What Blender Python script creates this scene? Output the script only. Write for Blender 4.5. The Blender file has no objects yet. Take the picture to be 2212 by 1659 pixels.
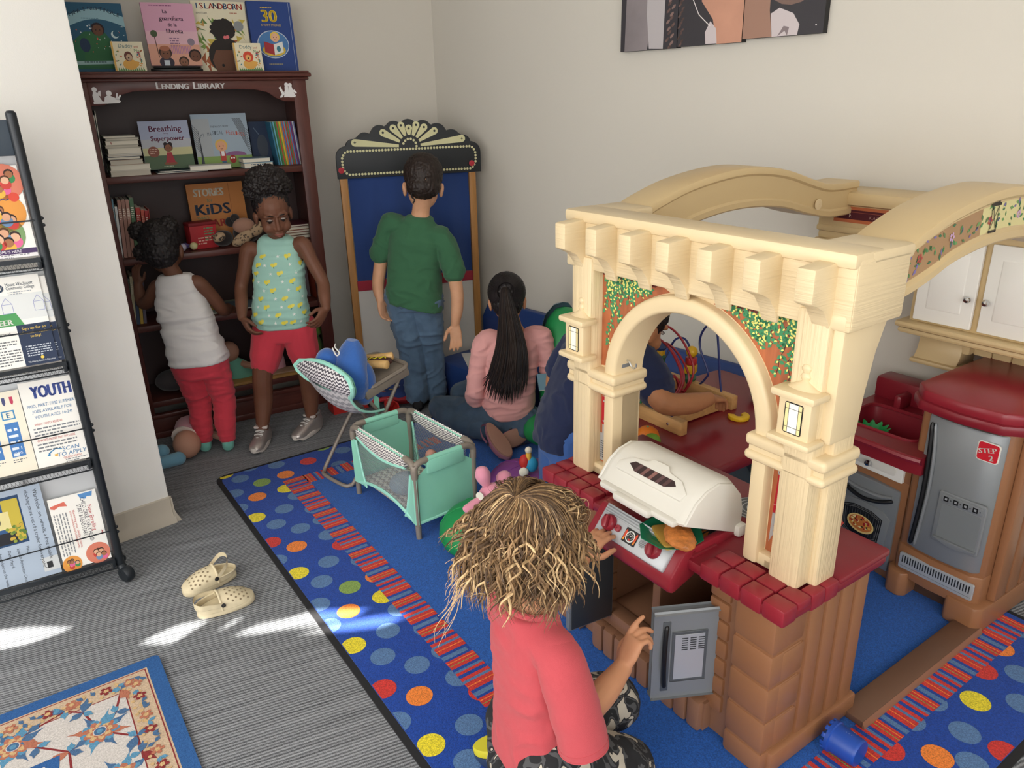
import bpy, bmesh, math, random
from mathutils import Vector, Matrix, noise
R = math.radians
PI = math.pi
rnd = random.Random(7)
SC = bpy.context.scene
COL = SC.collection
I4 = Matrix.Identity(4)
def T(x=0, y=0, z=0): return Matrix.Translation((x, y, z))
def RX(a): return Matrix.Rotation(R(a), 4, 'X')
def RY(a): return Matrix.Rotation(R(a), 4, 'Y')
def RZ(a): return Matrix.Rotation(R(a), 4, 'Z')
def SCL(x, y, z): return Matrix.Diagonal((x, y, z, 1))

# ------------------------------------------------------------------ materials
def lin(h):
    h = h.lstrip('#')
    o = []
    for i in (0, 2, 4):
        c = int(h[i:i+2], 16) / 255
        o.append(c / 12.92 if c <= .04045 else ((c + .055) / 1.055) ** 2.4)
    return (*o, 1.0)
MATS = {}
def mat(name, col='#808080', rough=.5, metal=0, spec=.5, bump=None, var=None, sheen=0, alpha=None, coat=0, emit=None, sss=0):
    """bump=(scale,strength[,stretch xyz]); var=(scale,amount) mottles the colour"""
    if name in MATS: return MATS[name]
    m = bpy.data.materials.new(name); m.use_nodes = True
    nt = m.node_tree; b = nt.nodes['Principled BSDF']
    c = lin(col) if isinstance(col, str) else col
    b.inputs['Base Color'].default_value = c
    b.inputs['Roughness'].default_value = rough
    b.inputs['Metallic'].default_value = metal
    b.inputs['Specular IOR Level'].default_value = spec
    if sheen: b.inputs['Sheen Weight'].default_value = sheen
    if coat: b.inputs['Coat Weight'].default_value = coat; b.inputs['Coat Roughness'].default_value = .15
    if alpha is not None: b.inputs['Alpha'].default_value = alpha
    if sss:
        b.inputs['Subsurface Weight'].default_value = sss
        b.inputs['Subsurface Radius'].default_value = (.012, .005, .003)
    if emit: b.inputs['Emission Color'].default_value = lin(emit[0]); b.inputs['Emission Strength'].default_value = emit[1]
    tc = None
    def coords(st=None):
        nonlocal tc
        if tc is None: tc = nt.nodes.new('ShaderNodeTexCoord')
        if not st: return tc.outputs['Object']
        mp = nt.nodes.new('ShaderNodeMapping'); mp.inputs['Scale'].default_value = st
        nt.links.new(tc.outputs['Object'], mp.inputs[0]); return mp.outputs[0]
    if bump:
        n = nt.nodes.new('ShaderNodeTexNoise'); n.inputs['Scale'].default_value = bump[0]; n.inputs['Detail'].default_value = 4
        nt.links.new(coords(bump[2] if len(bump) > 2 else None), n.inputs['Vector'])
        bp = nt.nodes.new('ShaderNodeBump'); bp.inputs['Strength'].default_value = bump[1]; bp.inputs['Distance'].default_value = .004
        nt.links.new(n.outputs['Fac'], bp.inputs['Height']); nt.links.new(bp.outputs[0], b.inputs['Normal'])
    if var:
        n = nt.nodes.new('ShaderNodeTexNoise'); n.inputs['Scale'].default_value = var[0]; n.inputs['Detail'].default_value = 5
        nt.links.new(coords(var[2] if len(var) > 2 else None), n.inputs['Vector'])
        mr = nt.nodes.new('ShaderNodeMapRange'); mr.inputs[1].default_value = .3; mr.inputs[2].default_value = .7
        mr.inputs[3].default_value = 1 - var[1]; mr.inputs[4].default_value = 1 + var[1]
        nt.links.new(n.outputs['Fac'], mr.inputs[0])
        mx = nt.nodes.new('ShaderNodeVectorMath'); mx.operation = 'SCALE'
        mx.inputs[0].default_value = c[:3]; nt.links.new(mr.outputs[0], mx.inputs['Scale'])
        nt.links.new(mx.outputs[0], b.inputs['Base Color'])
    MATS[name] = m
    return m
def M(name):                       # any '#rrggbb' becomes a plain print colour
    if isinstance(name, bpy.types.Material): return name
    if name in MATS: return MATS[name]
    return mat(name, name, .55, spec=.3)

# ------------------------------------------------------------------ mesh builder
_txt = {}
def text_mesh(s, res=2):
    k = (s, res)
    if k not in _txt:
        cu = bpy.data.curves.new('t', 'FONT'); cu.body = s; cu.size = 1; cu.resolution_u = res; cu.fill_mode = 'FRONT'
        ob = bpy.data.objects.new('t', cu)
        me = bpy.data.meshes.new_from_object(ob)
        vs = [v.co.copy() for v in me.vertices]; fs = [tuple(p.vertices) for p in me.polygons]
        bpy.data.objects.remove(ob); bpy.data.curves.remove(cu); bpy.data.meshes.remove(me)
        if vs:
            x0 = min(v.x for v in vs); x1 = max(v.x for v in vs); y0 = min(v.y for v in vs); y1 = max(v.y for v in vs)
        else: x0 = x1 = y0 = y1 = 0
        _txt[k] = (vs, fs, x0, x1, y0, y1)
    return _txt[k]
class MB:
    def __init__(s, X=None): s.v = []; s.f = []; s.m = []; s.ms = []; s.X = X or I4
    def mi(s, m):
        m = M(m)
        if m not in s.ms: s.ms.append(m)
        return s.ms.index(m)
    def add(s, vs, fs, m, X=None):
        X = s.X @ X if X is not None else s.X
        b = len(s.v); k = s.mi(m)
        s.v.extend((X @ Vector(v))[:] for v in vs)
        for f in fs: s.f.append(tuple(i + b for i in f)); s.m.append(k)
        return s
    def addbm(s, bm, m, X=None):
        bm.verts.index_update()
        s.add([v.co[:] for v in bm.verts], [[v.index for v in f.verts] for f in bm.faces], m, X); bm.free(); return s
    def box(s, x0, x1, y0, y1, z0, z1, m, bev=0, seg=2, X=None):
        bm = bmesh.new(); bmesh.ops.create_cube(bm, size=1)
        for v in bm.verts: v.co = ((x0+x1)/2 + v.co.x*(x1-x0), (y0+y1)/2 + v.co.y*(y1-y0), (z0+z1)/2 + v.co.z*(z1-z0))
        if bev: bmesh.ops.bevel(bm, geom=bm.edges[:], offset=min(bev, .49*min(abs(x1-x0), abs(y1-y0), abs(z1-z0))), segments=seg, profile=.5, affect='EDGES')
        return s.addbm(bm, m, X)
    def prism(s, poly, a, b, m, ax='z', bev=0, seg=2, X=None):
        """polygon in the two other axes, extruded from a to b along ax"""
        def P(p, t): return {'z': (p[0], p[1], t), 'y': (p[0], t, p[1]), 'x': (t, p[0], p[1])}[ax]
        bm = bmesh.new()
        va = [bm.verts.new(P(p, a)) for p in poly]; vb = [bm.verts.new(P(p, b)) for p in poly]; n = len(poly)
        bm.faces.new(va); bm.faces.new(vb[::-1])
        for i in range(n): bm.faces.new((va[i], vb[i], vb[(i+1) % n], va[(i+1) % n]))
        bmesh.ops.recalc_face_normals(bm, faces=bm.faces[:])
        if bev:
            es = [e for e in bm.edges if len(e.link_faces) == 2 and e.calc_face_angle(0) > R(28)]
            bmesh.ops.bevel(bm, geom=es, offset=bev, segments=seg, profile=.5, affect='EDGES', clamp_overlap=True)
        return s.addbm(bm, m, X)
    def flat(s, poly, m, X=None, z=0):
        return s.add([(p[0], p[1], z) for p in poly], [tuple(range(len(poly)))], m, X)
    def disc(s, cx, cy, r, m, X=None, z=0, n=20, ry=None, rot=0):
        ry = ry or r; c, d = math.cos(R(rot)), math.sin(R(rot))
        return s.flat([(cx + r*math.cos(t)*c - ry*math.sin(t)*d, cy + r*math.cos(t)*d + ry*math.sin(t)*c) for t in (2*PI*i/n for i in range(n))], m, X, z)
    def ring(s, cx, cy, r0, r1, m, X=None, z=0, n=28, a0=0, a1=360, ry=1):
        full = abs(a1-a0) >= 360
        k = n if full else n + 1
        vs = []
        for i in range(k):
            t = R(a0 + (a1-a0)*i/n)
            vs += [(cx + r0*math.cos(t), cy + ry*r0*math.sin(t), z), (cx + r1*math.cos(t), cy + ry*r1*math.sin(t), z)]
        fs = [(2*i, 2*i+1, (2*i+3) % (2*k), (2*i+2) % (2*k)) for i in range(n)]
        return s.add(vs, fs, m, X)
    def rect(s, x0, x1, y0, y1, m, X=None, z=0): return s.flat([(x0, y0), (x1, y0), (x1, y1), (x0, y1)], m, X, z)
    def line(s, pts, w, m, X=None, z=0):
        for a, b in zip(pts, pts[1:]):
            d = Vector((b[0]-a[0], b[1]-a[1]));
            if d.length < 1e-7: continue
            n = Vector((-d.y, d.x)).normalized()*w/2
            s.flat([(a[0]+n.x, a[1]+n.y), (a[0]-n.x, a[1]-n.y), (b[0]-n.x, b[1]-n.y), (b[0]+n.x, b[1]+n.y)], m, X, z)
        return s
    def text(s, t, x, y, h, m, X=None, z=0, al='c', w=None, rot=0, shear=0, res=2, bold=0):
        """h = cap height; w = fit to this width"""
        vs, fs, x0, x1, y0, y1 = text_mesh(t, res)
        if not vs: return s
        k = h/.72; kx = k if w is None else w/max(1e-6, (x1-x0))
        off = {'c': -(x0+x1)/2, 'l': -x0, 'r': -x1}[al]
        c, d = math.cos(R(rot)), math.sin(R(rot))
        for dx in ((0,) if not bold else (-bold*h, 0, bold*h)):
            o = []
            for v in vs:
                px, py = (v.x+off)*kx + dx + shear*v.y*k, v.y*k
                o.append((x + px*c - py*d, y + px*d + py*c, z))
            s.add(o, fs, m, X)
        return s
    def greek(s, x, y, w, h, n, m, X=None, z=0, seed=1):
        """n lines of type too small to read"""
        r = random.Random(seed)
        for i in range(n):
            yy = y - i*h; xx = x; end = x + w*(1 if i < n-1 else .6)
            while xx < end:
                l = min(r.uniform(.8, 3)*h*.5, end-xx); s.rect(xx, xx+l, yy-h*.42, yy, m, X, z); xx += l + h*.3
        return s
    def tube(s, pts, r, m, n=8, caps=True, X=None, closed=False):
        pts = [Vector(p) for p in pts]; k = len(pts)
        rs = r if isinstance(r, (list, tuple)) else [r]*k
        vs, fs = [], []
        up = None
        for i, p in enumerate(pts):
            if closed: d = pts[(i+1) % k] - pts[i-1]
            else: d = pts[min(i+1, k-1)] - pts[max(i-1, 0)]
            if d.length < 1e-9: d = Vector((0, 0, 1))
            d.normalize()
            if up is None:
                up = Vector((0, 0, 1)) if abs(d.z) < .9 else Vector((1, 0, 0))
            a = (up - d*up.dot(d))
            if a.length < 1e-6: a = d.orthogonal()
            a.normalize(); up = a; b = d.cross(a)
            for j in range(n):
                t = 2*PI*j/n; q = p + (a*math.cos(t) + b*math.sin(t))*rs[i]; vs.append(q[:])
        for i in range(k if closed else k-1):
            for j in range(n):
                a0 = i*n + j; a1 = i*n + (j+1) % n; i2 = (i+1) % k
                fs.append((a0, a1, i2*n + (j+1) % n, i2*n + j))
        if caps and not closed: fs.append(tuple(range(n))[::-1]); fs.append(tuple((k-1)*n + j for j in range(n)))
        return s.add(vs, fs, m, X)
    def lathe(s, prof, m, n=24, X=None, caps=True):
        """profile of (r, z) turned about z"""
        vs, fs = [], []; k = len(prof)
        for r, z in prof:
            for j in range(n): t = 2*PI*j/n; vs.append((r*math.cos(t), r*math.sin(t), z))
        for i in range(k-1):
            for j in range(n): fs.append((i*n+j, i*n+(j+1) % n, (i+1)*n+(j+1) % n, (i+1)*n+j))
        if caps: fs.append(tuple(range(n))[::-1]); fs.append(tuple((k-1)*n+j for j in range(n)))
        return s.add(vs, fs, m, X)
    def ball(s, c, r, m, n=16, k=10, X=None):
        r = r if isinstance(r, (tuple, list)) else (r, r, r)
        pr = [(math.sin(PI*i/k), -math.cos(PI*i/k)) for i in range(k+1)]
        pr[0] = (1e-4, -1); pr[-1] = (1e-4, 1)
        Y = T(*c) @ SCL(*r); return s.lathe(pr, m, n, (X @ Y) if X is not None else Y)
    def loft(s, secs, m, X=None, caps=True, closed=True):
        """rings of equal point count"""
        n = len(secs[0]); vs = [p for q in secs for p in q]; fs = []
        for i in range(len(secs)-1):
            for j in range(n if closed else n-1): fs.append((i*n+j, i*n+(j+1) % n, (i+1)*n+(j+1) % n, (i+1)*n+j))
        if caps and closed: fs.append(tuple(range(n))[::-1]); fs.append(tuple((len(secs)-1)*n+j for j in range(n)))
        return s.add(vs, fs, m, X)
    def mesh(s, name, ang=38, flat=False):
        me = bpy.data.meshes.new(name); me.from_pydata(s.v, [], s.f)
        for m in s.ms: me.materials.append(m)
        me.polygons.foreach_set('material_index', s.m)
        me.polygons.foreach_set('use_smooth', [not flat]*len(s.f))
        me.update()
        if not flat: me.set_sharp_from_angle(angle=R(ang))
        return me
    def build(s, name, parent=None, ang=38, flat=False, **kw):
        o = bpy.data.objects.new(name, s.mesh(name, ang, flat)); COL.objects.link(o)
        if parent is not None: o.parent = parent
        for k, v in kw.items(): o[k] = v
        return o
def tag(o, label=None, cat=None, group=None, kind=None):
    if label: o['label'] = label
    if cat: o['category'] = cat
    if group: o['group'] = group
    if kind: o['kind'] = kind
    return o
def thing(name, label, cat, loc=(0, 0, 0), rz=0, group=None, rot=None):
    o = bpy.data.objects.new(name, None); COL.objects.link(o); o.empty_display_size = .05
    o.location = loc; o.rotation_euler = rot if rot else (0, 0, R(rz))
    return tag(o, label, cat, group)
def struct(mb, name, **kw):
    o = mb.build(name, **kw); o['kind'] = 'structure'; return o
def bez(p0, p1, p2, p3, n=12):
    p0, p1, p2, p3 = map(Vector, (p0, p1, p2, p3)); o = []
    for i in range(n+1):
        t = i/n; o.append(p0*(1-t)**3 + p1*3*t*(1-t)**2 + p2*3*t*t*(1-t) + p3*t**3)
    return o
def smooth_path(pts, n=6):
    """Catmull-Rom through points"""
    p = [Vector(q) for q in pts]; o = []
    for i in range(len(p)-1):
        a = p[max(i-1, 0)]; b = p[i]; c = p[i+1]; d = p[min(i+2, len(p)-1)]
        for k in range(n):
            t = k/n
            o.append(.5*((2*b) + (c-a)*t + (2*a-5*b+4*c-d)*t*t + (3*b-a-3*c+d)*t**3))
    o.append(p[-1]); return o
def arc(cx, cy, r, a0, a1, n=16): return [(cx + r*math.cos(R(a0+(a1-a0)*i/n)), cy + r*math.sin(R(a0+(a1-a0)*i/n))) for i in range(n+1)]
def rrect(x0, x1, y0, y1, r, n=5):
    return arc(x1-r, y0+r, r, -90, 0, n) + arc(x1-r, y1-r, r, 0, 90, n) + arc(x0+r, y1-r, r, 90, 180, n) + arc(x0+r, y0+r, r, 180, 270, n)
def frame_at(o, x, y):             # matrix with given origin and x, y axes
    x = Vector(x).normalized(); y = Vector(y).normalized(); z = x.cross(y).normalized(); y = z.cross(x)
    m = Matrix((x, y, z)).transposed().to_4x4(); m.translation = Vector(o); return m

# ------------------------------------------------------------------ camera
cam = bpy.data.cameras.new('camera'); cam.sensor_width = 36; cam.sensor_fit = 'HORIZONTAL'; cam.lens = 1630/2212*36
co = bpy.data.objects.new('camera', cam); COL.objects.link(co)
_p, _r = R(20.85), R(-1.42)
_R0 = Vector((1, 0, 0)); _F = Vector((0, math.cos(_p), -math.sin(_p))); _U0 = Vector((0, math.sin(_p), math.cos(_p)))
_Rr = _R0*math.cos(_r) + _U0*math.sin(_r); _Ur = -_R0*math.sin(_r) + _U0*math.cos(_r)
_m = Matrix((_Rr, _Ur, -_F)).transposed().to_4x4(); _m.translation = (0, 0, 1.4)
co.matrix_world = _m; SC.camera = co; cam.clip_start = .02

# ------------------------------------------------------------------ room frame: e1 along the pillar face, e2 away from the camera
EF = Matrix(((.749, -.663, 0, 0), (.663, .749, 0, 0), (0, 0, 1, 0), (0, 0, 0, 1)))
mat('wall_paint', '#d6d1c7', .75, spec=.25, bump=(300, .06))
mat('wall_white', '#f3f1ec', .7, spec=.25, bump=(300, .06))
mat('vinyl_base', '#b9b0a2', .5, spec=.35)
mat('ceiling_white', '#e6e4de', .8)
mat('mask_sheet', '#e8e4da', .8)
def carpet():
    m = bpy.data.materials.new('carpet_stripe'); m.use_nodes = True; nt = m.node_tree; b = nt.nodes['Principled BSDF']; L = nt.links.new
    N = nt.nodes.new; tc = N('ShaderNodeTexCoord'); mp = N('ShaderNodeMapping'); mp.inputs['Rotation'].default_value = (0, 0, R(-23))
    L(tc.outputs['Object'], mp.inputs[0])
    w = N('ShaderNodeTexWave'); w.wave_type = 'BANDS'; w.bands_direction = 'Y'; w.inputs['Scale'].default_value = 34; w.inputs['Distortion'].default_value = 1.6
    w.inputs['Detail'].default_value = 3; w.inputs['Detail Scale'].default_value = 3.5; L(mp.outputs[0], w.inputs['Vector'])
    s = N('ShaderNodeMapping'); s.inputs['Scale'].default_value = (2.2, 70, 1); L(mp.outputs[0], s.inputs[0])
    n = N('ShaderNodeTexNoise'); n.inputs['Scale'].default_value = 1; n.inputs['Detail'].default_value = 4; L(s.outputs[0], n.inputs['Vector'])
    g = N('ShaderNodeTexNoise'); g.inputs['Scale'].default_value = 420; g.inputs['Detail'].default_value = 2; L(tc.outputs['Object'], g.inputs['Vector'])
    a = N('ShaderNodeMath'); a.operation = 'MULTIPLY_ADD'; L(w.outputs['Fac'], a.inputs[0]); a.inputs[1].default_value = .38
    a2 = N('ShaderNodeMath'); a2.operation = 'MULTIPLY_ADD'; L(n.outputs['Fac'], a2.inputs[0]); a2.inputs[1].default_value = .5; L(a.outputs[0], a2.inputs[2])
    a3 = N('ShaderNodeMath'); a3.operation = 'MULTIPLY_ADD'; L(g.outputs['Fac'], a3.inputs[0]); a3.inputs[1].default_value = .7; L(a2.outputs[0], a3.inputs[2]); a.inputs[2].default_value = -.28
    r = N('ShaderNodeValToRGB'); r.color_ramp.elements[0].position = .18; r.color_ramp.elements[0].color = lin('#3d3f43')
    r.color_ramp.elements[1].position = .85; r.color_ramp.elements[1].color = lin('#a9acb1'); L(a3.outputs[0], r.inputs[0])
    L(r.outputs[0], b.inputs['Base Color']); b.inputs['Roughness'].default_value = .95; b.inputs['Specular IOR Level'].default_value = .1
    bp = N('ShaderNodeBump'); bp.inputs['Strength'].default_value = .7; bp.inputs['Distance'].default_value = .004; L(a3.outputs[0], bp.inputs['Height']); L(bp.outputs[0], b.inputs['Normal'])
    MATS['carpet_stripe'] = m
carpet()
struct(MB(EF).box(-1.8, 2.75, -2.3, 5.6, -.1, 0, 'carpet_stripe'), 'floor')
struct(MB(EF).box(-1.8, 2.75, -2.3, 5.6, 2.7, 2.8, 'ceiling_white'), 'ceiling')
w = MB(EF).box(2.51, 2.63, -2.3, 5.6, 0, 2.7, 'wall_paint')
# scuffs on the paint
WR = frame_at(EF @ Vector((2.508, 3.374, 0)), EF.to_3x3() @ Vector((0, -1, 0)), (0, 0, 1))
struct(w, 'wall_right')
# back wall, not square to the others
BK = Matrix.Translation((-.357, 4.189, 0)) @ RZ(-150)   # x runs away from the corner along the wall
BK = frame_at((-.357, 4.189, 0), (-.866, -.5, 0), (.5, -.866, 0))  # x along wall, y = into the room, z = down -> flipped below
BK = Matrix(((-.866, .5, 0, -.357), (-.5, -.866, 0, 4.189), (0, 0, 1, 0), (0, 0, 0, 1)))
struct(MB(BK).box(-.1, 3.6, -.12, 0, 0, 2.7, 'wall_paint'), 'wall_back')
# pillar that ends the partition
pw = MB(EF).box(-1.75, .654, 2.595, 2.93, 0, 2.7, 'wall_white', bev=.004)
struct(pw, 'wall_left')
bb = MB(EF)
prof = [(0, 0), (.022, 0), (.022, .006), (.012, .03), (.006, .05), (.005, .096), (0, .1)]
pr = [(2.595 - a, z) for a, z in prof]
bb.prism(pr, -1.7, .66, 'vinyl_base', ax='x')
bb.prism([(.654 + a, z) for a, z in prof], 2.58, 2.93, 'vinyl_base', ax='y')
struct(bb, 'baseboard_left')
# window walls behind and to the side of the camera
def window_wall(name, X, L0, L1, wins, n0):
    """wall in the local xz plane with openings (x0,x1,z0,z1)"""
    w = MB(X); xs = L0
    for (x0, x1, z0, z1) in wins:
        w.box(xs, x0, 0, .12, 0, 2.7, 'wall_paint'); w.box(x0, x1, 0, .12, 0, z0, 'wall_paint'); w.box(x0, x1, 0, .12, z1, 2.7, 'wall_paint'); xs = x1
    w.box(xs, L1, 0, .12, 0, 2.7, 'wall_paint'); struct(w, name)
    for i, (x0, x1, z0, z1) in enumerate(wins):
        f = MB(X)
        for a, b, c, d in ((x0, x1, z0, z0+.05), (x0, x1, z1-.05, z1), (x0, x0+.05, z0, z1), (x1-.05, x1, z0, z1), ((x0+x1)/2-.025, (x0+x1)/2+.025, z0, z1)):
            f.box(a, b, .03, .09, c, d, 'ceiling_white')
        struct(f, 'window_%d' % (n0+i))
XL = EF @ Matrix(((0, -1, 0, -1.6), (1, 0, 0, 0), (0, 0, 1, 0), (0, 0, 0, 1)))      # x = e2, y = outward
window_wall('wall_side', XL, -2.3, 2.6, [(-1.9, .2, .5, 2.4), (.45, 2.35, .5, 2.4)], 1)
XF = EF @ Matrix(((1, 0, 0, 0), (0, -1, 0, -2.1), (0, 0, 1, 0), (0, 0, 0, 1)))
window_wall('wall_front', XF, -1.7, 2.6, [(-1.2, .6, .6, 2.4)], 3)

# daylight: a low sun shaped by an added blind, and the glow of each window
sd = Vector((.93, .22, -.68)).normalized()               # travel direction in the room frame
sun = bpy.data.lights.new('sun', 'SUN'); sun.energy = 30; sun.angle = R(.55); sun.color = (1, .95, .86)
so = bpy.data.objects.new('sun', sun); COL.objects.link(so); so.rotation_euler = (EF.to_3x3() @ sd).to_track_quat('-Z', 'Y').to_euler()
PATCH = [[(-1.5627, 1.7787, 0), (-1.4877, 1.7859, 0), (-1.4146, 1.7973, 0), (-1.2839, 1.7903, 0), (-1.3268, 1.76, 0), (-1.3741, 1.7287, 0), (-1.4391, 1.7083, 0), (-1.5144, 1.7054, 0)],
         [(-1.0514, 1.7207, 0), (-1.017, 1.7583, 0), (-0.9717, 1.7928, 0), (-0.9103, 1.8069, 0), (-0.8023, 1.8131, 0), (-0.8337, 1.7794, 0), (-0.8955, 1.7323, 0), (-0.9666, 1.7157, 0)],
         [(-0.7988, 1.7463, 0), (-0.7423, 1.7841, 0), (-0.6685, 1.8059, 0), (-0.6062, 1.8371, 0), (-0.5276, 1.8383, 0), (-0.4321, 1.8367, 0), (-0.4681, 1.8107, 0), (-0.5694, 1.7836, 0), (-0.6334, 1.7739, 0), (-0.7324, 1.7517, 0)],
         [(-0.6261, 1.7457, 0), (-0.5643, 1.7613, 0), (-0.5029, 1.7831, 0), (-0.387, 1.8075, 0), (-0.309, 1.8066, 0), (-0.3808, 1.7664, 0), (-0.4708, 1.7538, 0), (-0.5615, 1.7492, 0)]]
EI = EF.inverted()
from mathutils.geometry import tessellate_polygon
holes = []
for p in PATCH:
    q = []
    for c in p:
        e = EI @ Vector(c); t = (-1.72 - e.x)/sd.x; h = e + sd*t; q.append((h.y, h.z))
    holes.append(q)
outer = [(-2.3, 0), (5.6, 0), (5.6, 2.7), (-2.3, 2.7)]
loops = [[Vector((a, b, 0)) for a, b in l] for l in [outer] + holes]
tris = tessellate_polygon(loops); flatv = [v for l in loops for v in l]
struct(MB(EF @ Matrix(((0, 0, 0, -1.72), (1, 0, 0, 0), (0, 1, 0, 0), (0, 0, 0, 1)))).add([v[:] for v in flatv], tris, 'mask_sheet'), 'sun_mask_1')  # unseen sheet added outside, its holes cut to throw the sun patches
def area(name, e1, e2, z, dirv, sx, sz, power, col=(1, 1, 1)):
    l = bpy.data.lights.new(name, 'AREA'); l.shape = 'RECTANGLE'; l.size = sx; l.size_y = sz; l.energy = power; l.color = col
    o = bpy.data.objects.new(name, l); COL.objects.link(o); o.location = EF @ Vector((e1, e2, z))
    d = (EF.to_3x3() @ Vector(dirv)); o.rotation_euler = d.to_track_quat('-Z', 'Y').to_euler(); return o
area('window_light', -1.57, -.85, 1.45, (1, 0, -.08), 2.0, 1.8, 40, (1, .985, .96))
area('window_light', -1.57, 1.4, 1.45, (1, 0, -.08), 1.8, 1.8, 34, (1, .985, .96))
area('window_light', -.3, -2.06, 1.5, (0, 1, -.05), 1.7, 1.7, 22, (1, .99, .975))
wd = bpy.data.worlds.new('world'); SC.world = wd; wd.use_nodes = True
wd.node_tree.nodes['Background'].inputs[0].default_value = (.75, .85, 1, 1); wd.node_tree.nodes['Background'].inputs[1].default_value = .6
SC.view_settings.view_transform = 'Standard'; SC.view_settings.look = 'None'; SC.view_settings.gamma = 1; SC.view_settings.exposure = .38
SC.cycles.use_denoising = True; SC.cycles.max_bounces = 8; SC.cycles.diffuse_bounces = 5; SC.cycles.sample_clamp_indirect = 6
SC.cycles.caustics_reflective = False; SC.cycles.caustics_refractive = False

# ------------------------------------------------------------------ play rug (local x, y = kitchen u, v)
KX = Matrix.Translation((.46, 1.30, 0)) @ RZ(-55.5)
def pile(name, col, var=.34):
    return mat(name, col, .95, spec=.05, bump=(520, .7), var=(300, var), sheen=.15)
pile('pile_blue', '#1c48a4'); pile('pile_field', '#2761b8', .36); pile('pile_grey', '#5b7fae', .3); pile('pile_yellow', '#eddb35'); pile('pile_orange', '#f3893a')
pile('pile_red', '#d33a34'); pile('pile_green', '#8aa956'); mat('rug_edge', '#1d1d20', .9)
rug = thing('area_rug', 'large blue classroom rug with coloured polka dots and a red dashed border', 'rug', (.46, 1.30, 0), -55.5)
U0, U1, V0, V1 = -2.085, .40, -.58, 1.03
MB().prism(rrect(U0, U1, V0, V1, .05), 0, .006, 'rug_edge').build('binding', rug)
g = MB().prism(rrect(U0+.018, U1-.018, V0+.018, V1-.018, .045), .002, .0085, 'pile_blue')
def clipdot(c, col, r=.0335):
    pts = [(min(max(c[0]+r*math.cos(t), U0+.019), U1-.019), min(max(c[1]+r*math.sin(t), V0+.019), V1-.019)) for t in (2*PI*i/24 for i in range(24))]
    g.flat(pts, col, z=.009)
Y, B, O_, R_, G_ = 'pile_yellow', 'pile_grey', 'pile_orange', 'pile_red', 'pile_green'
for c, col in (((-2.0787, -0.5388, 0.009), Y), ((-2.0073, -0.4972, 0.009), B), ((-2.0824, -0.4377, 0.009), B), ((-2.0392, -0.3409, 0.009), B), ((-1.9907, -0.2229, 0.009), R_), ((-2.0828, -0.1257, 0.009), G_),
    ((-1.8832, -0.1317, 0.009), B), ((-2.0025, -0.0666, 0.009), B), ((-1.931, -0.3399, 0.009), O_), ((-1.9228, -0.4375, 0.009), G_), ((-1.8163, -0.3782, 0.009), Y), ((-1.8977, -0.5504, 0.009), B), ((-1.8189, -0.4883, 0.009), O_), ((-1.7378, -0.3646, 0.009), B), ((-1.7739, -0.5707, 0.009), B),
    ((-1.6681, -0.4372, 0.009), B), ((-1.669, -0.5405, 0.009), Y), ((-1.5803, -0.4962, 0.009), B), ((-1.5013, -0.4375, 0.009), B), ((-1.6047, -0.3485, 0.009), B), ((-1.5113, -0.3537, 0.009), B), ((-1.4728, -0.5501, 0.009), R_), ((-1.3981, -0.4885, 0.009), O_),
    ((-1.4022, -0.3755, 0.009), B), ((-1.3161, -0.3614, 0.009), R_), ((-1.3554, -0.5708, 0.009), B), ((-1.248, -0.4368, 0.009), B), ((-1.1941, -0.3479, 0.009), B), ((-1.2459, -0.5395, 0.009), Y), ((-1.1585, -0.496, 0.009), B), ((-1.0789, -0.4369, 0.009), G_), ((-1.0836, -0.3479, 0.009), O_),
    ((-0.9754, -0.375, 0.009), Y), ((-1.0538, -0.5463, 0.009), B), ((-0.9726, -0.4878, 0.009), O_), ((-0.8936, -0.3642, 0.009), B), ((-0.9438, -0.5594, 0.009), B), ((-0.8255, -0.4337, 0.009), B), ((-0.7729, -0.3431, 0.009), B), ((-0.826, -0.5368, 0.009), Y), ((-0.7381, -0.4918, 0.009), B),
    ((-0.6552, -0.433, 0.009), B), ((-0.6631, -0.3483, 0.009), B), ((-0.6294, -0.5433, 0.009), R_), ((-0.554, -0.4809, 0.009), O_), ((-0.5527, -0.3685, 0.009), B), ((-0.4764, -0.3468, 0.009), R_), ((-0.5102, -0.5648, 0.009), B), ((-0.4023, -0.43, 0.009), B), ((-0.4029, -0.5327, 0.009), Y), ((-0.3138, -0.4877, 0.009), B),
    ((-0.2526, -0.4276, 0.009), G_), ((0.2622, 0.5976, 0.009), Y), ((0.2948, 0.4788, 0.009), B), ((0.293, 0.3617, 0.009), O_), ((0.2189, 0.295, 0.009), R_), ((0.2229, 0.7191, 0.009), R_), ((0.2088, 0.842, 0.009), O_), ((0.2017, 0.9535, 0.009), B), ((0.2014, 0.5152, 0.009), B), ((0.2017, 0.4151, 0.009), B),
    ((0.3749, 0.4926, 0.009), R_), ((0.2837, 0.7792, 0.009), B), ((0.3313, 0.6764, 0.009), B), ((0.3475, 0.4024, 0.009), B)):
    clipdot(c, col)
g.rect(-1.862, .135, -.285, 1.0, 'pile_field', z=.0088)
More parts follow.
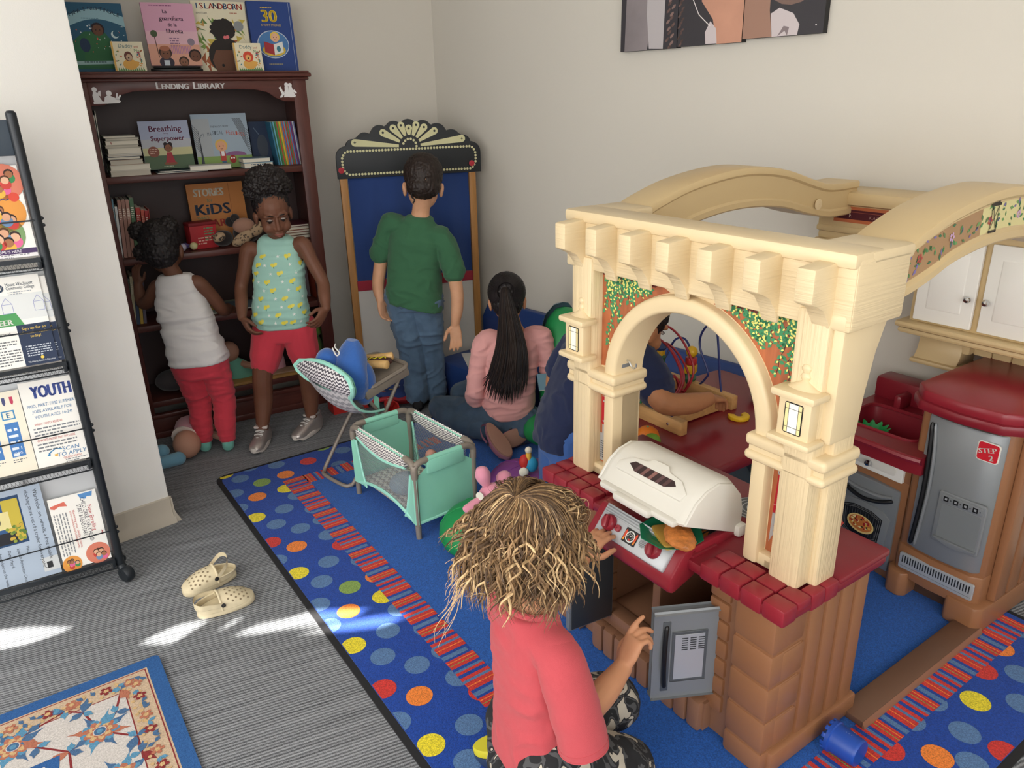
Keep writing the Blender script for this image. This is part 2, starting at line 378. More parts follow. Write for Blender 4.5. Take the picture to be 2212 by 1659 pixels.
def track(p0, p1, w):
    d = Vector(p1) - Vector(p0); L = d.length; d.normalize(); n = Vector((-d.y, d.x))
    def q(a, b, col, z=.0094, lo=0, hi=1): g.flat([(Vector(p0) + d*s + n*w*t)[:2] for s, t in ((a, lo), (b, lo), (b, hi), (a, hi))], col, z=z)
    s = 0
    q(0, L, 'pile_blue', .0091)
    while s < L - .06:
        q(s, s+.034, R_); q(s+.008, s+.011, O_, .0097); q(s+.02, s+.0225, G_, .0097)
        q(s+.044, s+.052, B); q(s+.052, s+.062, R_)
        q(s+.074, s+.086, R_); q(s+.086, s+.095, B); q(s+.095, s+.125, R_); q(s+.108, s+.111, O_, .0097); q(s+.135, s+.15, B, lo=.1)
        s += .158
track((-1.88, -.285), (.2, -.285), -.085); track((-1.88, -.29), (-1.88, .99), -.075); track((.135, .99), (.135, -.3), .085)
g.build('pile', rug)
# floor-beam lands on the rug; ornate rug by the window
orug = thing('accent_rug', 'small oriental rug with ivory floral field and blue border', 'rug', (-0.9784, 1.6622, 0), 0)

orug.rotation_euler = (0, 0, R(214.5))
OX = T(*(-0.9784, 1.6622, 0)) @ RZ(214.5); OI = OX.inverted()
def ol(p): q = OI @ Vector(p); return (q.x, q.y)
def weave(n, c): return mat(n, c, .9, spec=.05, bump=(700, .5), var=(220, .18))
weave('rug_navy', '#3a639c'); weave('rug_ivory', '#cfc9c5'); weave('rug_tan', '#cbb399'); weave('rug_sky', '#5f93b4'); weave('rug_rust', '#b5745e'); weave('rug_wine', '#8a3a3c'); weave('rug_ochre', '#cfae80'); weave('rug_denim', '#506f94')
m = MB().prism(rrect(0, .9, 0, 1.3, .012), 0, .008, 'rug_navy')
z0 = .0083
m.rect(.036, .864, .036, 1.26, 'rug_tan', z=z0); m.rect(.04, .86, .04, 1.256, 'rug_wine', z=z0+.0001)
m.rect(.043, .857, .043, 1.253, 'rug_tan', z=z0+.0002); m.rect(.098, .802, .098, 1.198, 'rug_wine', z=z0+.0003); m.rect(.101, .799, .101, 1.195, 'rug_ivory', z=z0+.0004)
zz = z0 + .0006; _fl = m.flat; _n = [0]
def _up(poly, col, X=None, z=0): _n[0] += 1; return _fl(poly, col, X, z + _n[0]*4e-6)
m.flat = _up
def star(cx, cy, r, k, col, dz=0, a0=0, depth=.3, seed=0):
    q = random.Random(seed); pts = []
    for i in range(k*4):
        t = 2*PI*i/(k*4) + R(a0); f = (1, .93, 1-depth, .93)[i % 4] * q.uniform(.92, 1.05); pts.append((cx+r*f*math.cos(t), cy+r*f*math.sin(t)))
    m.flat(pts, col, z=zz+dz)
def leaf(cx, cy, l, w, a, col, dz=0):
    c, s = math.cos(R(a)), math.sin(R(a)); pts = [(0, 0), (.3, .42), (.55, .5), (.7, .25), (1, .1), (.75, -.1), (.6, -.5), (.3, -.4)]
    m.flat([(cx+(x*l)*c-(y*w)*s, cy+(x*l)*s+(y*w)*c) for x, y in pts], col, z=zz+dz)
def vine(pts): m.line(pts, .0055, 'rug_wine', z=zz)
def palmette(cx, cy, r, seed):
    for i in range(8): leaf(cx, cy, r*1.75, r*.5, i*45+20, ('rug_denim', 'rug_sky', 'rug_denim', 'rug_rust')[i % 4], .0001)
    star(cx, cy, r*1.05, 9, 'rug_sky', .0002, seed=seed); star(cx, cy, r*.92, 9, 'rug_rust', .0003, 10, seed=seed+1); star(cx, cy, r*.7, 8, 'rug_ochre', .0004, seed=seed+2)
    star(cx, cy, r*.5, 7, 'rug_rust', .0005, seed=seed+3); m.disc(cx, cy, r*.36, 'rug_ivory', z=zz+.0006, n=12); m.disc(cx, cy, r*.31, 'rug_denim', z=zz+.0007, n=12); m.disc(cx, cy, r*.17, 'rug_sky', z=zz+.0008, n=10)
P1 = ol((-1.0029, 1.3957, 0.008)); P2 = ol((-1.1848, 1.3534, 0.008)); P3 = ol((-0.9551, 1.2982, 0.008))
cn = [ol((-1.0166, 1.5315, 0.008)), ol((-0.9931, 1.4533, 0.008)), ol((-1.1222, 1.4605, 0.008)), ol((-1.1743, 1.3941, 0.008)), ol((-1.1276, 1.3516, 0.008)), ol((-1.0435, 1.3358, 0.008)), ol((-0.908, 1.3788, 0.008)), ol((-0.8753, 1.3306, 0.008)), ol((-1.0741, 1.4559, 0.008))]
vine([cn[0], cn[1], P1]); vine([P2, cn[3], cn[2], cn[8], P1]); vine([P2, cn[4], cn[5], P1]); vine([P1, cn[6], cn[7]]); vine([cn[5], ol((-1.0101, 1.2835, 0.008))])
palmette(*P1, .042, 3); palmette(*P2, .042, 8); palmette(P1[0]-.02, P1[1]+.17, .04, 5); palmette(P2[0]+.0, P2[1]+.2, .04, 6); palmette(.6, .3, .045, 4); palmette(.5, .75, .05, 2)
for c, a, col in ((cn[0], 100, 'rug_rust'), (cn[1], 30, 'rug_sky'), (cn[2], 200, 'rug_rust'), (cn[3], 80, 'rug_denim'), (cn[5], 10, 'rug_rust'), (cn[6], 60, 'rug_denim'), (cn[7], 120, 'rug_wine'), (cn[8], 250, 'rug_denim'), (cn[4], 300, 'rug_rust')):
    leaf(*c, .05, .026, a, col, .0002); leaf(*c, .036, .02, a+130, 'rug_denim', .0003); leaf(*c, .03, .018, a+240, 'rug_sky', .0003)
mx, my = ol((-1.0601, 1.3271, 0.008)); m.flat([(mx, my), (mx+.16, my), (mx+.16, my+.2), (mx+.03, my+.2)], 'rug_navy', z=zz+.0002)
for i in range(4): star(mx+.04+.03*(i % 2), my+.03+.03*i, .014, 6, 'rug_ivory', .0004, seed=i)
q = random.Random(4)
for k in range(46):
    for side in range(2):
        s = .06 + k*.026; x, y = (s, .0705) if side == 0 else (.0705, s)
        if x > .84 or y > 1.24: continue
        j = k % 5; col = ('rug_denim', 'rug_rust', 'rug_sky', 'rug_wine', 'rug_denim')[j]
        if j == 1 or j == 3: star(x, y, .016, 5, col, .0002, q.uniform(0, 60), .45, k); star(x, y, .007, 5, 'rug_ochre', .0004, seed=k)
        else:
            for i in range(3): leaf(x, y, .021, .011, q.uniform(0, 360), col if i else 'rug_ochre', .0001+i*.0001)
        m.disc(x + (.013 if side == 0 else .018), y + (.018 if side == 0 else .013), .005, 'rug_ochre', z=zz+.0003, n=6)
m.build('pile', orug)

# ------------------------------------------------------------------ walk-in play kitchen (u along the front, v away from it)
def plast(n, c, r=.38, **k): return mat(n, c, r, spec=.45, **k)
def woodgrain(n, c, axis):
    st = {'x': (5, 5, 190), 'z': (190, 190, 5), 'y': (190, 5, 190)}[axis]
    return mat(n, c, .42, spec=.4, bump=(1, .55, st))
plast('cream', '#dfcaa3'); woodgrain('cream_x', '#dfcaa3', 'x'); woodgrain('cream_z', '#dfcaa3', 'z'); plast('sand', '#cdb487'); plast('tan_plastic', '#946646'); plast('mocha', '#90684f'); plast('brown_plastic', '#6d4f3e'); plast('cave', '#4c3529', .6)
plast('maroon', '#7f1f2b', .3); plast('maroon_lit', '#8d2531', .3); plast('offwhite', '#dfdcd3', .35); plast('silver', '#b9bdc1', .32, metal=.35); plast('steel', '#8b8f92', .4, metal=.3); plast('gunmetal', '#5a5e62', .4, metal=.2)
plast('darkgrey', '#3a3d40', .45); plast('black_plastic', '#17181a', .4); mat('chrome', '#d5d8db', .18, metal=1); mat('decal_wood', '#a9603c', .45, var=(1, .25, (60, 60, 6))); mat('leaf_green', '#3c8a5c', .5); mat('leaf_lime', '#e8e07a', .5); mat('stem_brown', '#3a1d1b', .5)
mat('ember', '#b5442f', .5, var=(90, .5)); mat('lantern_glass', '#f4f1e6', .3); mat('lantern_amber', '#efdba0', .3)
PK = thing('play_kitchen', 'cream and maroon plastic walk-in play kitchen with arched grill counter and grey fridge', 'play kitchen', (.46, 1.30, .0099), -55.5)
UC = -.2545
def mir(u): return 2*UC - u
# --- island base
b = MB()
for s in (0, 1):
    f = (lambda u: u) if s == 0 else mir
    # brick pedestal, five courses
    zc = [0.0, .06, .145, .235, .32, .425]
    for i in range(5):
        x0, x1 = sorted((f(-.006), f(.096))); b.box(x0, x1, -.004, .10, zc[i]+.002, zc[i+1]-.002, 'tan_plastic', .008)
        if i in (1, 2, 3): b.box(*sorted((f(.06+.012*(i % 2)), f(.0975))), .03, .104, zc[i]+.004, zc[i+1]-.006, 'tan_plastic', .006)
    b.box(*sorted((f(-.0), f(.092))), .0, .33, 0, .425, 'tan_plastic')
    b.box(*sorted((f(.06), f(.108))), .02, .335, 0, .055, 'tan_plastic', .008)
    for k in range(4): b.box(*sorted((f(.08), f(.0985))), .112+.055*k, .158+.055*k, .05, .425, 'tan_plastic', .006)
    # narrow brick column beside the doors
    for i in range(7): b.box(*sorted((f(-.085), f(-.03))), .012, .06, .065+i*.05, .111+i*.05, 'tan_plastic', .006)
    b.box(*sorted((f(-.08), f(.0))), .02, .33, .0, .425, 'mocha')
# cavity walls
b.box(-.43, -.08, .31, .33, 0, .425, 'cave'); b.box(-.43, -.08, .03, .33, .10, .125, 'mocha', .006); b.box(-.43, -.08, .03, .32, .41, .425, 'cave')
b.box(-.262, -.235, .018, .32, .1, .42, 'mocha', .006)
b.box(-.43, -.08, .004, .05, .085, .13, 'mocha', .008)
# stepped brick plinth
for i in range(9): b.box(-.44+i*.042, -.401+i*.042, -.018, .03, .0, .085, 'mocha', .009)
b.box(-.45, -.06, -.005, .33, .005, .082, 'mocha')
b.build('island_base', PK)
# --- maroon counter with tiled corners
c = MB()
c.prism(rrect(-.635, .126, -.03, .345, .03), .425, .452, 'maroon', bev=.008)
for s in (0, 1):
    f = (lambda u: u) if s == 0 else mir
    for j in range(4):
        for k in range(2):
            if j == 3 and k == 1: pass
            x0, x1 = sorted((f(.128-j*.053), f(.128-(j+1)*.053))); y0 = -.033 + k*.045
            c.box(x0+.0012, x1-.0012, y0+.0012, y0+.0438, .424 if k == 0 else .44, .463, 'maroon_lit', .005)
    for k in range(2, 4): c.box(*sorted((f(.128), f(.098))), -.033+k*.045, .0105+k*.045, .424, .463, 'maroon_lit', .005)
c.box(-.4, -.11, -.02, .06, .44, .458, 'maroon', .006)
c.box(-.635, .126, .15, .34, .44, .459, 'maroon', .008)
c.build('countertop', PK)
bn = MB()
for cx in (-.16, -.06):
    bn.disc(cx, .245, .055, 'gunmetal', z=.4596)
    for r in (.016, .027, .038, .049): bn.ring(cx, .245, r, r+.003, 'silver', z=.460)
bn.build('burner', PK)
# --- grill
gr = MB()
prof = [(.0, .472), (-.034, .474), (-.078, .418), (-.084, .388), (-.070, .376), (.0, .40)]
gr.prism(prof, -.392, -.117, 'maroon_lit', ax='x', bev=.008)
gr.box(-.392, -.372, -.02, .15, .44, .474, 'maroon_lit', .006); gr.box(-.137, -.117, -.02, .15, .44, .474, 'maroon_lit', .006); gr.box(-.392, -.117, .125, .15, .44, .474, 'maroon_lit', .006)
gb = gr.build('grill_body', PK)
cg = MB().box(-.373, -.136, .0, .126, .448, .4605, 'black_plastic')
q = random.Random(3)
for i in range(26):
    cx, cy = q.uniform(-.355, -.155), q.uniform(.02, .108); cg.disc(cx, cy, q.uniform(.009, .02), ('ember', '#8d3a2c', '#d9843f', '#5b2a26', '#c9553a')[i % 5], z=.4608+i*.00002, n=7, ry=q.uniform(.007, .014), rot=q.uniform(0, 180))
for i in range(7): cg.tube([(-.352+i*.033, .008, .4645), (-.352+i*.033, .12, .4645)], .0016, 'black_plastic', 5)
cg.build('grill_grate', gb)
SP = frame_at((UC, -.034, .474), (1, 0, 0), (0, .62, .78))       # sloping silver control panel, y up the slope
cp = MB(SP); cp.box(-.112, .112, -.069, .002, -.004, .006, 'silver', .006)
for k in range(4): cp.box(-.108, .108, .004-.006*k-.004, .004-.006*k, .004, .0085, 'silver', .0015)
cp.rect(-.026, .016, -.056, -.022, 'black_plastic', z=.0064); cp.ring(-.006, -.039, .011, .0135, '#e8e8e4', z=.0066, n=20); cp.ring(-.006, -.039, .006, .0066, '#d8d8d4', z=.0066, n=16)
cp.line([(-.006, -.039), (-.002, -.033)], .0012, '#e8e8e4', z=.0067); cp.rect(-.009, -.003, -.048, -.044, '#c03a32', z=.0067)
for a in range(0, 360, 30): cp.line([(-.006+.008*math.cos(R(a)), -.039+.008*math.sin(R(a))), (-.006+.0102*math.cos(R(a)), -.039+.0102*math.sin(R(a)))], .0009, '#e8e8e4', z=.0067)
for sx, col in ((-.022, '#cf4a30'), (.010, '#cf4a30')):
    cp.flat([(sx-.0025, -.052), (sx+.0025, -.052), (sx+.0035, -.03), (sx, -.025), (sx-.003, -.032)], col, z=.0067); cp.flat([(sx-.0015, -.051), (sx+.002, -.051), (sx+.0015, -.042)], '#e8b33c', z=.0068)
for k in range(7): cp.line([(.024+k*.003, -.038-.009*math.sqrt(max(0, 1-((k-3)/3.6)**2))), (.024+k*.003, -.038+.009*math.sqrt(max(0, 1-((k-3)/3.6)**2)))], .0011, '#4a4d50', z=.0065)
cpo = cp.build('control_panel', gb)
for kx in (.066, -.078):
    k = MB(SP @ T(kx, -.036, .006)); k.lathe([(.0205, 0), (.0205, .004), (.018, .010), (.0165, .012), (.001, .012)], 'maroon_lit', 24, caps=False); k.box(-.0065, .0065, -.016, .016, .010, .021, 'maroon_lit', .004, X=RZ(18)); k.box(-.0012, .0012, .009, .014, .0208, .0214, '#4a0f16', X=RZ(18))
    k.build('knob', gb, label='round maroon knob with a grip ridge')
k = MB(SP @ T(-.047, -.037, .006)); k.lathe([(.0085, 0), (.008, .005), (.001, .006)], 'maroon_lit', 16, caps=False); k.build('button', gb)
# --- lid, tilted open about its back hinge
ld = MB()
pro = [(-.048, .533), (-.052, .540), (-.040, .550), (-.012, .583), (.018, .602), (.060, .611), (.105, .597), (.135, .560), (.146, .515), (.143, .468), (.134, .466)]
inn = [(.126, .525), (.095, .578), (.055, .594), (.02, .586), (-.008, .568), (-.035, .543)]
x0, x1 = -.393, -.119
ins = .018
def ring(u, sh):
    cz = (.045, .53); return [(u, cz[0]+(y-cz[0])*sh, cz[1]+(z-cz[1])*sh) for y, z in pro + inn]
ld.loft([ring(x0, .86), ring(x0+.006, .95), ring(x0+.02, 1), ring(x1-.02, 1), ring(x1-.006, .95), ring(x1, .86)], 'offwhite')
for u in (x0+.001, x1-.001):      # end walls
    ld.prism([(-.046, .537), (-.012, .579), (.018, .597), (.058, .605), (.1, .591), (.13, .556), (.14, .515), (.138, .47), (.12, .462)], u-.004, u+.004, 'offwhite', ax='x', bev=.002)
ld.box(x1-.012, x1+.016, .118, .148, .452, .482, 'offwhite', .008); ld.box(x0-.016, x0+.012, .118, .148, .452, .482, 'offwhite', .008)
ld.box(-.372, -.137, -.062, -.036, .528, .544, 'offwhite', .006)
lo = ld.build('grill_lid', PK)
hd = MB().box(-.315, -.2, -.074, -.052, .524, .544, 'offwhite', .007); hd.build('lid_handle', lo)
LF = frame_at((UC, -.003, .5945), (1, 0, 0), (0, .66, .50))     # face of the dome
wn = MB(LF)
sh = [(-.1, -.03), (.1, -.03), (.105, -.01), (.075, .012), (.035, .018), (.022, .03), (-.022, .03), (-.035, .018), (-.075, .012), (-.105, -.01)]
wn.prism(sh, -.012, .0005, 'offwhite', bev=.003)
gl = [(-.072, -.006), (-.045, -.019), (.045, -.019), (.072, -.006), (.06, .004), (-.06, .004)]
wn.flat(gl, '#3b2c2c', z=.0012)
for i, (a, cc) in enumerate(((-.05, '#5c4544'), (-.028, '#7a5753'), (-.005, '#8a625c'), (.018, '#63494a'), (.038, '#58403f'))): wn.flat([(a, -.0185), (a+.009, -.0185), (a+.017, .0035), (a+.007, .0035)], cc, z=.0014)
wn.build('lid_window', lo)
# --- doors
def sdoor(name, hx, hz0, ang, w, sgn, face):
    d = MB(T(hx, .012, hz0) @ RZ(ang)); h = .228
    d.box(0, sgn*w, -.010, .010, 0, h, 'steel' if face else 'steel', .007)
    if face:
        d.box(sgn*.018, sgn*w*.72, -.0125, -.009, .045, h-.05, 'gunmetal', .002); d.box(sgn*.024, sgn*w*.68, -.0135, -.012, .052, h-.057, 'silver', .001)
        FM = Matrix(((1, 0, 0, 0), (0, 0, -1, -.0138), (0, 1, 0, 0), (0, 0, 0, 1)))
        for k in range(3):
            for j in range(6): d.rect(sgn*(.03+k*.019)-.007, sgn*(.03+k*.019)+.007, h-.065-.006*j-.003, h-.065-.006*j, 'darkgrey', FM)
    do = d.build(name, PK)
    hn = MB(T(hx, .012, hz0) @ RZ(ang)); xx = sgn*w*.83
    hn.tube(smooth_path([(xx, -.012, .03), (xx+sgn*.004, -.017, .07), (xx+sgn*.006, -.021, h/2), (xx+sgn*.004, -.017, h-.06), (xx, -.012, h-.03)], 5), [.003]+[.0055]*19+[.003], 'black_plastic', 8)
    hn.box(xx-.009, xx+.009, -.0125, -.009, .02, h-.02, 'gunmetal', .003)
    hn.build('handle', do); return do
sdoor('cabinet_door', -.068, .112, 62, .132, -1, True)
ld2 = sdoor('cabinet_door', -.398, .115, -97, .135, 1, True)
MB(T(-.398, .012, .115) @ RZ(-97)).box(.006, .129, .0102, .013, .008, .254, 'darkgrey', .003).build('door_lining', ld2)
# --- arch frame: columns, piers, arch, corbelled lintel
a = MB()
for s in (0, 1):
    f = (lambda u: u) if s == 0 else mir
    bx = lambda x0, x1, *r, **k: a.box(*sorted((f(x0), f(x1))), *r, **k)
    bx(.026, .095, .046, .15, .458, 1.03, 'cream_z', bev=.009)                      # front column
    bx(.035, .112, .085, .152, .458, 1.0, 'cream_z', bev=.007)
    bx(-.0485, .03, .085, .15, .458, .745, 'cream', bev=.004)                        # pier behind the print
    bx(-.0485, -.012, .058, .152, .458, .75, 'cream', bev=.008); bx(.0, .03, .066, .1, .458, .48, 'cream', bev=.004); bx(-.03, .03, .066, .1, .458, .488, 'cream', bev=.004)
    for z0, z1, e in ((.726, .752, .012), (.695, .716, .012)): bx(-.0485-e, .122, .058-e, .152+e, z0, z1, 'cream', bev=.0095, seg=3)
    bx(-.0485-.004, .116, .054, .156, .70, .745, 'cream')
    # lantern body
    bx(.026, .095, .022, .05, .785, .872, 'cream', bev=.004); bx(.014, .107, .008, .06, .775, .79, 'cream', bev=.006); bx(.014, .107, .008, .06, .866, .882, 'cream', bev=.006)
    a.lathe([(.060, 0), (.048, .007), (.015, .022), (.010, .025), (.013, .03), (.016, .035), (.012, .041), (.009, .044), (.013, .05), (.015, .056), (.010, .063), (.001, .066)], 'cream', 4 if False else 16, X=T(f(.0605), .047, .876) @ SCL(.72, .42, .8))
    # flared bracket toward the roof beam
    a.prism([(.145, .78), (.155, .86), (.172, .94), (.196, 1.0), (.205, 1.025), (.06, 1.025), (.06, .78)], *sorted((f(.035), f(.116))), 'cream', ax='x', bev=.006)
    bx(.03, .121, .05, .215, 1.0, 1.028, 'cream', bev=.006)
# arch band and spandrel plate
def archpoly(r0, r1, zc): return [(UC+r1*math.cos(R(t)), zc+r1*math.sin(R(t))) for t in range(0, 181, 6)] + [(UC+r0*math.cos(R(t)), zc+r0*math.sin(R(t))) for t in range(180, -1, -6)]
def band(r0, r1, y0, y1, m):
    secs = []
    for t in range(0, 181, 5):
        c_, s_ = math.cos(R(t)), math.sin(R(t)); e = .008
        secs.append([(UC+r*c_, y, .742+r*s_) for r, y in ((r0, y0+e), (r0+e*.4, y0+e*.3), (r0+e, y0), (r1-e, y0), (r1-e*.3, y0+e*.4), (r1, y0+e), (r1, y1), (r0, y1))])
    a.loft(secs, m)
band(.206, .245, .058, .152, 'cream')
a.prism([(-.54, .742), (UC-.21, .742)] + [(UC-.21*math.cos(R(t)), .742+.21*math.sin(R(t))) for t in range(6, 175, 6)] + [(UC+.21, .742), (.031, .742), (.031, 1.02), (-.54, 1.02)], .084, .15, 'cream', ax='y')
# lintel and corbels
a.box(-.637, .128, .052, .128, .998, 1.128, 'cream_x', bev=.006); a.box(-.637, .128, .045, .135, 1.108, 1.136, 'cream', bev=.008)
for x0, x1 in ((-.6392, -.515), (.006, .1302)): a.box(x0, x1, .0535, .215, 1.0, 1.127, 'cream_x', bev=.008); a.box(x0, x1, .09, .225, 1.108, 1.135, 'cream', bev=.008)
for i in range(7):
    u = -.583 + i*.1095
    a.prism([(-.012, 1.112), (.06, 1.118), (.06, .985), (.052, .985), (.044, 1.01), (.024, 1.036), (.004, 1.046), (-.012, 1.052)], u-.0185, u+.0185, 'cream_x', ax='x', bev=.006)
a.build('arch_frame', PK)
# printed panels of climbing leaves
FY = lambda y: Matrix(((1, 0, 0, 0), (0, 0, -1, y), (0, 1, 0, 0), (0, 0, 0, 1)))      # drawing plane facing the front
q = random.Random(11)
for s in (0, 1):
    f = (lambda u: u) if s == 0 else mir
    lp = MB(FY(.0835))
    P = [(f(.029), .755), (f(.029), .996), (f(-.16), .996)] + [(f(UC+.247*math.cos(R(t))), .742+.247*math.sin(R(t))) for t in range(76, 2, -6)]
    lp.flat(P, 'decal_wood')
    lp.flat([(f(.029), .996), (f(-.16), .996), (f(-.15), .985), (f(.029), .985)], '#6d2f2b', z=.0002)
    # branches hang from the upper corner
    for n in range(26):
        x, z = .027 - (q.random()**1.7)*.15, .992; an = -100 - q.uniform(-40, 60) if n % 2 else -120 - q.uniform(-10, 60); pts = [(f(x), z)]
        for k in range(int(q.uniform(7, 17) if x > -.01 else q.uniform(3, 7))):
            x += .013*math.cos(R(an)); z += .013*math.sin(R(an)); an += q.uniform(-28, 28)
            if x > .024 or math.hypot(x-UC, z-.742) < .256 or z < .77: break
            pts.append((f(x), z))
            for j in range(3):
                la = an + q.uniform(-90, 90); col = ('leaf_green', 'leaf_green', 'leaf_lime')[j]; l = q.uniform(.011, .016) if j < 2 else .0075
                ex, ez = x + l*math.cos(R(la)), z + l*math.sin(R(la))
                if ex > .027 or math.hypot(ex-UC, ez-.742) < .25 or ez > .994: continue
                nx, nz = -math.sin(R(la))*l*.3, math.cos(R(la))*l*.3
                lp.flat([(f(x), z), (f((x+ex)/2+nx), (z+ez)/2+nz), (f(ex), ez), (f((x+ex)/2-nx), (z+ez)/2-nz)], col, z=.0006+.0001*j)
        if len(pts) > 1: lp.line(pts, .0016, 'stem_brown', z=.0004)
    lp.build('leaf_panel', PK)
    gw = MB(FY(.0215)); c0 = f(.0605)
    gw.prism(rrect(c0-.019, c0+.019, .797, .858, .004), -.0, .0008, 'black_plastic'); 
    for i, (xa, xb) in enumerate(((-.017, -.0105), (-.0095, .0095), (.0105, .017))):
        for j, (za, zb) in enumerate(((.799, .809), (.810, .845), (.846, .856))): gw.rect(c0+xa, c0+xb, za, zb, 'lantern_glass' if (i == 1) else 'lantern_amber', z=.001)
    gw.build('lantern_pane', PK)
# printed grill tools in the pier recesses
t1 = MB(FY(.0845)); c0 = mir(.014)
t1.rect(c0-.016, c0+.014, .48, .695, 'decal_wood'); t1.ring(c0, .678, .004, .006, 'silver', z=.0004); t1.prism(rrect(c0-.0075, c0+.0075, .595, .672, .004), .0003, .0006, '#b3202e')
for z in (.605, .66): t1.disc(c0, z, .003, 'silver', z=.0008, n=10)
t1.rect(c0-.004, c0+.004, .565, .597, 'silver', z=.0004); t1.prism(rrect(c0-.012, c0+.012, .492, .57, .003), .0003, .0005, 'silver')
for i in range(3):
    for j in range(8): t1.rect(c0-.0085+i*.0065, c0-.0045+i*.0065, .5+j*.0065, .504+j*.0065, 'darkgrey', z=.0007)
t1.build('spatula_print', PK)
t2 = MB(FY(.0845)); c0 = .008
t2.rect(c0-.018, c0+.018, .48, .69, 'decal_wood'); t2.ring(c0, .675, .005, .008, 'silver', z=.0004); t2.flat([(c0-.010, .58), (c0-.004, .58), (c0+.001, .668), (c0-.006, .668)], '#b3202e', z=.0005); t2.flat([(c0+.008, .6), (c0+.013, .6), (c0+.011, .668), (c0+.006, .668)], '#b3202e', z=.0005)
t2.flat([(c0-.012, .51), (c0-.008, .52)] + [(c0-.006+.003*(i % 2)+.0005*i, .525+i*.007) for i in range(8)] + [(c0-.005, .582), (c0-.010, .582)], 'silver', z=.0005); t2.line([(c0-.012, .6), (c0+.014, .6)], .0015, '#cc8888', z=.0007)
t2.build('tongs_print', PK)
def hook(X, plate):
    h = MB(X)
    if plate: h.box(-.014, .014, -.016, .016, 0, .002, 'steel', .001)
    h.tube(smooth_path([(0, .004, .001), (.0, .0, .012), (0, -.009, .02), (0, -.012, .028), (0, -.006, .035), (0, .003, .036)], 5), .0022, 'chrome', 7); h.build('hook', PK)
hook(frame_at((-.4595, .095, .783), (0, 1, 0), (0, 0, 1)), True); hook(frame_at((-.05, .105, .795), (0, 1, 0), (0, 0, 1)) @ RY(180), False); hook(frame_at((-.262, .12, .946), (0, 1, 0), (1, 0, 0)) @ RX(180), False)
# --- roof beams
TOP = smooth_path([(.10, 1.128), (.20, 1.13), (.255, 1.148), (.36, 1.178), (.50, 1.198), (.62, 1.2), (.75, 1.182), (.88, 1.146), (.97, 1.128), (1.10, 1.128)], 4)
TOP = smooth_path([(.10, 1.128, 0), (.20, 1.13, 0), (.255, 1.148, 0), (.36, 1.178, 0), (.50, 1.198, 0), (.62, 1.2, 0), (.75, 1.182, 0), (.88, 1.146, 0), (.97, 1.128, 0), (1.10, 1.128, 0)], 4)
BOT = smooth_path([(.10, 1.03, 0), (.20, 1.032, 0), (.29, 1.05, 0), (.38, 1.076, 0), (.50, 1.092, 0), (.62, 1.093, 0), (.74, 1.08, 0), (.86, 1.05, 0), (.97, 1.03, 0), (1.10, 1.03, 0)], 4)
def beam(u0, u1):
    m = MB(); secs = []
    for t, b_ in zip(TOP, BOT):
        y, zt, zb = t.x, t.y, b_.y; e = .007; lip = .012
        secs.append([(u0, y, zt-e), (u0+e*.3, y, zt-e*.3), (u0+e, y, zt), (u1-e, y, zt), (u1-e*.3, y, zt-e*.3), (u1, y, zt-e), (u1, y, zt-.018), (u1-.006, y, zt-.024), (u1-.006, b_.x, zb+.024), (u1, b_.x, zb+.018), (u1, b_.x, zb+.004), (u1-.004, b_.x, zb), (u0+.004, b_.x, zb), (u0, b_.x, zb+.004), (u0, b_.x, zb+.018), (u0+.006, b_.x, zb+.024), (u0+.006, y, zt-.024), (u0, y, zt-.018)])
    return m.loft(secs, 'sand')
rb = beam(.012, .127).build('roof_beam', PK)
lb = beam(-.636, -.52).build('roof_beam', PK)
s = MB()
for i in range(3, 33):
    t, b_ = TOP[i], BOT[i]; t2_, b2 = TOP[i+1], BOT[i+1]
    s.add([(.1215, t.x, t.y-.027), (.1215, b_.x, b_.y+.027), (.1215, b2.x, b2.y+.027), (.1215, t2_.x, t2_.y-.027)], [(0, 1, 2, 3)], '#a98662' if i < 15 or i > 22 else '#d9cf97')
q = random.Random(5)
for i in range(4, 33):
    for k in range(5):
        t, b_ = TOP[i], BOT[i]; z = b_.y+.028 + (t.y-.056-b_.y)*q.random(); y = t.x + q.uniform(-.01, .01); an = q.uniform(0, 360); l = q.uniform(.010, .017)
        c_, s_ = math.cos(R(an))*l, math.sin(R(an))*l; col = ('#4f8a58', '#3f7150', '#6d9a5c', '#59794e', '#7b6fa5')[(i+k) % 5]
        s.add([(.1222, y, z), (.1222, y+c_*.5-s_*.25, z+s_*.5+c_*.25), (.1222, y+c_, z+s_), (.1222, y+c_*.5+s_*.25, z+s_*.5-c_*.25)], [(0, 1, 2, 3)], col)
    if i % 4 == 0:
        for k in range(5):
            an = k*72; y2 = TOP[i].x + .006*math.cos(R(an)); z2 = BOT[i].y + .05 + .006*math.sin(R(an)); s.add([(.1228, y2+.0035*math.cos(R(w_)), z2+.0035*math.sin(R(w_))) for w_ in range(0, 360, 60)], [tuple(range(6))], '#c9a3c6' if i % 8 else '#b04a44')
LX = frame_at((.1229, .515, 1.145), (0, 1, 0), (0, 0, 1))
for x0, x1, z0, z1 in ((-.02, .02, .024, .03), (-.013, .013, .03, .036), (-.016, .016, -.028, -.023)): s.rect(x0, x1, z0, z1, '#2d2620', LX)
for l in ([(-.013, .024), (-.013, -.023)], [(.013, .024), (.013, -.023)], [(-.011, .022), (.011, -.02)], [(.011, .022), (-.011, -.02)]): s.line(l, .002, '#2d2620', LX)
s.build('flower_print', rb)
MB().lathe([(.016, 0), (.016, .002), (.001, .003)], 'cream', 20, X=frame_at((-.52, .90, 1.075), (0, 1, 0), (0, 0, 1)), caps=False).build('cap', lb)
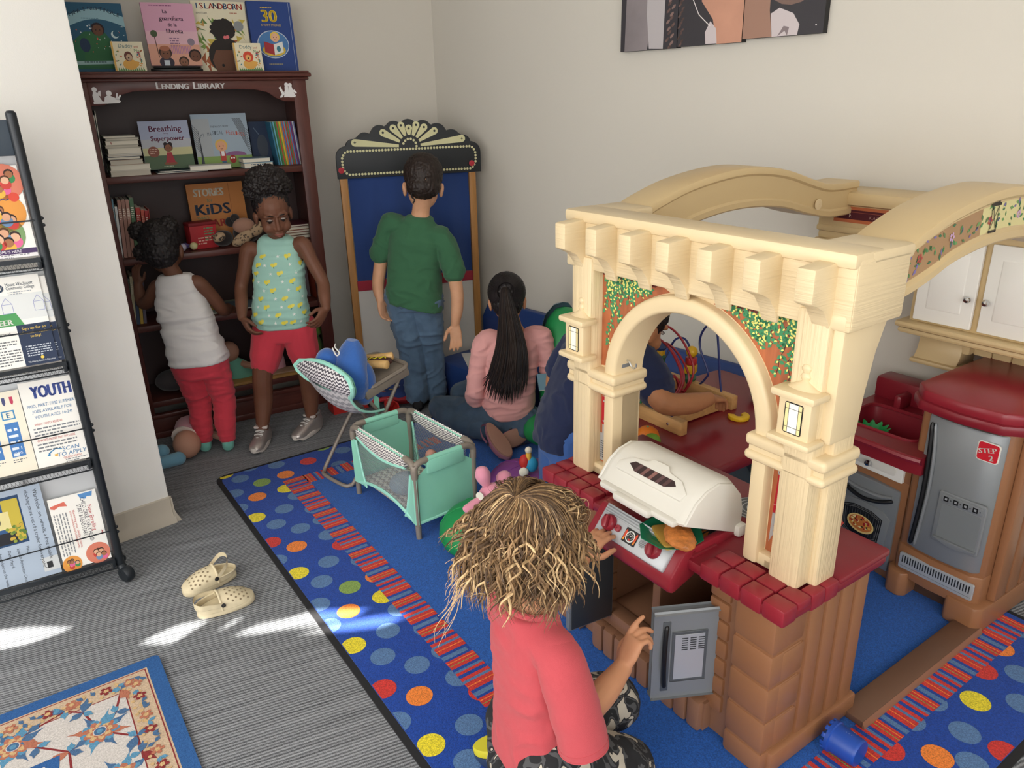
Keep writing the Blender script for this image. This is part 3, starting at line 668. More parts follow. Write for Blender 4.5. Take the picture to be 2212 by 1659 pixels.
MB().box(.088, .15, .30, .92, 0, .018, 'brown_plastic', .003).prism([(.15, .0), (.15, .018), (.156, .004), (.156, 0)], .3, .86, 'mocha', ax='y').build('floor_beam', PK)

plast('recess_grey', '#777b7e', .45); plast('cab_white', '#efede6', .4)
# --- back wall of the kitchen: oven, sink, fridge, cupboards
b = MB()
fr = [(-.112, 1.26), (-.112, .885), (-.10, .862), (.0, .848), (.10, .850), (.128, .868), (.150, 1.26)]
b.prism(fr, .155, .60, 'tan_plastic', bev=.006)
b.prism([(x, y-.006 if y < 1 else y) for x, y in fr], .06, .16, 'tan_plastic', bev=.006)
for x0, x1 in ((-.122, -.055), (.045, .150)): b.prism([(x0, 1.26), (x0, .862), (x0+.012, .838), (x1-.016, .832), (x1, .85), (x1+(.012 if x1 > 0 else 0), 1.26)], 0, .078, 'tan_plastic', bev=.007)
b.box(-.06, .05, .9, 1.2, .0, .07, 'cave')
for k in range(5): b.box(.13, .1525+.001*k, .90+k*.07, .963+k*.07, .08, .59, 'tan_plastic', .005)
ov = [(-.395, 1.22), (-.395, .908), (-.36, .912), (-.24, .905), (-.112, .880), (-.112, 1.22)]
b.prism(ov, .05, .335, 'tan_plastic', bev=.005); b.prism([(-.395, .93), (-.395, .908), (-.36, .912), (-.24, .905), (-.112, .880), (-.112, .90)], .33, .42, 'tan_plastic', bev=.004); b.prism([(-.395, 1.22), (-.395, .906), (-.365, .91), (-.365, 1.22)], 0, .06, 'tan_plastic', bev=.005); b.prism([(-.18, 1.22), (-.18, .895), (-.112, .882), (-.112, 1.22)], 0, .06, 'tan_plastic', bev=.005)
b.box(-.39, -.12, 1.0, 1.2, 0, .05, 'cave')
b.build('cabinet_base', PK)
DF = frame_at((.0155, .842, .37), (1, -.02, 0), (0, 0, 1))        # fridge front, z toward viewer
d = MB(DF)
secs = []
for x, o in ((-.1, -.022), (-.092, -.006), (-.06, .004), (0, .008), (.05, .006), (.088, -.003), (.1, -.018)): secs.append([(x, -.2, o-.02), (x, -.2, o-.004), (x, -.194, o), (x, .196, o), (x, .202, o-.004), (x, .202, o-.02)])
d.loft(secs, 'steel')
fd = d.build('fridge_door', PK)
h = MB(DF).tube(smooth_path([(-.079, -.188, .004), (-.072, -.1, .007), (-.068, 0, .009), (-.071, .1, .008), (-.079, .185, .004)], 6), [.003]+[.0065]*23+[.003], 'black_plastic', 8)
h.tube(smooth_path([(-.068, -.188, .004), (-.060, -.1, .008), (-.055, 0, .009), (-.059, .1, .008), (-.07, .185, .004)], 6), [.002]+[.0045]*23+[.002], 'steel', 8)
h.build('handle', fd)
dp = MB(DF @ T(.037, -.075, .006))
dp.prism(rrect(-.062, .060, -.067, .085, .008), -.002, .006, 'steel', bev=.003); dp.prism(rrect(-.05, .052, -.05, .05, .006), .0055, .0068, 'recess_grey')  # flat plate in darker steel, painting the shade of a recess
dp.prism(rrect(-.053, .054, .055, .078, .003), .005, .0078, 'steel', bev=.001)
for i in range(4):
    x = -.041+i*.025; dp.rect(x-.0065, x+.0065, .059, .073, 'black_plastic', z=.0081); dp.rect(x-.003, x+.003, .063, .069, 'silver', z=.0083); dp.disc(x+.0122, .066, .0018, 'darkgrey', z=.0081, n=8)
dp.prism([(-.058, -.05)] + arc(0, -.052, .055, 180, 360, 14) + [(.058, -.05)] if False else [(-.056+.112*i/12, -.05-.016*math.sin(PI*i/12)) for i in range(13)], .004, .016, 'steel', bev=.002)
dp.build('water_dispenser', fd)
lg = MB(DF @ T(.068, .155, .0035)); lg.prism(rrect(-.0275, .0275, -.027, .027, .009), 0, .0035, 'offwhite', bev=.001); lg.prism(rrect(-.0245, .0245, -.024, .024, .007), .0033, .0041, '#c8202f')
lg.text('STEP', 0, -.002, .0135, 'offwhite', z=.0044, w=.043, rot=18, bold=.05); lg.text('2', .011, -.020, .015, 'offwhite', z=.0044, rot=14, bold=.06)
lg.build('logo_badge', fd)
vg = MB(frame_at((.0155, .8455, .117), (1, -.02, 0), (0, 0, 1))); vg.prism(rrect(-.103, .103, -.026, .024, .005), -.004, .004, 'silver', bev=.002)
for i in range(26): vg.prism(rrect(-.094+i*.0074, -.091+i*.0074, -.006, .017, .0014, 2), .0035, .0045, 'black_plastic')
vg.rect(-.1, .1, -.017, -.0155, 'steel', z=.0044); vg.build('vent_grille', PK)
ct = MB()
tp = [(-.125, 1.26), (-.13, .85), (-.09, .80), (.02, .782), (.12, .79), (.17, .83), (.178, 1.26)]
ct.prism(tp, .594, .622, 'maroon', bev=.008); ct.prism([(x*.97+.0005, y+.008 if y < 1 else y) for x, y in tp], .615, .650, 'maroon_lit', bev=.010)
ct.build('fridge_counter', PK)
sk = MB()
op = rrect(-.36, -.125, .89, 1.08, .035)
oc = [(-.398, .826), (-.37, .821), (-.30, .815), (-.2, .812), (-.10, .806), (-.062, .812), (-.062, 1.22), (-.398, 1.22)]
me = [[Vector((x, y, 0)) for x, y in oc], [Vector((x, y, 0)) for x, y in op]]
tr = tessellate_polygon(me); fv = [v for l in me for v in l]
sk.add([(v.x, v.y, .455) for v in fv], tr, 'maroon')
k = len(oc)
for za, zb, off in ((.455, .43, 0), (.43, .40, .012)): sk.add([(x, y+(off if y < 1 else 0)*(1 if za < .45 else 0), za) for x, y in oc] + [(x, y+(.012 if y < 1 else 0), zb) for x, y in oc], [(i, (i+1) % k, k+(i+1) % k, k+i) for i in range(k)], 'maroon')
ops = [(UCX + (x-UCX)*.86, YC + (y-YC)*.84) for UCX, YC in ((-.2425, .985),) for x, y in op]; n = len(op)
sk.add([(x, y, .455) for x, y in op] + [(x, y, .345) for x, y in ops], [(i, (i+1) % n, n+(i+1) % n, n+i) for i in range(n)] + [tuple(range(n, 2*n))], 'maroon')
sk.tube([(x, y, .455) for x, y in op], .006, 'maroon', 6, closed=True)
sk.tube([(x, y-.0, .447) for x, y in oc[:6]], .010, 'maroon', 8)
sk.box(-.398, -.062, 1.14, 1.22, .45, .525, 'maroon', .012); sk.box(-.30, -.275, 1.08, 1.15, .45, .50, 'maroon', .01); sk.box(-.22, -.2, 1.1, 1.15, .45, .49, 'maroon', .008)
sk.build('sink_counter', PK)
def onfront(u0, u1, v, tl): return frame_at(((u0+u1)/2, v, 0), (1, tl, 0), (0, 0, 1))
DR = onfront(-.343, -.128, .893, -.09)
d = MB(DR); d.prism(rrect(-.105, .105, .327, .385, .006), -.02, .008, 'cab_white', bev=.004); d.prism(rrect(-.083, .083, .341, .371, .012), .0065, .0095, 'offwhite', bev=.0015); dw = d.build('drawer', PK)
def knob(X, p, r=.0095, name='knob'):
    k = MB(X); k.lathe([(r*.5, 0), (r*.42, r*.6), (r*.9, r*1.0), (r, r*1.5), (r*.75, r*2.05), (r*.05, r*2.25)], 'chrome', 16, caps=False); return k.build(name, p)
knob(DR @ T(0, .356, .009), dw)
d = MB(DR); d.prism(rrect(-.104, .104, .03, .30, .006), -.02, .006, 'steel', bev=.004)
d.prism([(-.09, .2), (-.06, .218), (0, .223), (.06, .218), (.09, .2), (.082, .1), (.05, .078), (0, .07), (-.05, .078), (-.082, .1)], .004, .0095, 'steel', bev=.002)
od = d.build('oven_door', PK)
w = MB(DR); gp = [(-.068, .19), (-.03, .203), (.03, .203), (.068, .19), (.062, .11), (.03, .092), (-.03, .092), (-.062, .11)]
w.flat(gp, 'black_plastic', z=.010)
for sc_ in (.93, .84): w.line([(x*sc_, .147+(y-.147)*sc_) for x, y in gp + gp[:1]], .0012, '#8d8f8c', z=.0103)
for i in range(12): w.line([(-.05+i*.009, .115), (-.05+i*.009, .19)], .0007, '#7d7f7c', z=.0102)
w.disc(.0, .146, .046, '#e9cd86', z=.0106, ry=.03); w.disc(.0, .147, .040, '#cf7b3e', z=.0108, ry=.025)
q = random.Random(8)
for i in range(34):
    t, r = q.uniform(0, 2*PI), q.random()**.5; w.disc(.036*r*math.cos(t), .147+.022*r*math.sin(t), q.uniform(.0025, .006), ('#a8242a', '#a8242a', '#f0e2a4', '#3c3a2a', '#e3b24f', '#f0e2a4')[i % 6], z=.011+i*.00001, n=8, ry=q.uniform(.002, .0045))
w.build('oven_window', od)
h = MB(DR); h.tube(smooth_path([(-.088, .262, .006), (-.05, .246, .014), (0, .238, .018), (.05, .246, .014), (.088, .262, .006)], 5), [.003]+[.006]*19+[.003], 'black_plastic', 8); h.tube(smooth_path([(-.085, .272, .006), (-.045, .262, .011), (0, .26, .012), (.045, .262, .011), (.085, .272, .006)], 5), .006, 'steel', 8); h.build('handle', od)
# upper cupboards
up = MB()
up.box(-.30, .165, 1.09, 1.27, .735, 1.03, 'sand', .006); up.box(-.325, .18, 1.055, 1.27, .722, .742, 'sand', .009); up.box(-.318, .175, 1.065, 1.27, .704, .722, 'sand', .008); up.box(-.32, .18, 1.05, 1.27, 1.02, 1.05, 'sand', .01)
up.prism([(1.14, .61), (1.25, .61), (1.25, .706), (1.16, .706), (1.165, .67), (1.158, .635)], -.295, -.165, 'sand', ax='x', bev=.005); up.box(-.30, -.16, 1.13, 1.25, .60, .615, 'sand', .006)
up.build('upper_cabinet', PK)
bp = MB().box(-.178, -.145, 1.165, 1.25, .648, .706, 'sand', .01)
for i in range(6): bp.box(-.147+i*.052, -.097+i*.052, 1.19, 1.25, .648, .706, 'sand', .005)
bp.build('back_panel', PK)
for x0 in (-.286, -.106):
    X = frame_at((x0+.084, 1.088, .872), (1, 0, 0), (0, 0, 1)); d = MB(X); d.prism(rrect(-.081, .081, -.122, .122, .004), 0, .012, 'cab_white', bev=.003)
    for k_, (s0, s1, z0_, z1_) in enumerate(((1, .93, .012, .007), (.93, .8, .007, .014))):
        A = rrect(-.058*s0, .058*s0, -.098*s0, .098*s0, .003, 2); B_ = rrect(-.058*s1, .058*s1, -.098*(s1 + (.03 if k_ else 0)), .098*(s1+(.03 if k_ else 0)), .003, 2); n = len(A)
        d.add([(*p, z0_) for p in A] + [(*p, z1_) for p in B_], [(i, (i+1) % n, n+(i+1) % n, n+i) for i in range(n)] + ([tuple(range(n, 2*n))] if k_ else []), 'cab_white')
    dd = d.build('cabinet_door', PK); knob(X @ T(.066 if x0 < -.2 else -.066, -.035, .012), dd)
sh = MB(); sh.box(-.63, -.27, 1.075, 1.215, .985, 1.062, 'sand', .006); sh.box(-.635, -.262, 1.055, 1.22, 1.055, 1.098, 'sand', .014)
for z0_, z1_, e in ((.968, .99, .008), (.945, .97, .0), (.915, .947, .012)): sh.box(-.63-e*.5, -.265, 1.08-e, 1.215, z0_, z1_, 'sand', .008)
sh.box(-.60, -.28, 1.10, 1.21, .90, .92, 'gunmetal', .004)
so_ = sh.build('shelf_box', PK)
sg = MB(FY(1.0735)); sg.rect(-.575, -.30, 1.004, 1.052, '#b5653f'); sg.rect(-.57, -.305, 1.014, 1.043, '#4c1720', z=.0003); sg.line([(-.57, 1.036), (-.305, 1.036)], .0015, '#8d4a3a', z=.0005); sg.text('P.', -.52, 1.02, .009, '#d9c7b5', z=.0006); sg.text('K A U H O R .', -.42, 1.02, .009, '#a9837c', z=.0006); sg.build('shelf_sign', so_)

# ------------------------------------------------------------------ bookcase
mat('cherry', '#5a3029', .38, spec=.45, var=(1, .22, (6, 60, 60))); mat('cherry_v', '#5a3029', .38, spec=.45, var=(1, .22, (60, 60, 6))); mat('cherry_dark', '#3a2523', .5); mat('paper', '#e9e3d3', .8); mat('paper_grey', '#cfc9ba', .8); mat('white_vinyl', '#eceaea', .5); mat('raw_board', '#b58a4e', .6)
BX = T(-.859, 3.529, 0) @ RZ(30)
FX = Matrix(((1, 0, 0, 0), (0, 0, -1, 0), (0, 1, 0, 0), (0, 0, 0, 1)))      # draw in x,z facing -y
bk = thing('bookcase', 'tall dark cherry wood lending library bookcase with open shelves', 'bookcase', (-.859, 3.529, 0), 30)
b = MB()
for x0, x1 in ((-.90, -.872), (-.033, -.005)): b.box(x0, x1, .012, .285, 0, 1.49, 'cherry_v', .002)
for x0, x1 in ((-.903, -.845), (-.060, -.002)): b.box(x0, x1, 0, .016, .10, 1.49, 'cherry_v', .003)
b.build('side_panel', bk)
b = MB(); ap = [(-.846, 1.495), (-.846, 1.402), (-.80, 1.404), (-.765, 1.418), (-.735, 1.440), (-.69, 1.452), (-.62, 1.455), (-.29, 1.455), (-.22, 1.452), (-.17, 1.440), (-.14, 1.418), (-.105, 1.404), (-.059, 1.402), (-.059, 1.495)]
b.prism(ap, .001, .016, 'cherry', ax='y', bev=.003); b.build('apron', bk)
b = MB()
for x0, x1, y0, z0, z1 in ((-.915, .010, -.012, 1.488, 1.500), (-.925, .020, -.022, 1.500, 1.516), (-.918, .013, -.016, 1.514, 1.525)): b.box(x0, x1, y0, .29, z0, z1, 'cherry', .005)
b.build('cornice', bk)
MB().box(-.88, -.02, .272, .283, .05, 1.49, 'cherry_dark').build('back_panel', bk)
for z in (1.135, .805, .515, .168): MB().box(-.873, -.032, .006, .272, z-.027, z, 'cherry', .003).build('shelf', bk)
b = MB().box(-.905, 0, -.008, .02, 0, .105, 'cherry', .004).box(-.908, .003, -.014, .02, .0, .03, 'cherry', .005).box(-.907, .002, -.012, .02, .09, .112, 'cherry', .005); b.build('plinth', bk)
s = MB(FX @ T(0, 0, .0006)); X0 = -.466
for t, x, h, w in (('L', -.602, .027, None), ('ENDING', -.582, .021, .10), ('L', -.463, .027, None), ('IBRARY', -.445, .021, .104)): s.text(t, x, 1.459, h, 'white_vinyl', w=w, al='l', bold=.06)
s.build('sign_lettering', bk, label='white vinyl LENDING LIBRARY lettering')
# two silhouettes of children reading
def sil(parts):
    s = MB(FX @ T(0, 0, .0006))
    for k, a in parts:
        if k == 'd': s.disc(*a, 'white_vinyl', n=14)
        else: s.flat(a, 'white_vinyl', z=.0001)
    s.build('reader_silhouette', bk)
sil([('p', [(-.835, 1.41), (-.745, 1.412), (-.738, 1.419), (-.835, 1.418)]), ('d', (-.824, 1.462, .009)), ('p', [(-.832, 1.417), (-.834, 1.44), (-.829, 1.455), (-.819, 1.453), (-.812, 1.438), (-.803, 1.418)]), ('p', [(-.818, 1.445), (-.806, 1.436), (-.803, 1.458), (-.811, 1.455)]),
     ('d', (-.776, 1.448, .010)), ('p', [(-.797, 1.418), (-.793, 1.434), (-.783, 1.44), (-.772, 1.438), (-.745, 1.425), (-.74, 1.419)]), ('p', [(-.757, 1.424), (-.750, 1.448), (-.745, 1.447), (-.749, 1.430), (-.738, 1.443), (-.735, 1.438), (-.745, 1.422)])])
sil([('d', (-.088, 1.47, .0085)), ('d', (-.073, 1.468, .0085)), ('p', [(-.096, 1.463), (-.082, 1.465), (-.078, 1.42), (-.104, 1.42), (-.098, 1.44)]), ('p', [(-.08, 1.463), (-.066, 1.462), (-.060, 1.44), (-.052, 1.425), (-.056, 1.419), (-.08, 1.419)]), ('p', [(-.099, 1.445), (-.118, 1.425), (-.122, 1.419), (-.112, 1.419), (-.1, 1.432)]), ('p', [(-.122, 1.459), (-.113, 1.463), (-.103, 1.436), (-.111, 1.432)]), ('p', [(-.066, 1.446), (-.05, 1.432), (-.046, 1.438), (-.056, 1.45)])])

def lift(X, w, d, h):              # set a leaning book down on its lowest corner
    lo = min((X @ Vector((a, b, c))).z for a in (0, w) for b in (0, d) for c in (0, h)); return T(0, 0, X.translation.z - lo + .0004) @ X
def book(label, X, w, h, t, cover, art=None, spine=None, group=None, page='paper', parts=True):
    """upright book, front cover facing -y, lower left corner at the origin"""
    rt = bpy.data.objects.new('book', None); COL.objects.link(rt); rt.matrix_world = BX @ lift(X, w, t, h); tag(rt, label, 'book', group)
    c = MB(); bd = .0022
    c.box(0, w, 0, bd, 0, h, cover); c.box(0, w, t-bd, t, 0, h, spine or cover); c.box(-.0005, .003, 0, t, 0, h, spine or cover)
    if art: art(MBX(c, FX @ T(0, 0, .0004)))
    c.build('cover', rt)
    MB().box(.003, w-.003, bd, t-bd, .002, h-.003, page).build('pages', rt)
    return rt
class MBX:                          # drawing proxy that applies a matrix
    def __init__(s, mb, X): s.mb = mb; s.X = X
    def __getattr__(s, n):
        f = getattr(s.mb, n)
        def g(*a, **k): k.setdefault('X', s.X); f(*a, **k); return s
        return g
def head(a, x, y, r, skin, hair, z=.0003, hs=1.15):
    a.disc(x, y+r*.2, r*hs, hair, z=z, n=16); a.disc(x, y, r*.9, skin, z=z+.0001, n=16, ry=r)
    for sx in (-1, 1): a.disc(x+sx*r*.33, y+r*.05, r*.11, '#2a1c18', z=z+.0002, n=8)
    a.line([(x-r*.22, y-r*.42), (x, y-r*.5), (x+r*.22, y-r*.42)], r*.1, '#8a4a42', z=z+.0002)
def art_night(a):
    a.rect(0, .2, 0, .255, '#2d5f7c'); q = random.Random(2)
    a.flat([(.0, .012), (.0, .11), (.05, .15), (.12, .15), (.16, .09), (.2, .05), (.2, .012)], '#2f6a4a', z=.0001)
    a.flat([(.03, .02), (.045, .12), (.075, .15), (.11, .15), (.135, .11), (.14, .02)], '#356f45', z=.0002)
    pts = [(.0+.2*i/12, .205+.028*math.sin(PI*i/12)) for i in range(13)] + [(.2-.2*i/12, .168+.028*math.sin(PI*(12-i)/12)) for i in range(13)]
    a.flat(pts, '#9cc3cf', z=.0002)
    for i, ch in enumerate("MAMA'S NIGHTINGALE"):
        t = (i+.8)/18.6; a.text(ch, .012+.176*t, .202+.026*math.sin(PI*t), .0145, '#26384a', z=.0004, rot=18*math.cos(PI*t))
    a.greek(.05, .2, .1, .007, 1, '#54788a', z=.0004); head(a, .1, .155, .021, '#6d4a38', '#2a2028')
    for i in range(26): a.disc(q.uniform(.01, .19), q.uniform(.06, .175), q.uniform(.0014, .003), ('#e8f0f2', '#d9604f', '#e8f0f2')[i % 3], z=.0003, n=6)
    a.disc(.158, .14, .014, '#cfe3e6', z=.0003); a.disc(.163, .144, .012, '#2d5f7c', z=.0004); a.disc(.045, .1, .018, '#2b3f5c', z=.0003, ry=.026)
    a.flat([(.0, .028), (.2, .032), (.2, .045), (.0, .041)], '#a6c6c6', z=.0003); a.greek(.03, .04, .13, .008, 1, '#3b5a5c', z=.0005)
def art_guard(a):
    a.rect(0, .195, 0, .235, '#d9a5bd'); a.rect(0, .195, 0, .08, '#d8a18c', z=.0001); a.rect(0, .195, .08, .13, '#dfb4c0', z=.0001); a.greek(.03, .227, .14, .008, 1, '#8d4f78', z=.0003, seed=3)
    for t, x, y, h in (('La', .085, .197, .014), ('guardiana', .105, .170, .017), ('de la', .105, .148, .013), ('libreta', .11, .122, .018)): a.text(t, x, y, h, '#433248', z=.0003, bold=.03)
    for i in range(4): a.greek(.085, .105-i*.0095, .06, .009, 1, '#8d6a86', z=.0003, seed=i)
    a.line([(.035, .03), (.03, .11)], .003, '#5c4038', z=.0003); a.disc(.03, .12, .013, '#4c5a3f', z=.0003)
    for i in range(14): a.rect(.08+i*.006, .083+i*.006, .045, .075, '#b07fa6', z=.0002)
    head(a, .06, .045, .021, '#7d5340', '#3a2a26'); a.disc(.06, .065, .019, '#a86a52', z=.0006, ry=.01); a.disc(.06, .012, .028, '#3b3340', z=.00025, ry=.022); a.rect(.05, .07, 0, .02, '#c9d2dc', z=.0004)
    head(a, .125, .012, .017, '#8a5f4a', '#3a2a26'); head(a, .172, .035, .021, '#6b4636', '#2d2220'); a.disc(.165, .09, .014, '#8a7d8c', z=.0004)
def art_island(a):
    a.rect(0, .215, 0, .275, '#e6dfc4'); q = random.Random(6)
    for i in range(60): a.flat([(x, y), (x+q.uniform(.01, .03), y+q.uniform(-.03, .03)), (x+q.uniform(-.02, .02), y+q.uniform(.01, .03))], ('#7d9a4c', '#c9b452', '#a8613f', '#d8cf9c', '#5f7f4a', '#b98f4e')[i % 6], z=.0001+i*.000002) if (x := q.uniform(.0, .19)) is not None and (y := q.uniform(.02, .2)) is not None else 0
    for i, ch in enumerate('ISLANDBORN'): a.text(ch, .022+i*.019, .245, .023, ('#2f5d8a', '#c0392f', '#2f5d8a', '#c0392f', '#2e4a63', '#c0392f', '#2f5d8a', '#c0392f', '#2f5d8a', '#c0392f')[i], z=.0005, bold=.03)
    a.text('JUNOT DIAZ', .037, .225, .007, '#444444', z=.0005, w=.045); a.greek(.15, .232, .05, .007, 1, '#b06048', z=.0005)
    pts = []
    for i in range(40): t = 2*PI*i/40; r = (1+.09*q.uniform(-1, 1)); pts.append((.11+.05*r*math.cos(t), .165+.044*r*math.sin(t)))
    a.flat(pts, '#262220', z=.0006); a.disc(.11, .06, .072, '#2b2523', z=.0007, ry=.075); a.flat([(.062, 0), (.05, .045), (.07, .085), (.15, .085), (.17, .045), (.158, 0)], '#6f4a38', z=.0008)
    a.disc(.09, .025, .006, '#1d1a1a', z=.001, n=10); a.disc(.115, .135, .007, '#e2767c', z=.001); a.disc(.126, .137, .007, '#e2767c', z=.001); a.disc(.178, .18, .02, '#8f9496', z=.0008)
def art_thirty(a):
    a.rect(.0, .186, 0, .275, '#2b4687'); a.line([(.176, .0), (.176, .275)], .0012, '#b9c5d6', z=.0002); a.greek(.055, .255, .08, .008, 1, '#d9b94a', z=.0003)
    a.text('30', .088, .197, .05, '#f0cf3f', z=.0003, bold=.05); a.text('SHORT STORIES', .092, .181, .008, '#d9b94a', z=.0003, w=.085); a.disc(.09, .108, .068, '#c9d3df', z=.0003, ry=.056, n=28); a.disc(.09, .108, .065, '#4f7fb5', z=.0004, ry=.053, n=28); a.disc(.09, .085, .05, '#d9b94a', z=.00045, ry=.025)
    head(a, .1, .135, .018, '#e6b493', '#e6c64f', z=.0005); a.flat([(.05, .12), (.09, .108), (.09, .065), (.05, .077)], '#a8393f', z=.0008); a.flat([(.09, .108), (.13, .12), (.13, .077), (.09, .065)], '#e4e6e2', z=.0008); a.disc(.11, .09, .009, '#3f7f94', z=.0009, ry=.012); a.greek(.06, .03, .1, .006, 1, '#c9b76a', z=.0003)
def art_daddy(a, lion):
    w = .112; a.rect(0, w, 0, .108, '#ece3c6'); q = random.Random(3); a.rect(0, .006, 0, .108, '#e3b65f', z=.0001)
    a.text('Daddy', .05, .086, .014, '#3f6f78', z=.0003); a.text('and', .087, .086, .008, '#c25b42', z=.0003); a.text('Me', .088, .07, .012, '#5a8a5c', z=.0003)
    for i in range(24):
        x, y = q.choice((q.uniform(.008, .03), q.uniform(.085, .105))), q.uniform(.02, .075); an = q.uniform(0, 360)
        a.disc(x, y, .005, ('#c7623f', '#6d9263', '#d99a4e', '#3f7f8f', '#b8486a')[i % 5], z=.0002, n=8, ry=.0022, rot=an)
    for i in range(12): a.flat([(.01+i*.008, 0), (.018+i*.008, 0), (.012+i*.008, .014)], '#5f8f5a', z=.0002)
    a.disc(.056, .024, .026, '#e3ad58', z=.0003, ry=.02); a.disc(.078, .026, .01, '#e3ad58', z=.0004)
    if lion: a.disc(.054, .054, .021, '#d8503a', z=.0004); a.disc(.054, .05, .012, '#e8b069', z=.0005)
    else: a.disc(.054, .054, .015, '#6d4038', z=.0004, ry=.018); a.disc(.056, .05, .011, '#c9a98c', z=.0005, ry=.012)
    a.disc(.054, .048, .003, '#2a1c18', z=.0007, n=8)
TZ = 1.5255
g = 'picture books displayed on top of the bookcase'
book("blue and green picture book titled Mama's Nightingale", T(-.86, .13, TZ) @ RX(-8), .2, .255, .010, '#2d5f7c', art_night, group=g)
book('pink picture book titled La guardiana de la libreta on a black stand', T(-.596, .075, TZ+.022) @ RX(-9) @ RZ(0), .195, .235, .010, '#c98fa8', art_guard, group=g)
book('picture book titled Islandborn with a dark haired child', T(-.398, .13, TZ) @ RX(-7), .215, .275, .012, '#e6dfc4', art_island, group=g)
book('blue storybook with a big yellow 30 on the cover', T(-.176, .125, TZ) @ RX(-5), .186, .278, .024, '#2b4687', art_thirty, group=g)
book('small square Daddy and Me board book with an animal in a round hole', T(-.732, .04, TZ) @ RX(-10), .112, .108, .016, '#ece3c6', lambda a: art_daddy(a, False), group=g)
book('small square Daddy and Me board book with a red-maned lion', T(-.274, .04, TZ) @ RX(-10), .112, .108, .016, '#ece3c6', lambda a: art_daddy(a, True), group=g)
st = thing('display_stand', 'low black oval stand under the pink picture book', 'book stand'); st.matrix_world = BX @ T(-.505, .06, TZ)
MB().prism([(.10*math.cos(t), .032*math.sin(t)) for t in (2*PI*i/32 for i in range(32))], 0, .012, 'black_plastic', bev=.004).prism([(.09*math.cos(t), .026*math.sin(t)-.004) for t in (2*PI*i/32 for i in range(32))], .012, .021, 'black_plastic', bev=.004).build('base', st)

# second shelf
def art_breath(a):
    a.rect(0, .192, 0, .192, '#a9b2cc'); a.rect(0, .192, 0, .055, '#5a6f56', z=.0001); a.rect(0, .192, .055, .085, '#c9c79a', z=.0001); a.rect(0, .192, .085, .12, '#b9bdc6', z=.0001)
    a.text('Breathing', .1, .15, .024, '#7a3550', z=.0004, w=.125, bold=.03); a.text('is my', .1, .14, .006, '#7a3550', z=.0004); a.text('Superpower', .103, .113, .02, '#7a3550', z=.0004, w=.13, bold=.03)
    a.disc(.04, .07, .022, '#8a5548', z=.0004, n=20); a.greek(.026, .082, .028, .008, 3, '#d8b5a5', z=.0006); a.disc(.09, .099, .008, '#2a2024', z=.0004); a.disc(.108, .099, .008, '#2a2024', z=.0004); head(a, .099, .083, .015, '#8a5a42', '#2a2024', z=.0005)
    a.flat([(.08, .025), (.09, .066), (.108, .066), (.118, .025)], '#a83a44', z=.0005); a.disc(.099, .022, .026, '#8a5a42', z=.0004, ry=.008); a.greek(.07, .012, .06, .008, 1, '#b9c2a8', z=.0004)
def art_magic(a):
    w, h = .228, .205; a.rect(0, w, 0, h, '#9fb0bf'); a.rect(0, w, 0, .05, '#86a35c', z=.0001); a.rect(0, .07, 0, h, '#a7adb2', z=.00005); a.disc(.16, .052, .045, '#8a5f8a', z=.00008, ry=.016)
    a.text('THE MAGIC OF MY', .11, .168, .008, '#4a4a50', z=.0004, w=.075)
    for i, ch in enumerate('MY MAGICAL FEELINGS'): a.text(ch, .03+i*.0098, .128+.012*math.sin(PI*i/18), .016, '#55606c' if i < 10 else '#b5523f', z=.0004, w=.007)
    for i in range(9): a.line([(.01+i*.002, 0), (.02, .06+i*.012), (.0, .1+i*.01)], .0018, '#4a5058', z=.0003); a.line([(.2-i*.004, h), (.215, .16-i*.01), (w, .15-i*.012)], .0018, '#3f3a38', z=.0003)
    head(a, .105, .09, .022, '#dca583', '#d9b25a', z=.0004); a.rect(.095, .118, .03, .07, '#b8483f', z=.0005); a.rect(.1, .113, .05, .07, '#e8e8ea', z=.0006); a.rect(.098, .116, .005, .03, '#4a6a8c', z=.0005); a.disc(.145, .035, .014, '#a02f2a', z=.0006, ry=.017)
    for sx in (.14, .15): a.disc(sx, .04, .004, '#f2f2ee', z=.0008, n=8)
g = 'picture books facing out on the upper shelves'
book('picture book titled Breathing is my Superpower on the second shelf', T(-.685, .09, 1.1475) @ RX(-7), .192, .192, .008, '#a9b2cc', art_breath, group=g)
book('picture book titled My Magical Feelings with a blond boy', T(-.476, .10, 1.136) @ RX(-7), .228, .224, .012, '#9fb0bf', art_magic, group=g)
def solid(label, X, dims, col, side='paper', group=None, art=None):
    """closed book as one mesh: covers above and below, page block between; dims = width, depth, thickness lying flat"""
    w, d, t = dims; m = MB(); bd = min(.002, t*.2)
    m.box(0, w, 0, d, 0, bd, col); m.box(0, w, 0, d, t-bd, t, col); m.box(.002, w-.002, .002, d-.003, bd, t-bd, side); m.box(0, w, d-.003, d, 0, t, col)
    if art: art(m)
    o = m.build('book', flat=True); o.matrix_world = BX @ X; return tag(o, label, 'book', group)
z = 1.1355; g = 'books lying in a stack on the second shelf'
stk = [(.15, .022, '#ddd8cb', 'bottom cream paperback of the stack on the second shelf'), (.148, .021, '#d6d1c3', 'second cream paperback from the bottom of the second shelf stack'), (.122, .020, '#b19a86', 'tan book just above the two wide paperbacks in the stack'), (.120, .012, '#353b45', 'dark-covered thin book in the middle of the stack'), (.126, .009, '#e4e2da', 'thin white book in the middle of the stack'), (.124, .024, '#c9c4b6', 'pale grey thick book in the upper half of the stack'), (.122, .010, '#b5b09f', 'thin grey book below the red-marked book in the stack'), (.121, .017, '#c4bfae', 'book with a small red mark on its page edge'), (.122, .010, '#9f9b8c', 'slim book second from the top of the stack'), (.117, .008, '#b4b2a8', 'topmost slim book of the stack on the second shelf')]
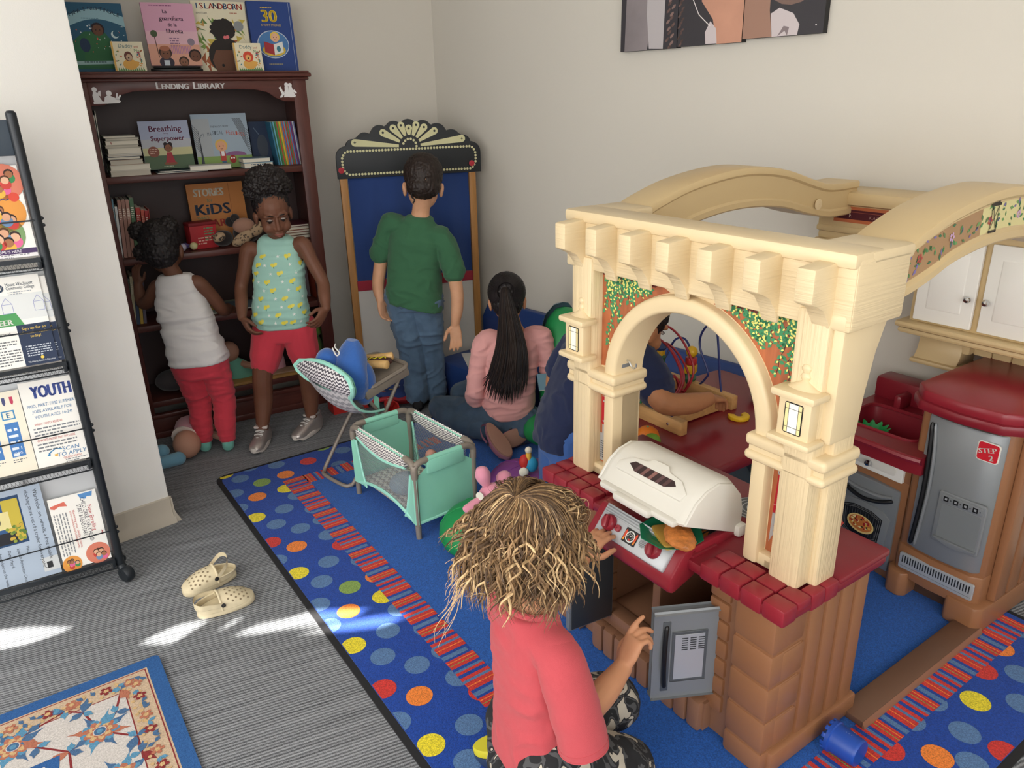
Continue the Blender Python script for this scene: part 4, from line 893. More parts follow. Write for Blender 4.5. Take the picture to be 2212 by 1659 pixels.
for i, (w, t, col, lab) in enumerate(stk):
    solid(lab, T(-.826+(i % 3)*.003, .022, z), (w, .18, t), col, 'paper' if i % 2 else 'paper_grey', g, (lambda m: m.box(.02, .0225, -.0006, .0, .004, .013, '#a8443f')) if i == 7 else None); z += t+.0002
g = 'tall books leaning at the end of the second shelf'
for x, h, t, lean, col, lab in ((-.8705, .225, .013, 2.6, '#dedad0', 'white book leaning against the bookcase side on the second shelf'), (-.8545, .235, .004, 2.6, '#7f8683', 'thin grey book leaning between the white and green books'), (-.8485, .25, .004, 2.6, '#5d6f63', 'tall thin green book leaning next to the stack')):
    m = MB().box(0, t, 0, .2, 0, h, col); m.box(.001, t-.001, -.0005, .1, .002, h-.002, 'paper'); o = m.build('book', flat=True); o.matrix_world = BX @ lift(T(x, .03, 1.1355) @ RY(lean), t, .2, h); tag(o, lab, 'book', g)
solid('dark blue thin book lying flat under the Breathing book', T(-.655, .012, 1.1355), (.20, .2, .006), '#2a3a4c'); solid('dark teal thin book lying on the dark blue one', T(-.645, .014, 1.1418), (.19, .07, .005), '#223744')
solid('pale thick paperback lying crosswise in front of the magical feelings book', T(-.53, -.002, 1.1421) @ RZ(-6), (.165, .095, .018), '#d8d6cf', 'paper')
solid('light blue paperback at the bottom of the pair on the second shelf', T(-.306, .018, 1.1355), (.125, .12, .022), '#7fb2c9', art=lambda m: m.greek(.03, .016, .06, .009, 2, '#35506b', X=FX @ T(0, 0, .0005)))
solid('cream paperback on top of the light blue paperback', T(-.31, .014, 1.158), (.118, .12, .019), '#6b7f8c', 'paper')
m = MB().box(0, .085, 0, .02, 0, .185, '#22324d').disc(.05, .08, .024, '#3d4450', X=FX @ T(0, 0, .0005), ry=.05).line([(.02, .16), (.04, .13)], .004, '#56657a', X=FX @ T(0, 0, .0006)); o = m.build('book'); o.matrix_world = BX @ lift(T(-.236, .14, 1.1355) @ RX(-6), .085, .02, .185); tag(o, 'dark navy picture book leaning behind the light blue paperback', 'book')
sp = ['#3f7fa0', '#2e5f4a', '#6fb3c9', '#3f6f45', '#4a8f4f', '#c04a3a', '#6a9a3f', '#d9c23f', '#c98a3a', '#3f78b0', '#c9503f', '#5a9fc0', '#b53a3a', '#4a8a5a', '#c05a4a', '#5a8fc9', '#8a3a5f', '#5f4a8a', '#cfd3d0', '#6a6f9a']
for i, col in enumerate(sp):
    le = -5; o = MB().box(0, .0052, 0, .15, 0, .185, col).box(.0008, .0044, .002, .15, .184, .1853, 'paper').build('book', flat=True); o.matrix_world = BX @ lift(T(-.145+i*.00535, .07, 1.1355) @ RY(le), .0052, .15, .185); tag(o, 'thin bright spine in the rainbow row of picture books', 'book', 'thin picture books in a row on the second shelf')
# third shelf
g = 'books leaning at the pillar end of the third shelf'
for i, (t, h, col, lab) in enumerate(((.008, .25, '#3f6f86', 'blue book at the bookcase side on the third shelf'), (.006, .24, '#6f96a6', 'pale blue thin book second from the bookcase side'), (.009, .21, '#e2e4e2', 'white spine book third from the bookcase side'), (.013, .235, '#b08578', 'first brown-pink spine of a matching set'), (.013, .235, '#a87f72', 'second brown-pink spine of a matching set'), (.013, .234, '#b58a7c', 'third brown-pink spine of a matching set'), (.015, .24, '#5f7f62', 'green spine book beside the brown-pink set'), (.016, .2, '#b5443c', 'wide red spine book on the third shelf'), (.012, .19, '#c25f50', 'orange-red spine book on the third shelf'), (.012, .185, '#a8383a', 'dark red spine book on the third shelf'), (.003, .19, '#c0453f', 'last thin red book of the leaning row'))):
    x = -.868 + (.0, .010, .018, .030, .045, .060, .075, .094, .113, .127, .141)[i]
    o = MB().box(0, t, 0, .15, 0, h, col).box(.001, t-.001, .002, .15, h-.001, h+.0003, 'paper').greek(.002, h*.85, t-.004, .008, 6, '#e8e0d0', X=FX @ T(0, 0, .0004), seed=i).build('book', flat=True); o.matrix_world = BX @ lift(T(x*1.006+.0058, .05, .8055) @ RY(4.0), t, .15, h); tag(o, lab, 'book', g)
def art_kids(a):
    a.rect(0, .24, 0, .265, '#b9783f'); a.text('STORiES', .09, .21, .034, '#d9d3c2', z=.0003, w=.125, bold=.05); a.text('for', .09, .185, .015, '#4a7a5c', z=.0003); a.text('KiDS', .098, .13, .048, '#2f3d52', z=.0003, w=.145, bold=.06)
    a.text('WHO', .05, .11, .014, '#4a7a5c', z=.0003); a.text('DARE', .11, .075, .034, '#b5443a', z=.0003, w=.12, bold=.05); a.line([(.178, 0), (.178, .265)], .0012, '#7f4f2a', z=.0003)
book('orange-brown book titled Stories for Kids who Dare', T(-.535, .15, .8055) @ RX(-7), .24, .265, .018, '#b9783f', art_kids, group='picture books facing out on the upper shelves')
o = thing('gift_box', 'small red box with a dark red lid on the third shelf', 'box'); o.matrix_world = BX @ T(-.565, .055, .8056) @ RZ(10)
MB().box(0, .115, 0, .07, 0, .105, '#b02f35', .002).greek(.06, .09, .04, .012, 5, '#5f8f6a', X=FX @ T(0, 0, .0004)).greek(.03, .05, .06, .012, 3, '#e0b0a0', X=FX @ T(0, 0, .0004)).build('box_body', o); MB().box(-.002, .117, -.002, .072, .1, .114, '#7f2228', .002).build('lid', o)
d = thing('plush_toy', 'dark plush toy with a big leopard print bow lying on the third shelf', 'soft toy'); d.matrix_world = BX @ T(-.385, .078, .8056)
mat('plush_dark', '#2a2424', .95, sheen=.3); mat('plush_tan', '#a87f6c', .9, sheen=.2); mat('leopard', '#b59a7c', .9)
MB().ball((-.045, 0, .035), (.045, .04, .035), 'plush_dark').ball((.06, .0, .05), (.06, .045, .048), 'plush_dark').ball((.02, .01, .115), (.02, .02, .02), 'plush_dark').ball((-.0, .02, .1), (.022, .015, .022), 'plush_dark').build('body', d)
MB().ball((.045, -.035, .085), (.048, .03, .035), 'plush_tan').build('face', d)
bw = MB(); q = random.Random(9)
for cx, cz, sx, sz, an in ((.03, .035, .055, .026, 28), (.10, .07, .05, .024, 35), (-.07, .05, .028, .02, 20)):
    bw.ball((0, 0, 0), (sx, .02, sz), 'leopard', X=T(cx, -.06, cz) @ RY(-an))
    for i in range(20):
        u, v = q.uniform(-.8, .8), q.uniform(-.8, .8)
        if u*u+v*v < .8:
            yy = -.0203*math.sqrt(1-u*u-v*v) ; bw.ring(u*sx, v*sz, .0018, .0042, 'plush_dark', X=T(cx, -.06, cz) @ RY(-an) @ T(0, yy, 0) @ FX, n=7)
bw.build('bow', d)
for lab, x, cols in (('small purple and white toy figure lying on the third shelf', -.60, ('#6f64a0', '#b9b6cc')), ('small green and yellow toy figure on the third shelf', -.555, ('#7fae5c', '#d9d2a0'))):
    o = thing('toy_figure', lab, 'toy'); o.matrix_world = BX @ T(x, .06, .806) @ RZ(30)
    MB().tube([(0, 0, .022), (.02, .01, .018), (.05, .02, .012)], [.012, .014, .006], cols[0], 8).build('body', o); MB().ball((-.008, -.004, .018), .0165, cols[1], 10, 8).build('head', o)
z = .8055
for i, (w, t, col, lab) in enumerate(((.135, .016, '#5c3f36', 'brown book at the bottom of the small stack behind the girl'), (.13, .012, '#b5a48c', 'tan book second in the small stack behind the girl'), (.125, .012, '#8c3f35', 'red-brown book third in the small stack behind the girl'), (.12, .014, '#c9b394', 'cream book fourth in the small stack behind the girl'), (.11, .010, '#5a2a34', 'dark red book on top of the small stack behind the girl'))):
    solid(lab, T(-.162+i*.004, .06, z) @ RZ(4*(i % 2)), (w, .15, t), col, 'paper', 'books in a small stack on the third shelf'); z += t+.0003
# fourth shelf
g = 'books leaning at the pillar end of the fourth shelf'
for i, (t, h, col, lab) in enumerate(((.011, .2, '#4a5a4a', 'dark green book on the fourth shelf'), (.012, .21, '#c9c2a0', 'cream book on the fourth shelf'), (.012, .2, '#3f4f66', 'navy book on the fourth shelf'), (.012, .205, '#c9a84a', 'mustard yellow book on the fourth shelf'), (.012, .19, '#6f6a78', 'grey-violet book on the fourth shelf'))):
    o = MB().box(0, t, 0, .15, 0, h, col).box(.001, t-.001, .002, .15, h-.001, h+.0003, 'paper').greek(.002, h*.85, t-.004, .008, 6, '#e8e0d0', X=FX @ T(0, 0, .0004), seed=i+20).build('book', flat=True); o.matrix_world = BX @ lift(T(-.868+.0135*i, .05, .5155) @ RY(6), t, .15, h); tag(o, lab, 'book', g)
solid('thin picture book lying flat on the fourth shelf between the children', T(-.56, .03, .5155) @ RZ(8), (.2, .19, .007), '#8f9a8c', art=lambda m: m.rect(.04, .16, .05, .14, '#c9a85a', z=.0073)); solid('grey picture book lying on the flat one on the fourth shelf', T(-.52, .05, .5229) @ RZ(-12), (.18, .15, .006), '#5f6f78')
o = MB().box(0, .1, 0, .018, 0, .17, '#6d5f66').rect(.02, .08, .04, .13, '#8f7f86', X=FX @ T(0, 0, .0005)).build('book'); o.matrix_world = BX @ lift(T(-.165, .1, .5155) @ RX(-6), .1, .018, .17); tag(o, 'dull mauve picture book standing on the fourth shelf', 'book')
o = MB().box(0, .012, 0, .15, 0, .2, '#b8573a').box(.001, .011, -.0004, .1, .003, .197, 'paper').build('book', flat=True); o.matrix_world = BX @ lift(T(-.052, .03, .5155) @ RY(-1), .012, .15, .2); tag(o, 'orange-edged book upright at the end of the fourth shelf', 'book')
# bottom shelf: soft dolls and a board
mat('doll_skin', '#b98a74', .7); mat('doll_green', '#6fb39c', .85, sheen=.2); mat('doll_pink', '#d49aa6', .85, sheen=.2); mat('plush_green', '#6f9a3f', .95, sheen=.3)
o = thing('puzzle_board', 'flat wooden board lying at the front of the bottom shelf', 'board'); o.matrix_world = BX @ T(-.62, .008, .1683)
MB().box(0, .5, 0, .11, 0, .012, 'raw_board', .002).build('base', o); MB().box(.3, .47, .02, .09, .012, .02, '#a88a72', .002).build('pieces', o)
d = thing('doll', 'baby doll in a mint dress lying on the bottom shelf', 'doll'); d.matrix_world = BX @ T(-.45, .12, .181)
MB().ball((-.03, 0, .125), (.05, .048, .05), 'doll_skin').ball((-.078, -.02, .12), (.012, .008, .014), 'doll_skin').tube([(.02, -.02, .06), (.07, -.06, .05), (.1, -.06, .045)], [.018, .016, .012], 'doll_skin', 8).ball((.108, -.06, .045), .015, 'doll_skin', 8, 6).build('body', d)
MB().loft([[(r*math.cos(t)+x, r*.7*math.sin(t), z) for t in (2*PI*i/14 for i in range(14))] for r, x, z in ((.075, .01, .0), (.07, .008, .03), (.045, -.005, .07), (.03, -.02, .09))], 'doll_green').build('dress', d)
d = thing('doll', 'small doll in a pink outfit sitting on the bottom shelf behind the girl', 'doll'); d.matrix_world = BX @ T(-.27, .13, .1685)
MB().ball((0, 0, .16), (.04, .038, .042), 'doll_skin').build('body', d); MB().tube([(0, 0, .0), (0, 0, .06), (0, 0, .12)], [.05, .045, .028], 'doll_pink', 12).build('outfit', d)
o = thing('plush_toy', 'fuzzy green plush toy at the end of the bottom shelf', 'soft toy'); o.matrix_world = BX @ T(-.10, .10, .1685)
MB().ball((0, 0, .09), (.065, .06, .09), 'plush_green').ball((.035, -.02, .18), (.03, .03, .026), 'plush_green').ball((-.03, -.01, .17), (.035, .03, .03), 'plush_green').build('body', o)
o = thing('plush_toy', 'dark grey soft toy slumped at the pillar end of the bottom shelf', 'soft toy'); o.matrix_world = BX @ T(-.74, .12, .1685)
mat('plush_grey', '#4f4a4c', .95, sheen=.3); MB().ball((0, 0, .05), (.075, .06, .05), 'plush_grey').ball((.06, -.03, .06), (.045, .04, .04), 'plush_grey').build('body', o)

# ------------------------------------------------------------------ puppet theatre
mat('pine', '#b07d43', .5, var=(1, .15, (60, 60, 6))); mat('theatre_black', '#22262a', .55); mat('bulb_cream', '#d6d2a4', .6); mat('curtain_blue', '#24407c', .9, sheen=.2, bump=(40, .2)); mat('curtain_red', '#a02a3c', .9, sheen=.2); mat('board_white', '#cfccc6', .5)
th = thing('puppet_theater', 'wooden puppet theater with black marquee and blue curtain standing in the corner', 'puppet theater', (-.475, 3.70, 0), 19)
for x in (-.296, .325): MB().box(x-.017, x+.017, 0, .028, 0, 1.08, 'pine', .003).build('post', th)
hd = MB(FX @ T(.024, 0, 0)); HW = .345
out = [(-HW, 1.062), (HW, 1.062)] + arc(HW-.05, 1.155, .05, 0, 80, 5) + [(.295, 1.205)] + arc(.262, 1.200, .035, 10, 100, 5)
fan = []
for cx, cz, r in ((.205, 1.222, .04), (.135, 1.250, .042), (.068, 1.268, .040), (0, 1.275, .040)): fan += arc(cx, cz, r, 35 if cx else 30, 125 if cx else 150, 6)
right = out[2:] + fan[:-7]
poly = [(-HW, 1.062), (HW, 1.062)] + right + fan[-7:] + [(-x, z) for x, z in right[::-1]]
hd.prism(poly, -.018, .004, 'theatre_black', bev=.002); ho = hd.build('marquee', th)
dc = MB(FX @ T(.024, 0, .0046))
for k in range(-4, 5):
    a = 90 - k*20.5 if abs(k) < 4 else 90 - (k/abs(k))*84; c, s = math.cos(R(a)), math.sin(R(a)); L_ = (.118, .118, .128, .155, .272)[abs(k)] if abs(k) else .098; b0 = .052; wd = .0165
    o0 = (0, 1.192); n = (-s, c)
    P = [(o0[0]+c*b0+n[0]*.006, o0[1]+s*b0+n[1]*.006), (o0[0]+c*b0-n[0]*.006, o0[1]+s*b0-n[1]*.006), (o0[0]+c*(L_-wd)-n[0]*wd, o0[1]+s*(L_-wd)-n[1]*wd)]
    P += [(o0[0]+c*(L_-wd)+wd*math.cos(R(a-90+j*30)), o0[1]+s*(L_-wd)+wd*math.sin(R(a-90+j*30))) for j in range(1, 6)] + [(o0[0]+c*(L_-wd)+n[0]*wd, o0[1]+s*(L_-wd)+n[1]*wd)]
    dc.flat(P, 'bulb_cream'); hx, hz = o0[0]+c*(L_-wd), o0[1]+s*(L_-wd)
    if k in (-4, 0, 4): dc.flat([(hx+(.008 if j % 2 == 0 else .0028)*math.cos(R(45*j)), hz+(.008 if j % 2 == 0 else .0028)*math.sin(R(45*j))) for j in range(8)], 'theatre_black', z=.0004)
    else: dc.disc(hx, hz, .0055, 'theatre_black', z=.0004, n=10)
bulbs = [(-.29+i*.0145, 1.182) for i in range(41)] + [(-.29+i*.0145, 1.079) for i in range(41)]
for sx in (-1, 1): bulbs += [(sx*x, z) for x, z in ((.303, 1.177), (.312, 1.166), (.318, 1.153), (.319, 1.139), (.319, 1.125), (.318, 1.111), (.312, 1.097), (.303, 1.086))]
bulbs += [(.032*math.cos(R(a)), 1.193+.034*math.sin(R(a))) for a in range(0, 181, 26)]
for x, z in bulbs: dc.disc(x, z, .0058, 'bulb_cream', z=.0003, n=10)
dc.build('bulb_print', ho, label='cream fan rays and round bulb dots painted on black')
for x in (-.303, .322): MB(FX @ T(x, 1.103 if x > 0 else 1.10, .004)).lathe([(.0135, 0), (.0135, .004), (.001, .006)], '#b8323f', 16, caps=False).build('bolt', th)
cu = MB(); secs = []
for iz in range(13):
    z = 1.075 - iz*.042; row = []
    for ix in range(49):
        u = ix/48; x = -.275 + u*.582; am = .004 + .006*iz/12
        row.append((x, .012 + am*math.sin(u*PI*9+.6*math.sin(iz*.5)) + .006*noise.noise(Vector((u*6, iz*.3, 0))), z + .008*math.sin(u*PI)*iz/12))
    secs.append(row)
cu.loft(secs, 'curtain_blue', closed=False, caps=False); cu.build('curtain', th)
MB().box(-.283, .315, .006, .024, .525, .575, 'curtain_red', .006).build('ledge', th); MB().box(-.285, .315, .014, .024, .03, .53, 'board_white').build('panel', th)

# ------------------------------------------------------------------ brochure rack and its leaflets
mat('rack_black', '#23282e', .4, metal=.2); mat('panel_grey', '#cfd2d6', .5); mat('slate', '#3c4753', .5)
RK = T(-1.245, 2.028, 0) @ RZ(32)
rk = thing('brochure_rack', 'black wire mesh rolling brochure rack with four tiers', 'rack', (-1.245, 2.028, 0), 32)
for x in (0, -.62): MB().tube([(x, 0, .045), (x, 0, 1.39)], .0125, 'rack_black', 12).lathe([(.0125, 1.39), (.008, 1.396), (.001, 1.397)], 'rack_black', 12, caps=False, X=T(x, 0, 0)).build('post', rk)
for x in (0, -.62):
    c = MB(T(x, -.0, 0)); c.tube([(0, 0, .05), (.004, -.01, .045), (.006, -.015, .03)], .014, 'rack_black', 10); c.lathe([(.001, -.014), (.022, -.014), (.026, -.008), (.026, .008), (.022, .014), (.001, .014)], 'rack_black', 16, X=T(.01, -.02, .027) @ RZ(30) @ RY(90)); c.ball((.004, .03, .055), .016, 'rack_black', 10, 8); c.build('caster', rk)
MB().box(-.61, -.012, .0, .012, 1.288, 1.375, 'slate', .002).build('header_panel', rk)
for z0, z1 in ((1.02, 1.285), (.73, .985), (.425, .695), (.07, .39)): MB().box(-.61, -.013, .075, .08, z0, z1, 'panel_grey').box(-.2, -.196, .073, .076, z0, z1, 'rack_black').build('back_panel', rk)
for zt in (1.02, .727, .422, .078):
    t = MB(); t.box(-.61, -.012, -.016, -.011, zt-.003, zt+.009, 'rack_black'); t.box(-.61, -.012, -.016, -.011, zt-.027, zt-.024, 'rack_black'); t.box(-.61, -.012, .03, .034, zt-.026, zt-.023, 'rack_black')
    for i in range(63):
        x = -.609+i*.0095
        for dx in (.0095, -.0095): t.add([(x, -.0135, zt-.025), (x+.0009, -.0135, zt-.025), (x+dx+.0009, -.0135, zt-.002), (x+dx, -.0135, zt-.002)], [(0, 1, 2, 3)], 'rack_black')
    t.box(-.022, -.012, -.016, .03, zt-.022, zt+.005, 'rack_black', .003); t.build('tray', rk)
    MB().tube([(-.61, -.011, zt+.105), (-.006, -.011, zt+.105)], .0022, 'rack_black', 6).box(-.0115, -.004, .004, .014, zt+.09, zt+.19, 'rack_black', .003).ball((.013, 0, zt+.09), .005, 'rack_black', 8, 6).ball((.013, 0, zt+.108), .005, 'rack_black', 8, 6).build('wire_rail', rk)
MB().box(-.2, -.19, .066, .076, .345, .395, 'silver', .002).build('clip', rk)
def leaflet(label, x0, z0, w, h, art, tilt=12, group='leaflets on the brochure rack', y=.002, rz=0, cat='leaflet'):
    m = MB(); m.box(0, w, 0, .0012, 0, h, '#f3f1ec'); art(MBX(m, FX @ T(0, 0, .0004)), w, h); o = m.build('leaflet', flat=True)
    o.matrix_world = RK @ T(x0, y, z0) @ RX(-tilt) @ RY(rz); tag(o, label, cat, group); return o
def kids(a, cx, cy, r, seed):
    q = random.Random(seed); a.disc(cx, cy, r, ('#e39a4a', '#d9806a', '#7fa06c')[seed % 3], z=.0003, n=28)
    for i in range(5):
        an = q.uniform(0, 360); d = r*q.uniform(.1, .6); x, y = cx+d*math.cos(R(an)), cy+d*math.sin(R(an))
        a.disc(x, y-r*.22, r*.28, ('#c9463f', '#3f8a56', '#e0699a', '#6f8fb5', '#e3b24a')[(i+seed) % 5], z=.0004+i*.0001, n=12); a.disc(x, y+r*.06, r*.24, ('#3a2a26', '#5a3a28', '#2a2220')[i % 3], z=.00045+i*.0001, n=12); a.disc(x, y, r*.2, ('#d9a585', '#a8704f', '#e3b596')[(i+seed) % 3], z=.0005+i*.0001, n=12)
def f_hope(a, w, h):
    kids(a, w*.8, h*.83, .046, 1); kids(a, w*.72, h*.5, .05, 0); kids(a, w*.62, h*.26, .055, 2); a.rect(w*.3, w, 0, h*.04, '#e9e6e8', z=.0009); a.rect(w*.3, w, h*.04, h*.095, '#4d3a63', z=.001); a.text('HOPE IS HERE', w*.66, h*.055, .007, '#f0eef2', z=.0011); a.greek(w*.4, h*.035, w*.5, .006, 2, '#8a8a92', z=.001)
    a.line([(w*.62, h*.63), (w*.66, h*.645), (w*.7, h*.63), (w*.74, h*.645), (w*.78, h*.63), (w*.82, h*.645)], .002, '#2f3f7a', z=.0012); a.disc(w*.88, h*.66, .012, '#d9503f', z=.00035)
leaflet('white leaflet with round photos of children and HOPE IS HERE banner', -.205, 1.032, .19, .235, f_hope)
def f_college(a, w, h):
    a.disc(w*.44, h*.88, .0105, '#39475c', z=.0003); a.text('W', w*.44, h*.86, .010, '#f3f1ec', z=.0005, bold=.05); a.text('Mount Wachusett', w*.53, h*.895, .009, '#3d4a5c', z=.0003, al='l', w=.064); a.text('Community College', w*.53, h*.855, .009, '#3d4a5c', z=.0003, al='l', w=.066)
    a.greek(w*.54, h*.83, .055, .005, 2, '#9aa3ad', z=.0003); a.rect(0, w, h*.52, h*.8, '#dfe2e2', z=.0001)
    for x in (w*.42, w*.85): a.line([(x, h*.6), (x, h*.7), (x+.012, h*.77), (x+.024, h*.7), (x+.024, h*.6), (x, h*.6)], .001, '#7f86c0', z=.0003); a.line([(x, h*.7), (x+.024, h*.7)], .001, '#7f86c0', z=.0003)
    a.flat([(0, h*.46), (w*.66, h*.46), (w*.58, h*.60), (0, h*.60)], '#4f9a5c', z=.0002); a.text('CAREER', w*.3, h*.475, .015, '#f3f1ec', z=.0004, bold=.05)
    a.rect(w*.54, w, 0, h*.46, '#2b3853', z=.0003); a.text('Sign up for an', w*.77, h*.40, .0075, '#e8c95a', z=.0005); a.text('information session', w*.77, h*.355, .0075, '#e8c95a', z=.0005, w=.07); a.text('today!', w*.77, h*.31, .0075, '#e8c95a', z=.0005)
    a.greek(w*.6, h*.22, .06, .0065, 5, '#c5ccd6', z=.0005); a.disc(w*.79, h*.075, .0045, '#e8c95a', z=.0005, n=10); a.text('Workforce Access & Education', w*.77, h*.03, .005, '#dfe4ea', z=.0005, w=.065)
    a.text('On-Demand', w*.3, h*.37, .007, '#3a3d42', z=.0004); a.greek(w*.1, h*.3, w*.4, .0075, 3, '#6a6d72', z=.0003); a.greek(w*.1, h*.2, w*.42, .0075, 6, '#6a6d72', z=.0003, seed=4)
leaflet('duplicate college leaflet peeking out behind the front one', -.185, .737, .172, .236, f_college, y=.0045); leaflet('Mount Wachusett Community College leaflet with a green CAREER banner', -.2, .737, .172, .245, f_college, y=.0)
def f_youth(a, w, h):
    a.text('YOUTH', w*.56, h*.80, .036, '#3c4f94', z=.0003, w=.098, bold=.06)
    for i, t in enumerate(('PAID, PART-TIME SUMMER', 'JOBS AVAILABLE FOR', 'YOUTH AGES 14-24!')): a.text(t, w*.5, h*(.70-i*.065), .009, '#4a7fae', z=.0003, shear=.1, w=(.118, .1, .094)[i])
    a.text("WHAT YOU'LL RECEIVE:", w*.38, h*.49, .0065, '#c0524a', z=.0003, w=.07); a.greek(w*.08, h*.46, .115, .0095, 3, '#7a8088', z=.0003); a.text('OPPORTUNITIES MAY INCLUDE', w*.45, h*.3, .0065, '#c0524a', z=.0003, w=.095); a.greek(w*.08, h*.275, .1, .0095, 3, '#7a8088', z=.0003, seed=5)
    a.text('SCAN', w*.66, h*.145, .012, '#4a7fae', z=.0003, shear=.15); a.text('TO APPLY', w*.66, h*.085, .012, '#4a7fae', z=.0003, shear=.15); a.text('QUESTIONS?', w*.66, h*.05, .006, '#c0524a', z=.0003); a.greek(w*.52, h*.04, .055, .006, 2, '#7a8088', z=.0003)
    a.line([(w*.5, h*.17), (w*.38, h*.19), (w*.24, h*.145)], .003, '#4a8fc0', z=.0003); a.flat([(w*.2, h*.12), (w*.28, h*.17), (w*.26, h*.115)], '#4a8fc0', z=.0003); a.rect(w*.34, w*.4, h*.1, h*.125, '#e3b24a', z=.0003)
leaflet('white YOUTH summer jobs leaflet beside the rack post', -.142, .431, .135, .25, f_youth)
def f_crayon(a, w, h):
    a.rect(0, w, 0, h, '#efe8d6', z=.0001)
    for i in range(5): x = w*.18+i*w*.16; a.rect(x-.004, x+.004, h*.86, h*.93, ('#c0392f', '#4a8a4f', '#5a4f8a', '#4a4f7a', '#c0405f')[i], z=.0003); a.flat([(x-.004, h*.86), (x+.004, h*.86), (x, h*.83)], ('#c0392f', '#4a8a4f', '#5a4f8a', '#4a4f7a', '#c0405f')[i], z=.0003)
    a.prism = None
    a.rect(w*.55, w*.82, h*.66, h*.77, '#4a8fc0', z=.0003); a.rect(w*.58, w*.79, h*.675, h*.755, '#efe8d6', z=.0004); a.text('E', w*.685, h*.685, .014, '#4a8fc0', z=.0005, bold=.05)
    for x0 in (.12, .56): a.rect(w*x0, w*(x0+.28), h*.2, h*.62, '#4a7fc0', z=.0003); a.greek(w*x0+.004, h*.55, w*.2, .018, 5, '#e3ecf2', z=.0005); a.greek(w*x0, h*.17, w*.28, .006, 2, '#6a6d72', z=.0004)
    a.text('ORG', w*.7, h*.23, .007, '#f0f2f4', z=.0005)
leaflet('cream leaflet with crayons and tall blue boxes next to the YOUTH leaflet', -.262, .431, .118, .235, f_crayon)
def f_enroll(a, w, h):
    for i, t in enumerate(('Now Enrolling', 'CHILD CARE, EARLY HEAD', 'START & HEAD START')): a.text(t, w*(.76-i*.105), h*.62, .0115, '#b8434a' if i == 0 else '#3a3d4a', z=.0003, rot=-90, w=(.082, .14, .1)[i])
    for i in range(2): a.text(('Nurturing your child\'s dreams,', 'school readiness and holistic growth.')[i], w*(.44-i*.06), h*.52, .006, '#c0524a', z=.0003, rot=-90, w=.12)
    for i in range(5):
        x = w*(.3-i*.06); q = random.Random(i); yy = h*.78
        while yy > h*.22: l = q.uniform(.006, .014); a.rect(x-.0015, x+.0015, yy-l, yy, '#8a8d92', z=.0003); yy -= l+.003
    a.flat([(w*.62, h*.98), (w*.93, h*.985), (w*.9, h*.92), (w*.8, h*.93), (w*.76, h*.9), (w*.66, h*.92)], '#5a8fc9', z=.0003); a.flat([(.003, h*.9), (w*.32, h*.93), (w*.36, h*.86), (w*.2, h*.88), (w*.1, h*.85), (.003, h*.87)], '#d9705f', z=.0003)
    kids(a, w*.75, h*.12, .033, 4); kids(a, w*.18, h*.06, .026, 3); a.line([(w*.92, h*.42), (w*.95, h*.40), (w*.92, h*.385), (w*.95, h*.37), (w*.92, h*.355)], .0022, '#b8434a', z=.0004)
leaflet('white leaflet reading Now Enrolling turned sideways on the lowest tier', -.147, .086, .128, .225, f_enroll)
def f_wardrobe(a, w, h):
    a.rect(0, w, 0, h, '#aebdd0', z=.0001); a.text('Wardrobe_on_wheels, a free mobile', w*.90, h*.56, .010, '#2b2d33', z=.0004, rot=-90, w=.22); a.text('clothing store out of a trailer for everyone!', w*.80, h*.52, .010, '#2b2d33', z=.0004, rot=-90, w=.245)
    a.rect(w*.05, w*.72, h*.42, h*.93, '#26446a', z=.0002); a.rect(w*.45, w*.70, h*.46, h*.9, '#c9b545', z=.0003); a.rect(w*.05, w*.5, h*.5, h*.9, '#31578a', z=.00035); a.rect(w*.14, w*.56, h*.6, h*.78, '#e3d79a', z=.0005); a.ring(w*.35, h*.69, .019, .021, '#3a3a3a', z=.0006); a.rect(w*.3, w*.4, h*.67, h*.71, '#2a2a30', z=.0006)
    a.rect(w*.1, w*.6, h*.44, h*.56, '#25262e', z=.0004); a.disc(w*.25, h*.5, .014, '#7fa6b0', z=.0005); q = random.Random(3)
    for i in range(30): a.disc(w*q.uniform(.5, .7), h*q.uniform(.45, .62), .005, ('#8a9a3f', '#c9a845', '#5f7f3a')[i % 3], z=.0006+i*.00001, n=7)
    for i, t in enumerate(('Place:', 'Spanish American Center', 'Date: May 6', 'dependent on the weather', 'Time: 10 am to 1 pm')): a.text(t, w*(.66-i*.11), h*.37, .008, '#33353b', z=.0004, rot=-90, al='l')
    a.rect(w*.8, w, h*.05, h*.2, '#cfd3d6', z=.0003); a.rect(w*.85, w*.92, h*.08, h*.15, '#2c2e32', z=.0004)
leaflet('pale blue clothing trailer leaflet turned sideways on the lowest tier', -.365, .086, .21, .285, f_wardrobe)

# ------------------------------------------------------------------ toy playard
mat('mint', '#8fd6bd', .75, sheen=.15); mat('mint_edge', '#a6e8d6', .7); mat('taupe', '#8d8378', .45, metal=.1)
def mesh_mat(n, col, alpha):
    m = bpy.data.materials.new(n); m.use_nodes = True; nt = m.node_tree; b = nt.nodes['Principled BSDF']; b.inputs['Base Color'].default_value = lin(col); b.inputs['Roughness'].default_value = .8
    tc = nt.nodes.new('ShaderNodeTexCoord'); w = nt.nodes.new('ShaderNodeTexWave'); w.bands_direction = 'Z'; w.inputs['Scale'].default_value = 52; nt.links.new(tc.outputs['Object'], w.inputs['Vector'])
    mr = nt.nodes.new('ShaderNodeMapRange'); mr.inputs[3].default_value = alpha-.22; mr.inputs[4].default_value = alpha+.22; nt.links.new(w.outputs['Fac'], mr.inputs[0]); nt.links.new(mr.outputs[0], b.inputs['Alpha']); MATS[n] = m
mesh_mat('net_grey', '#9a9ea6', .40)
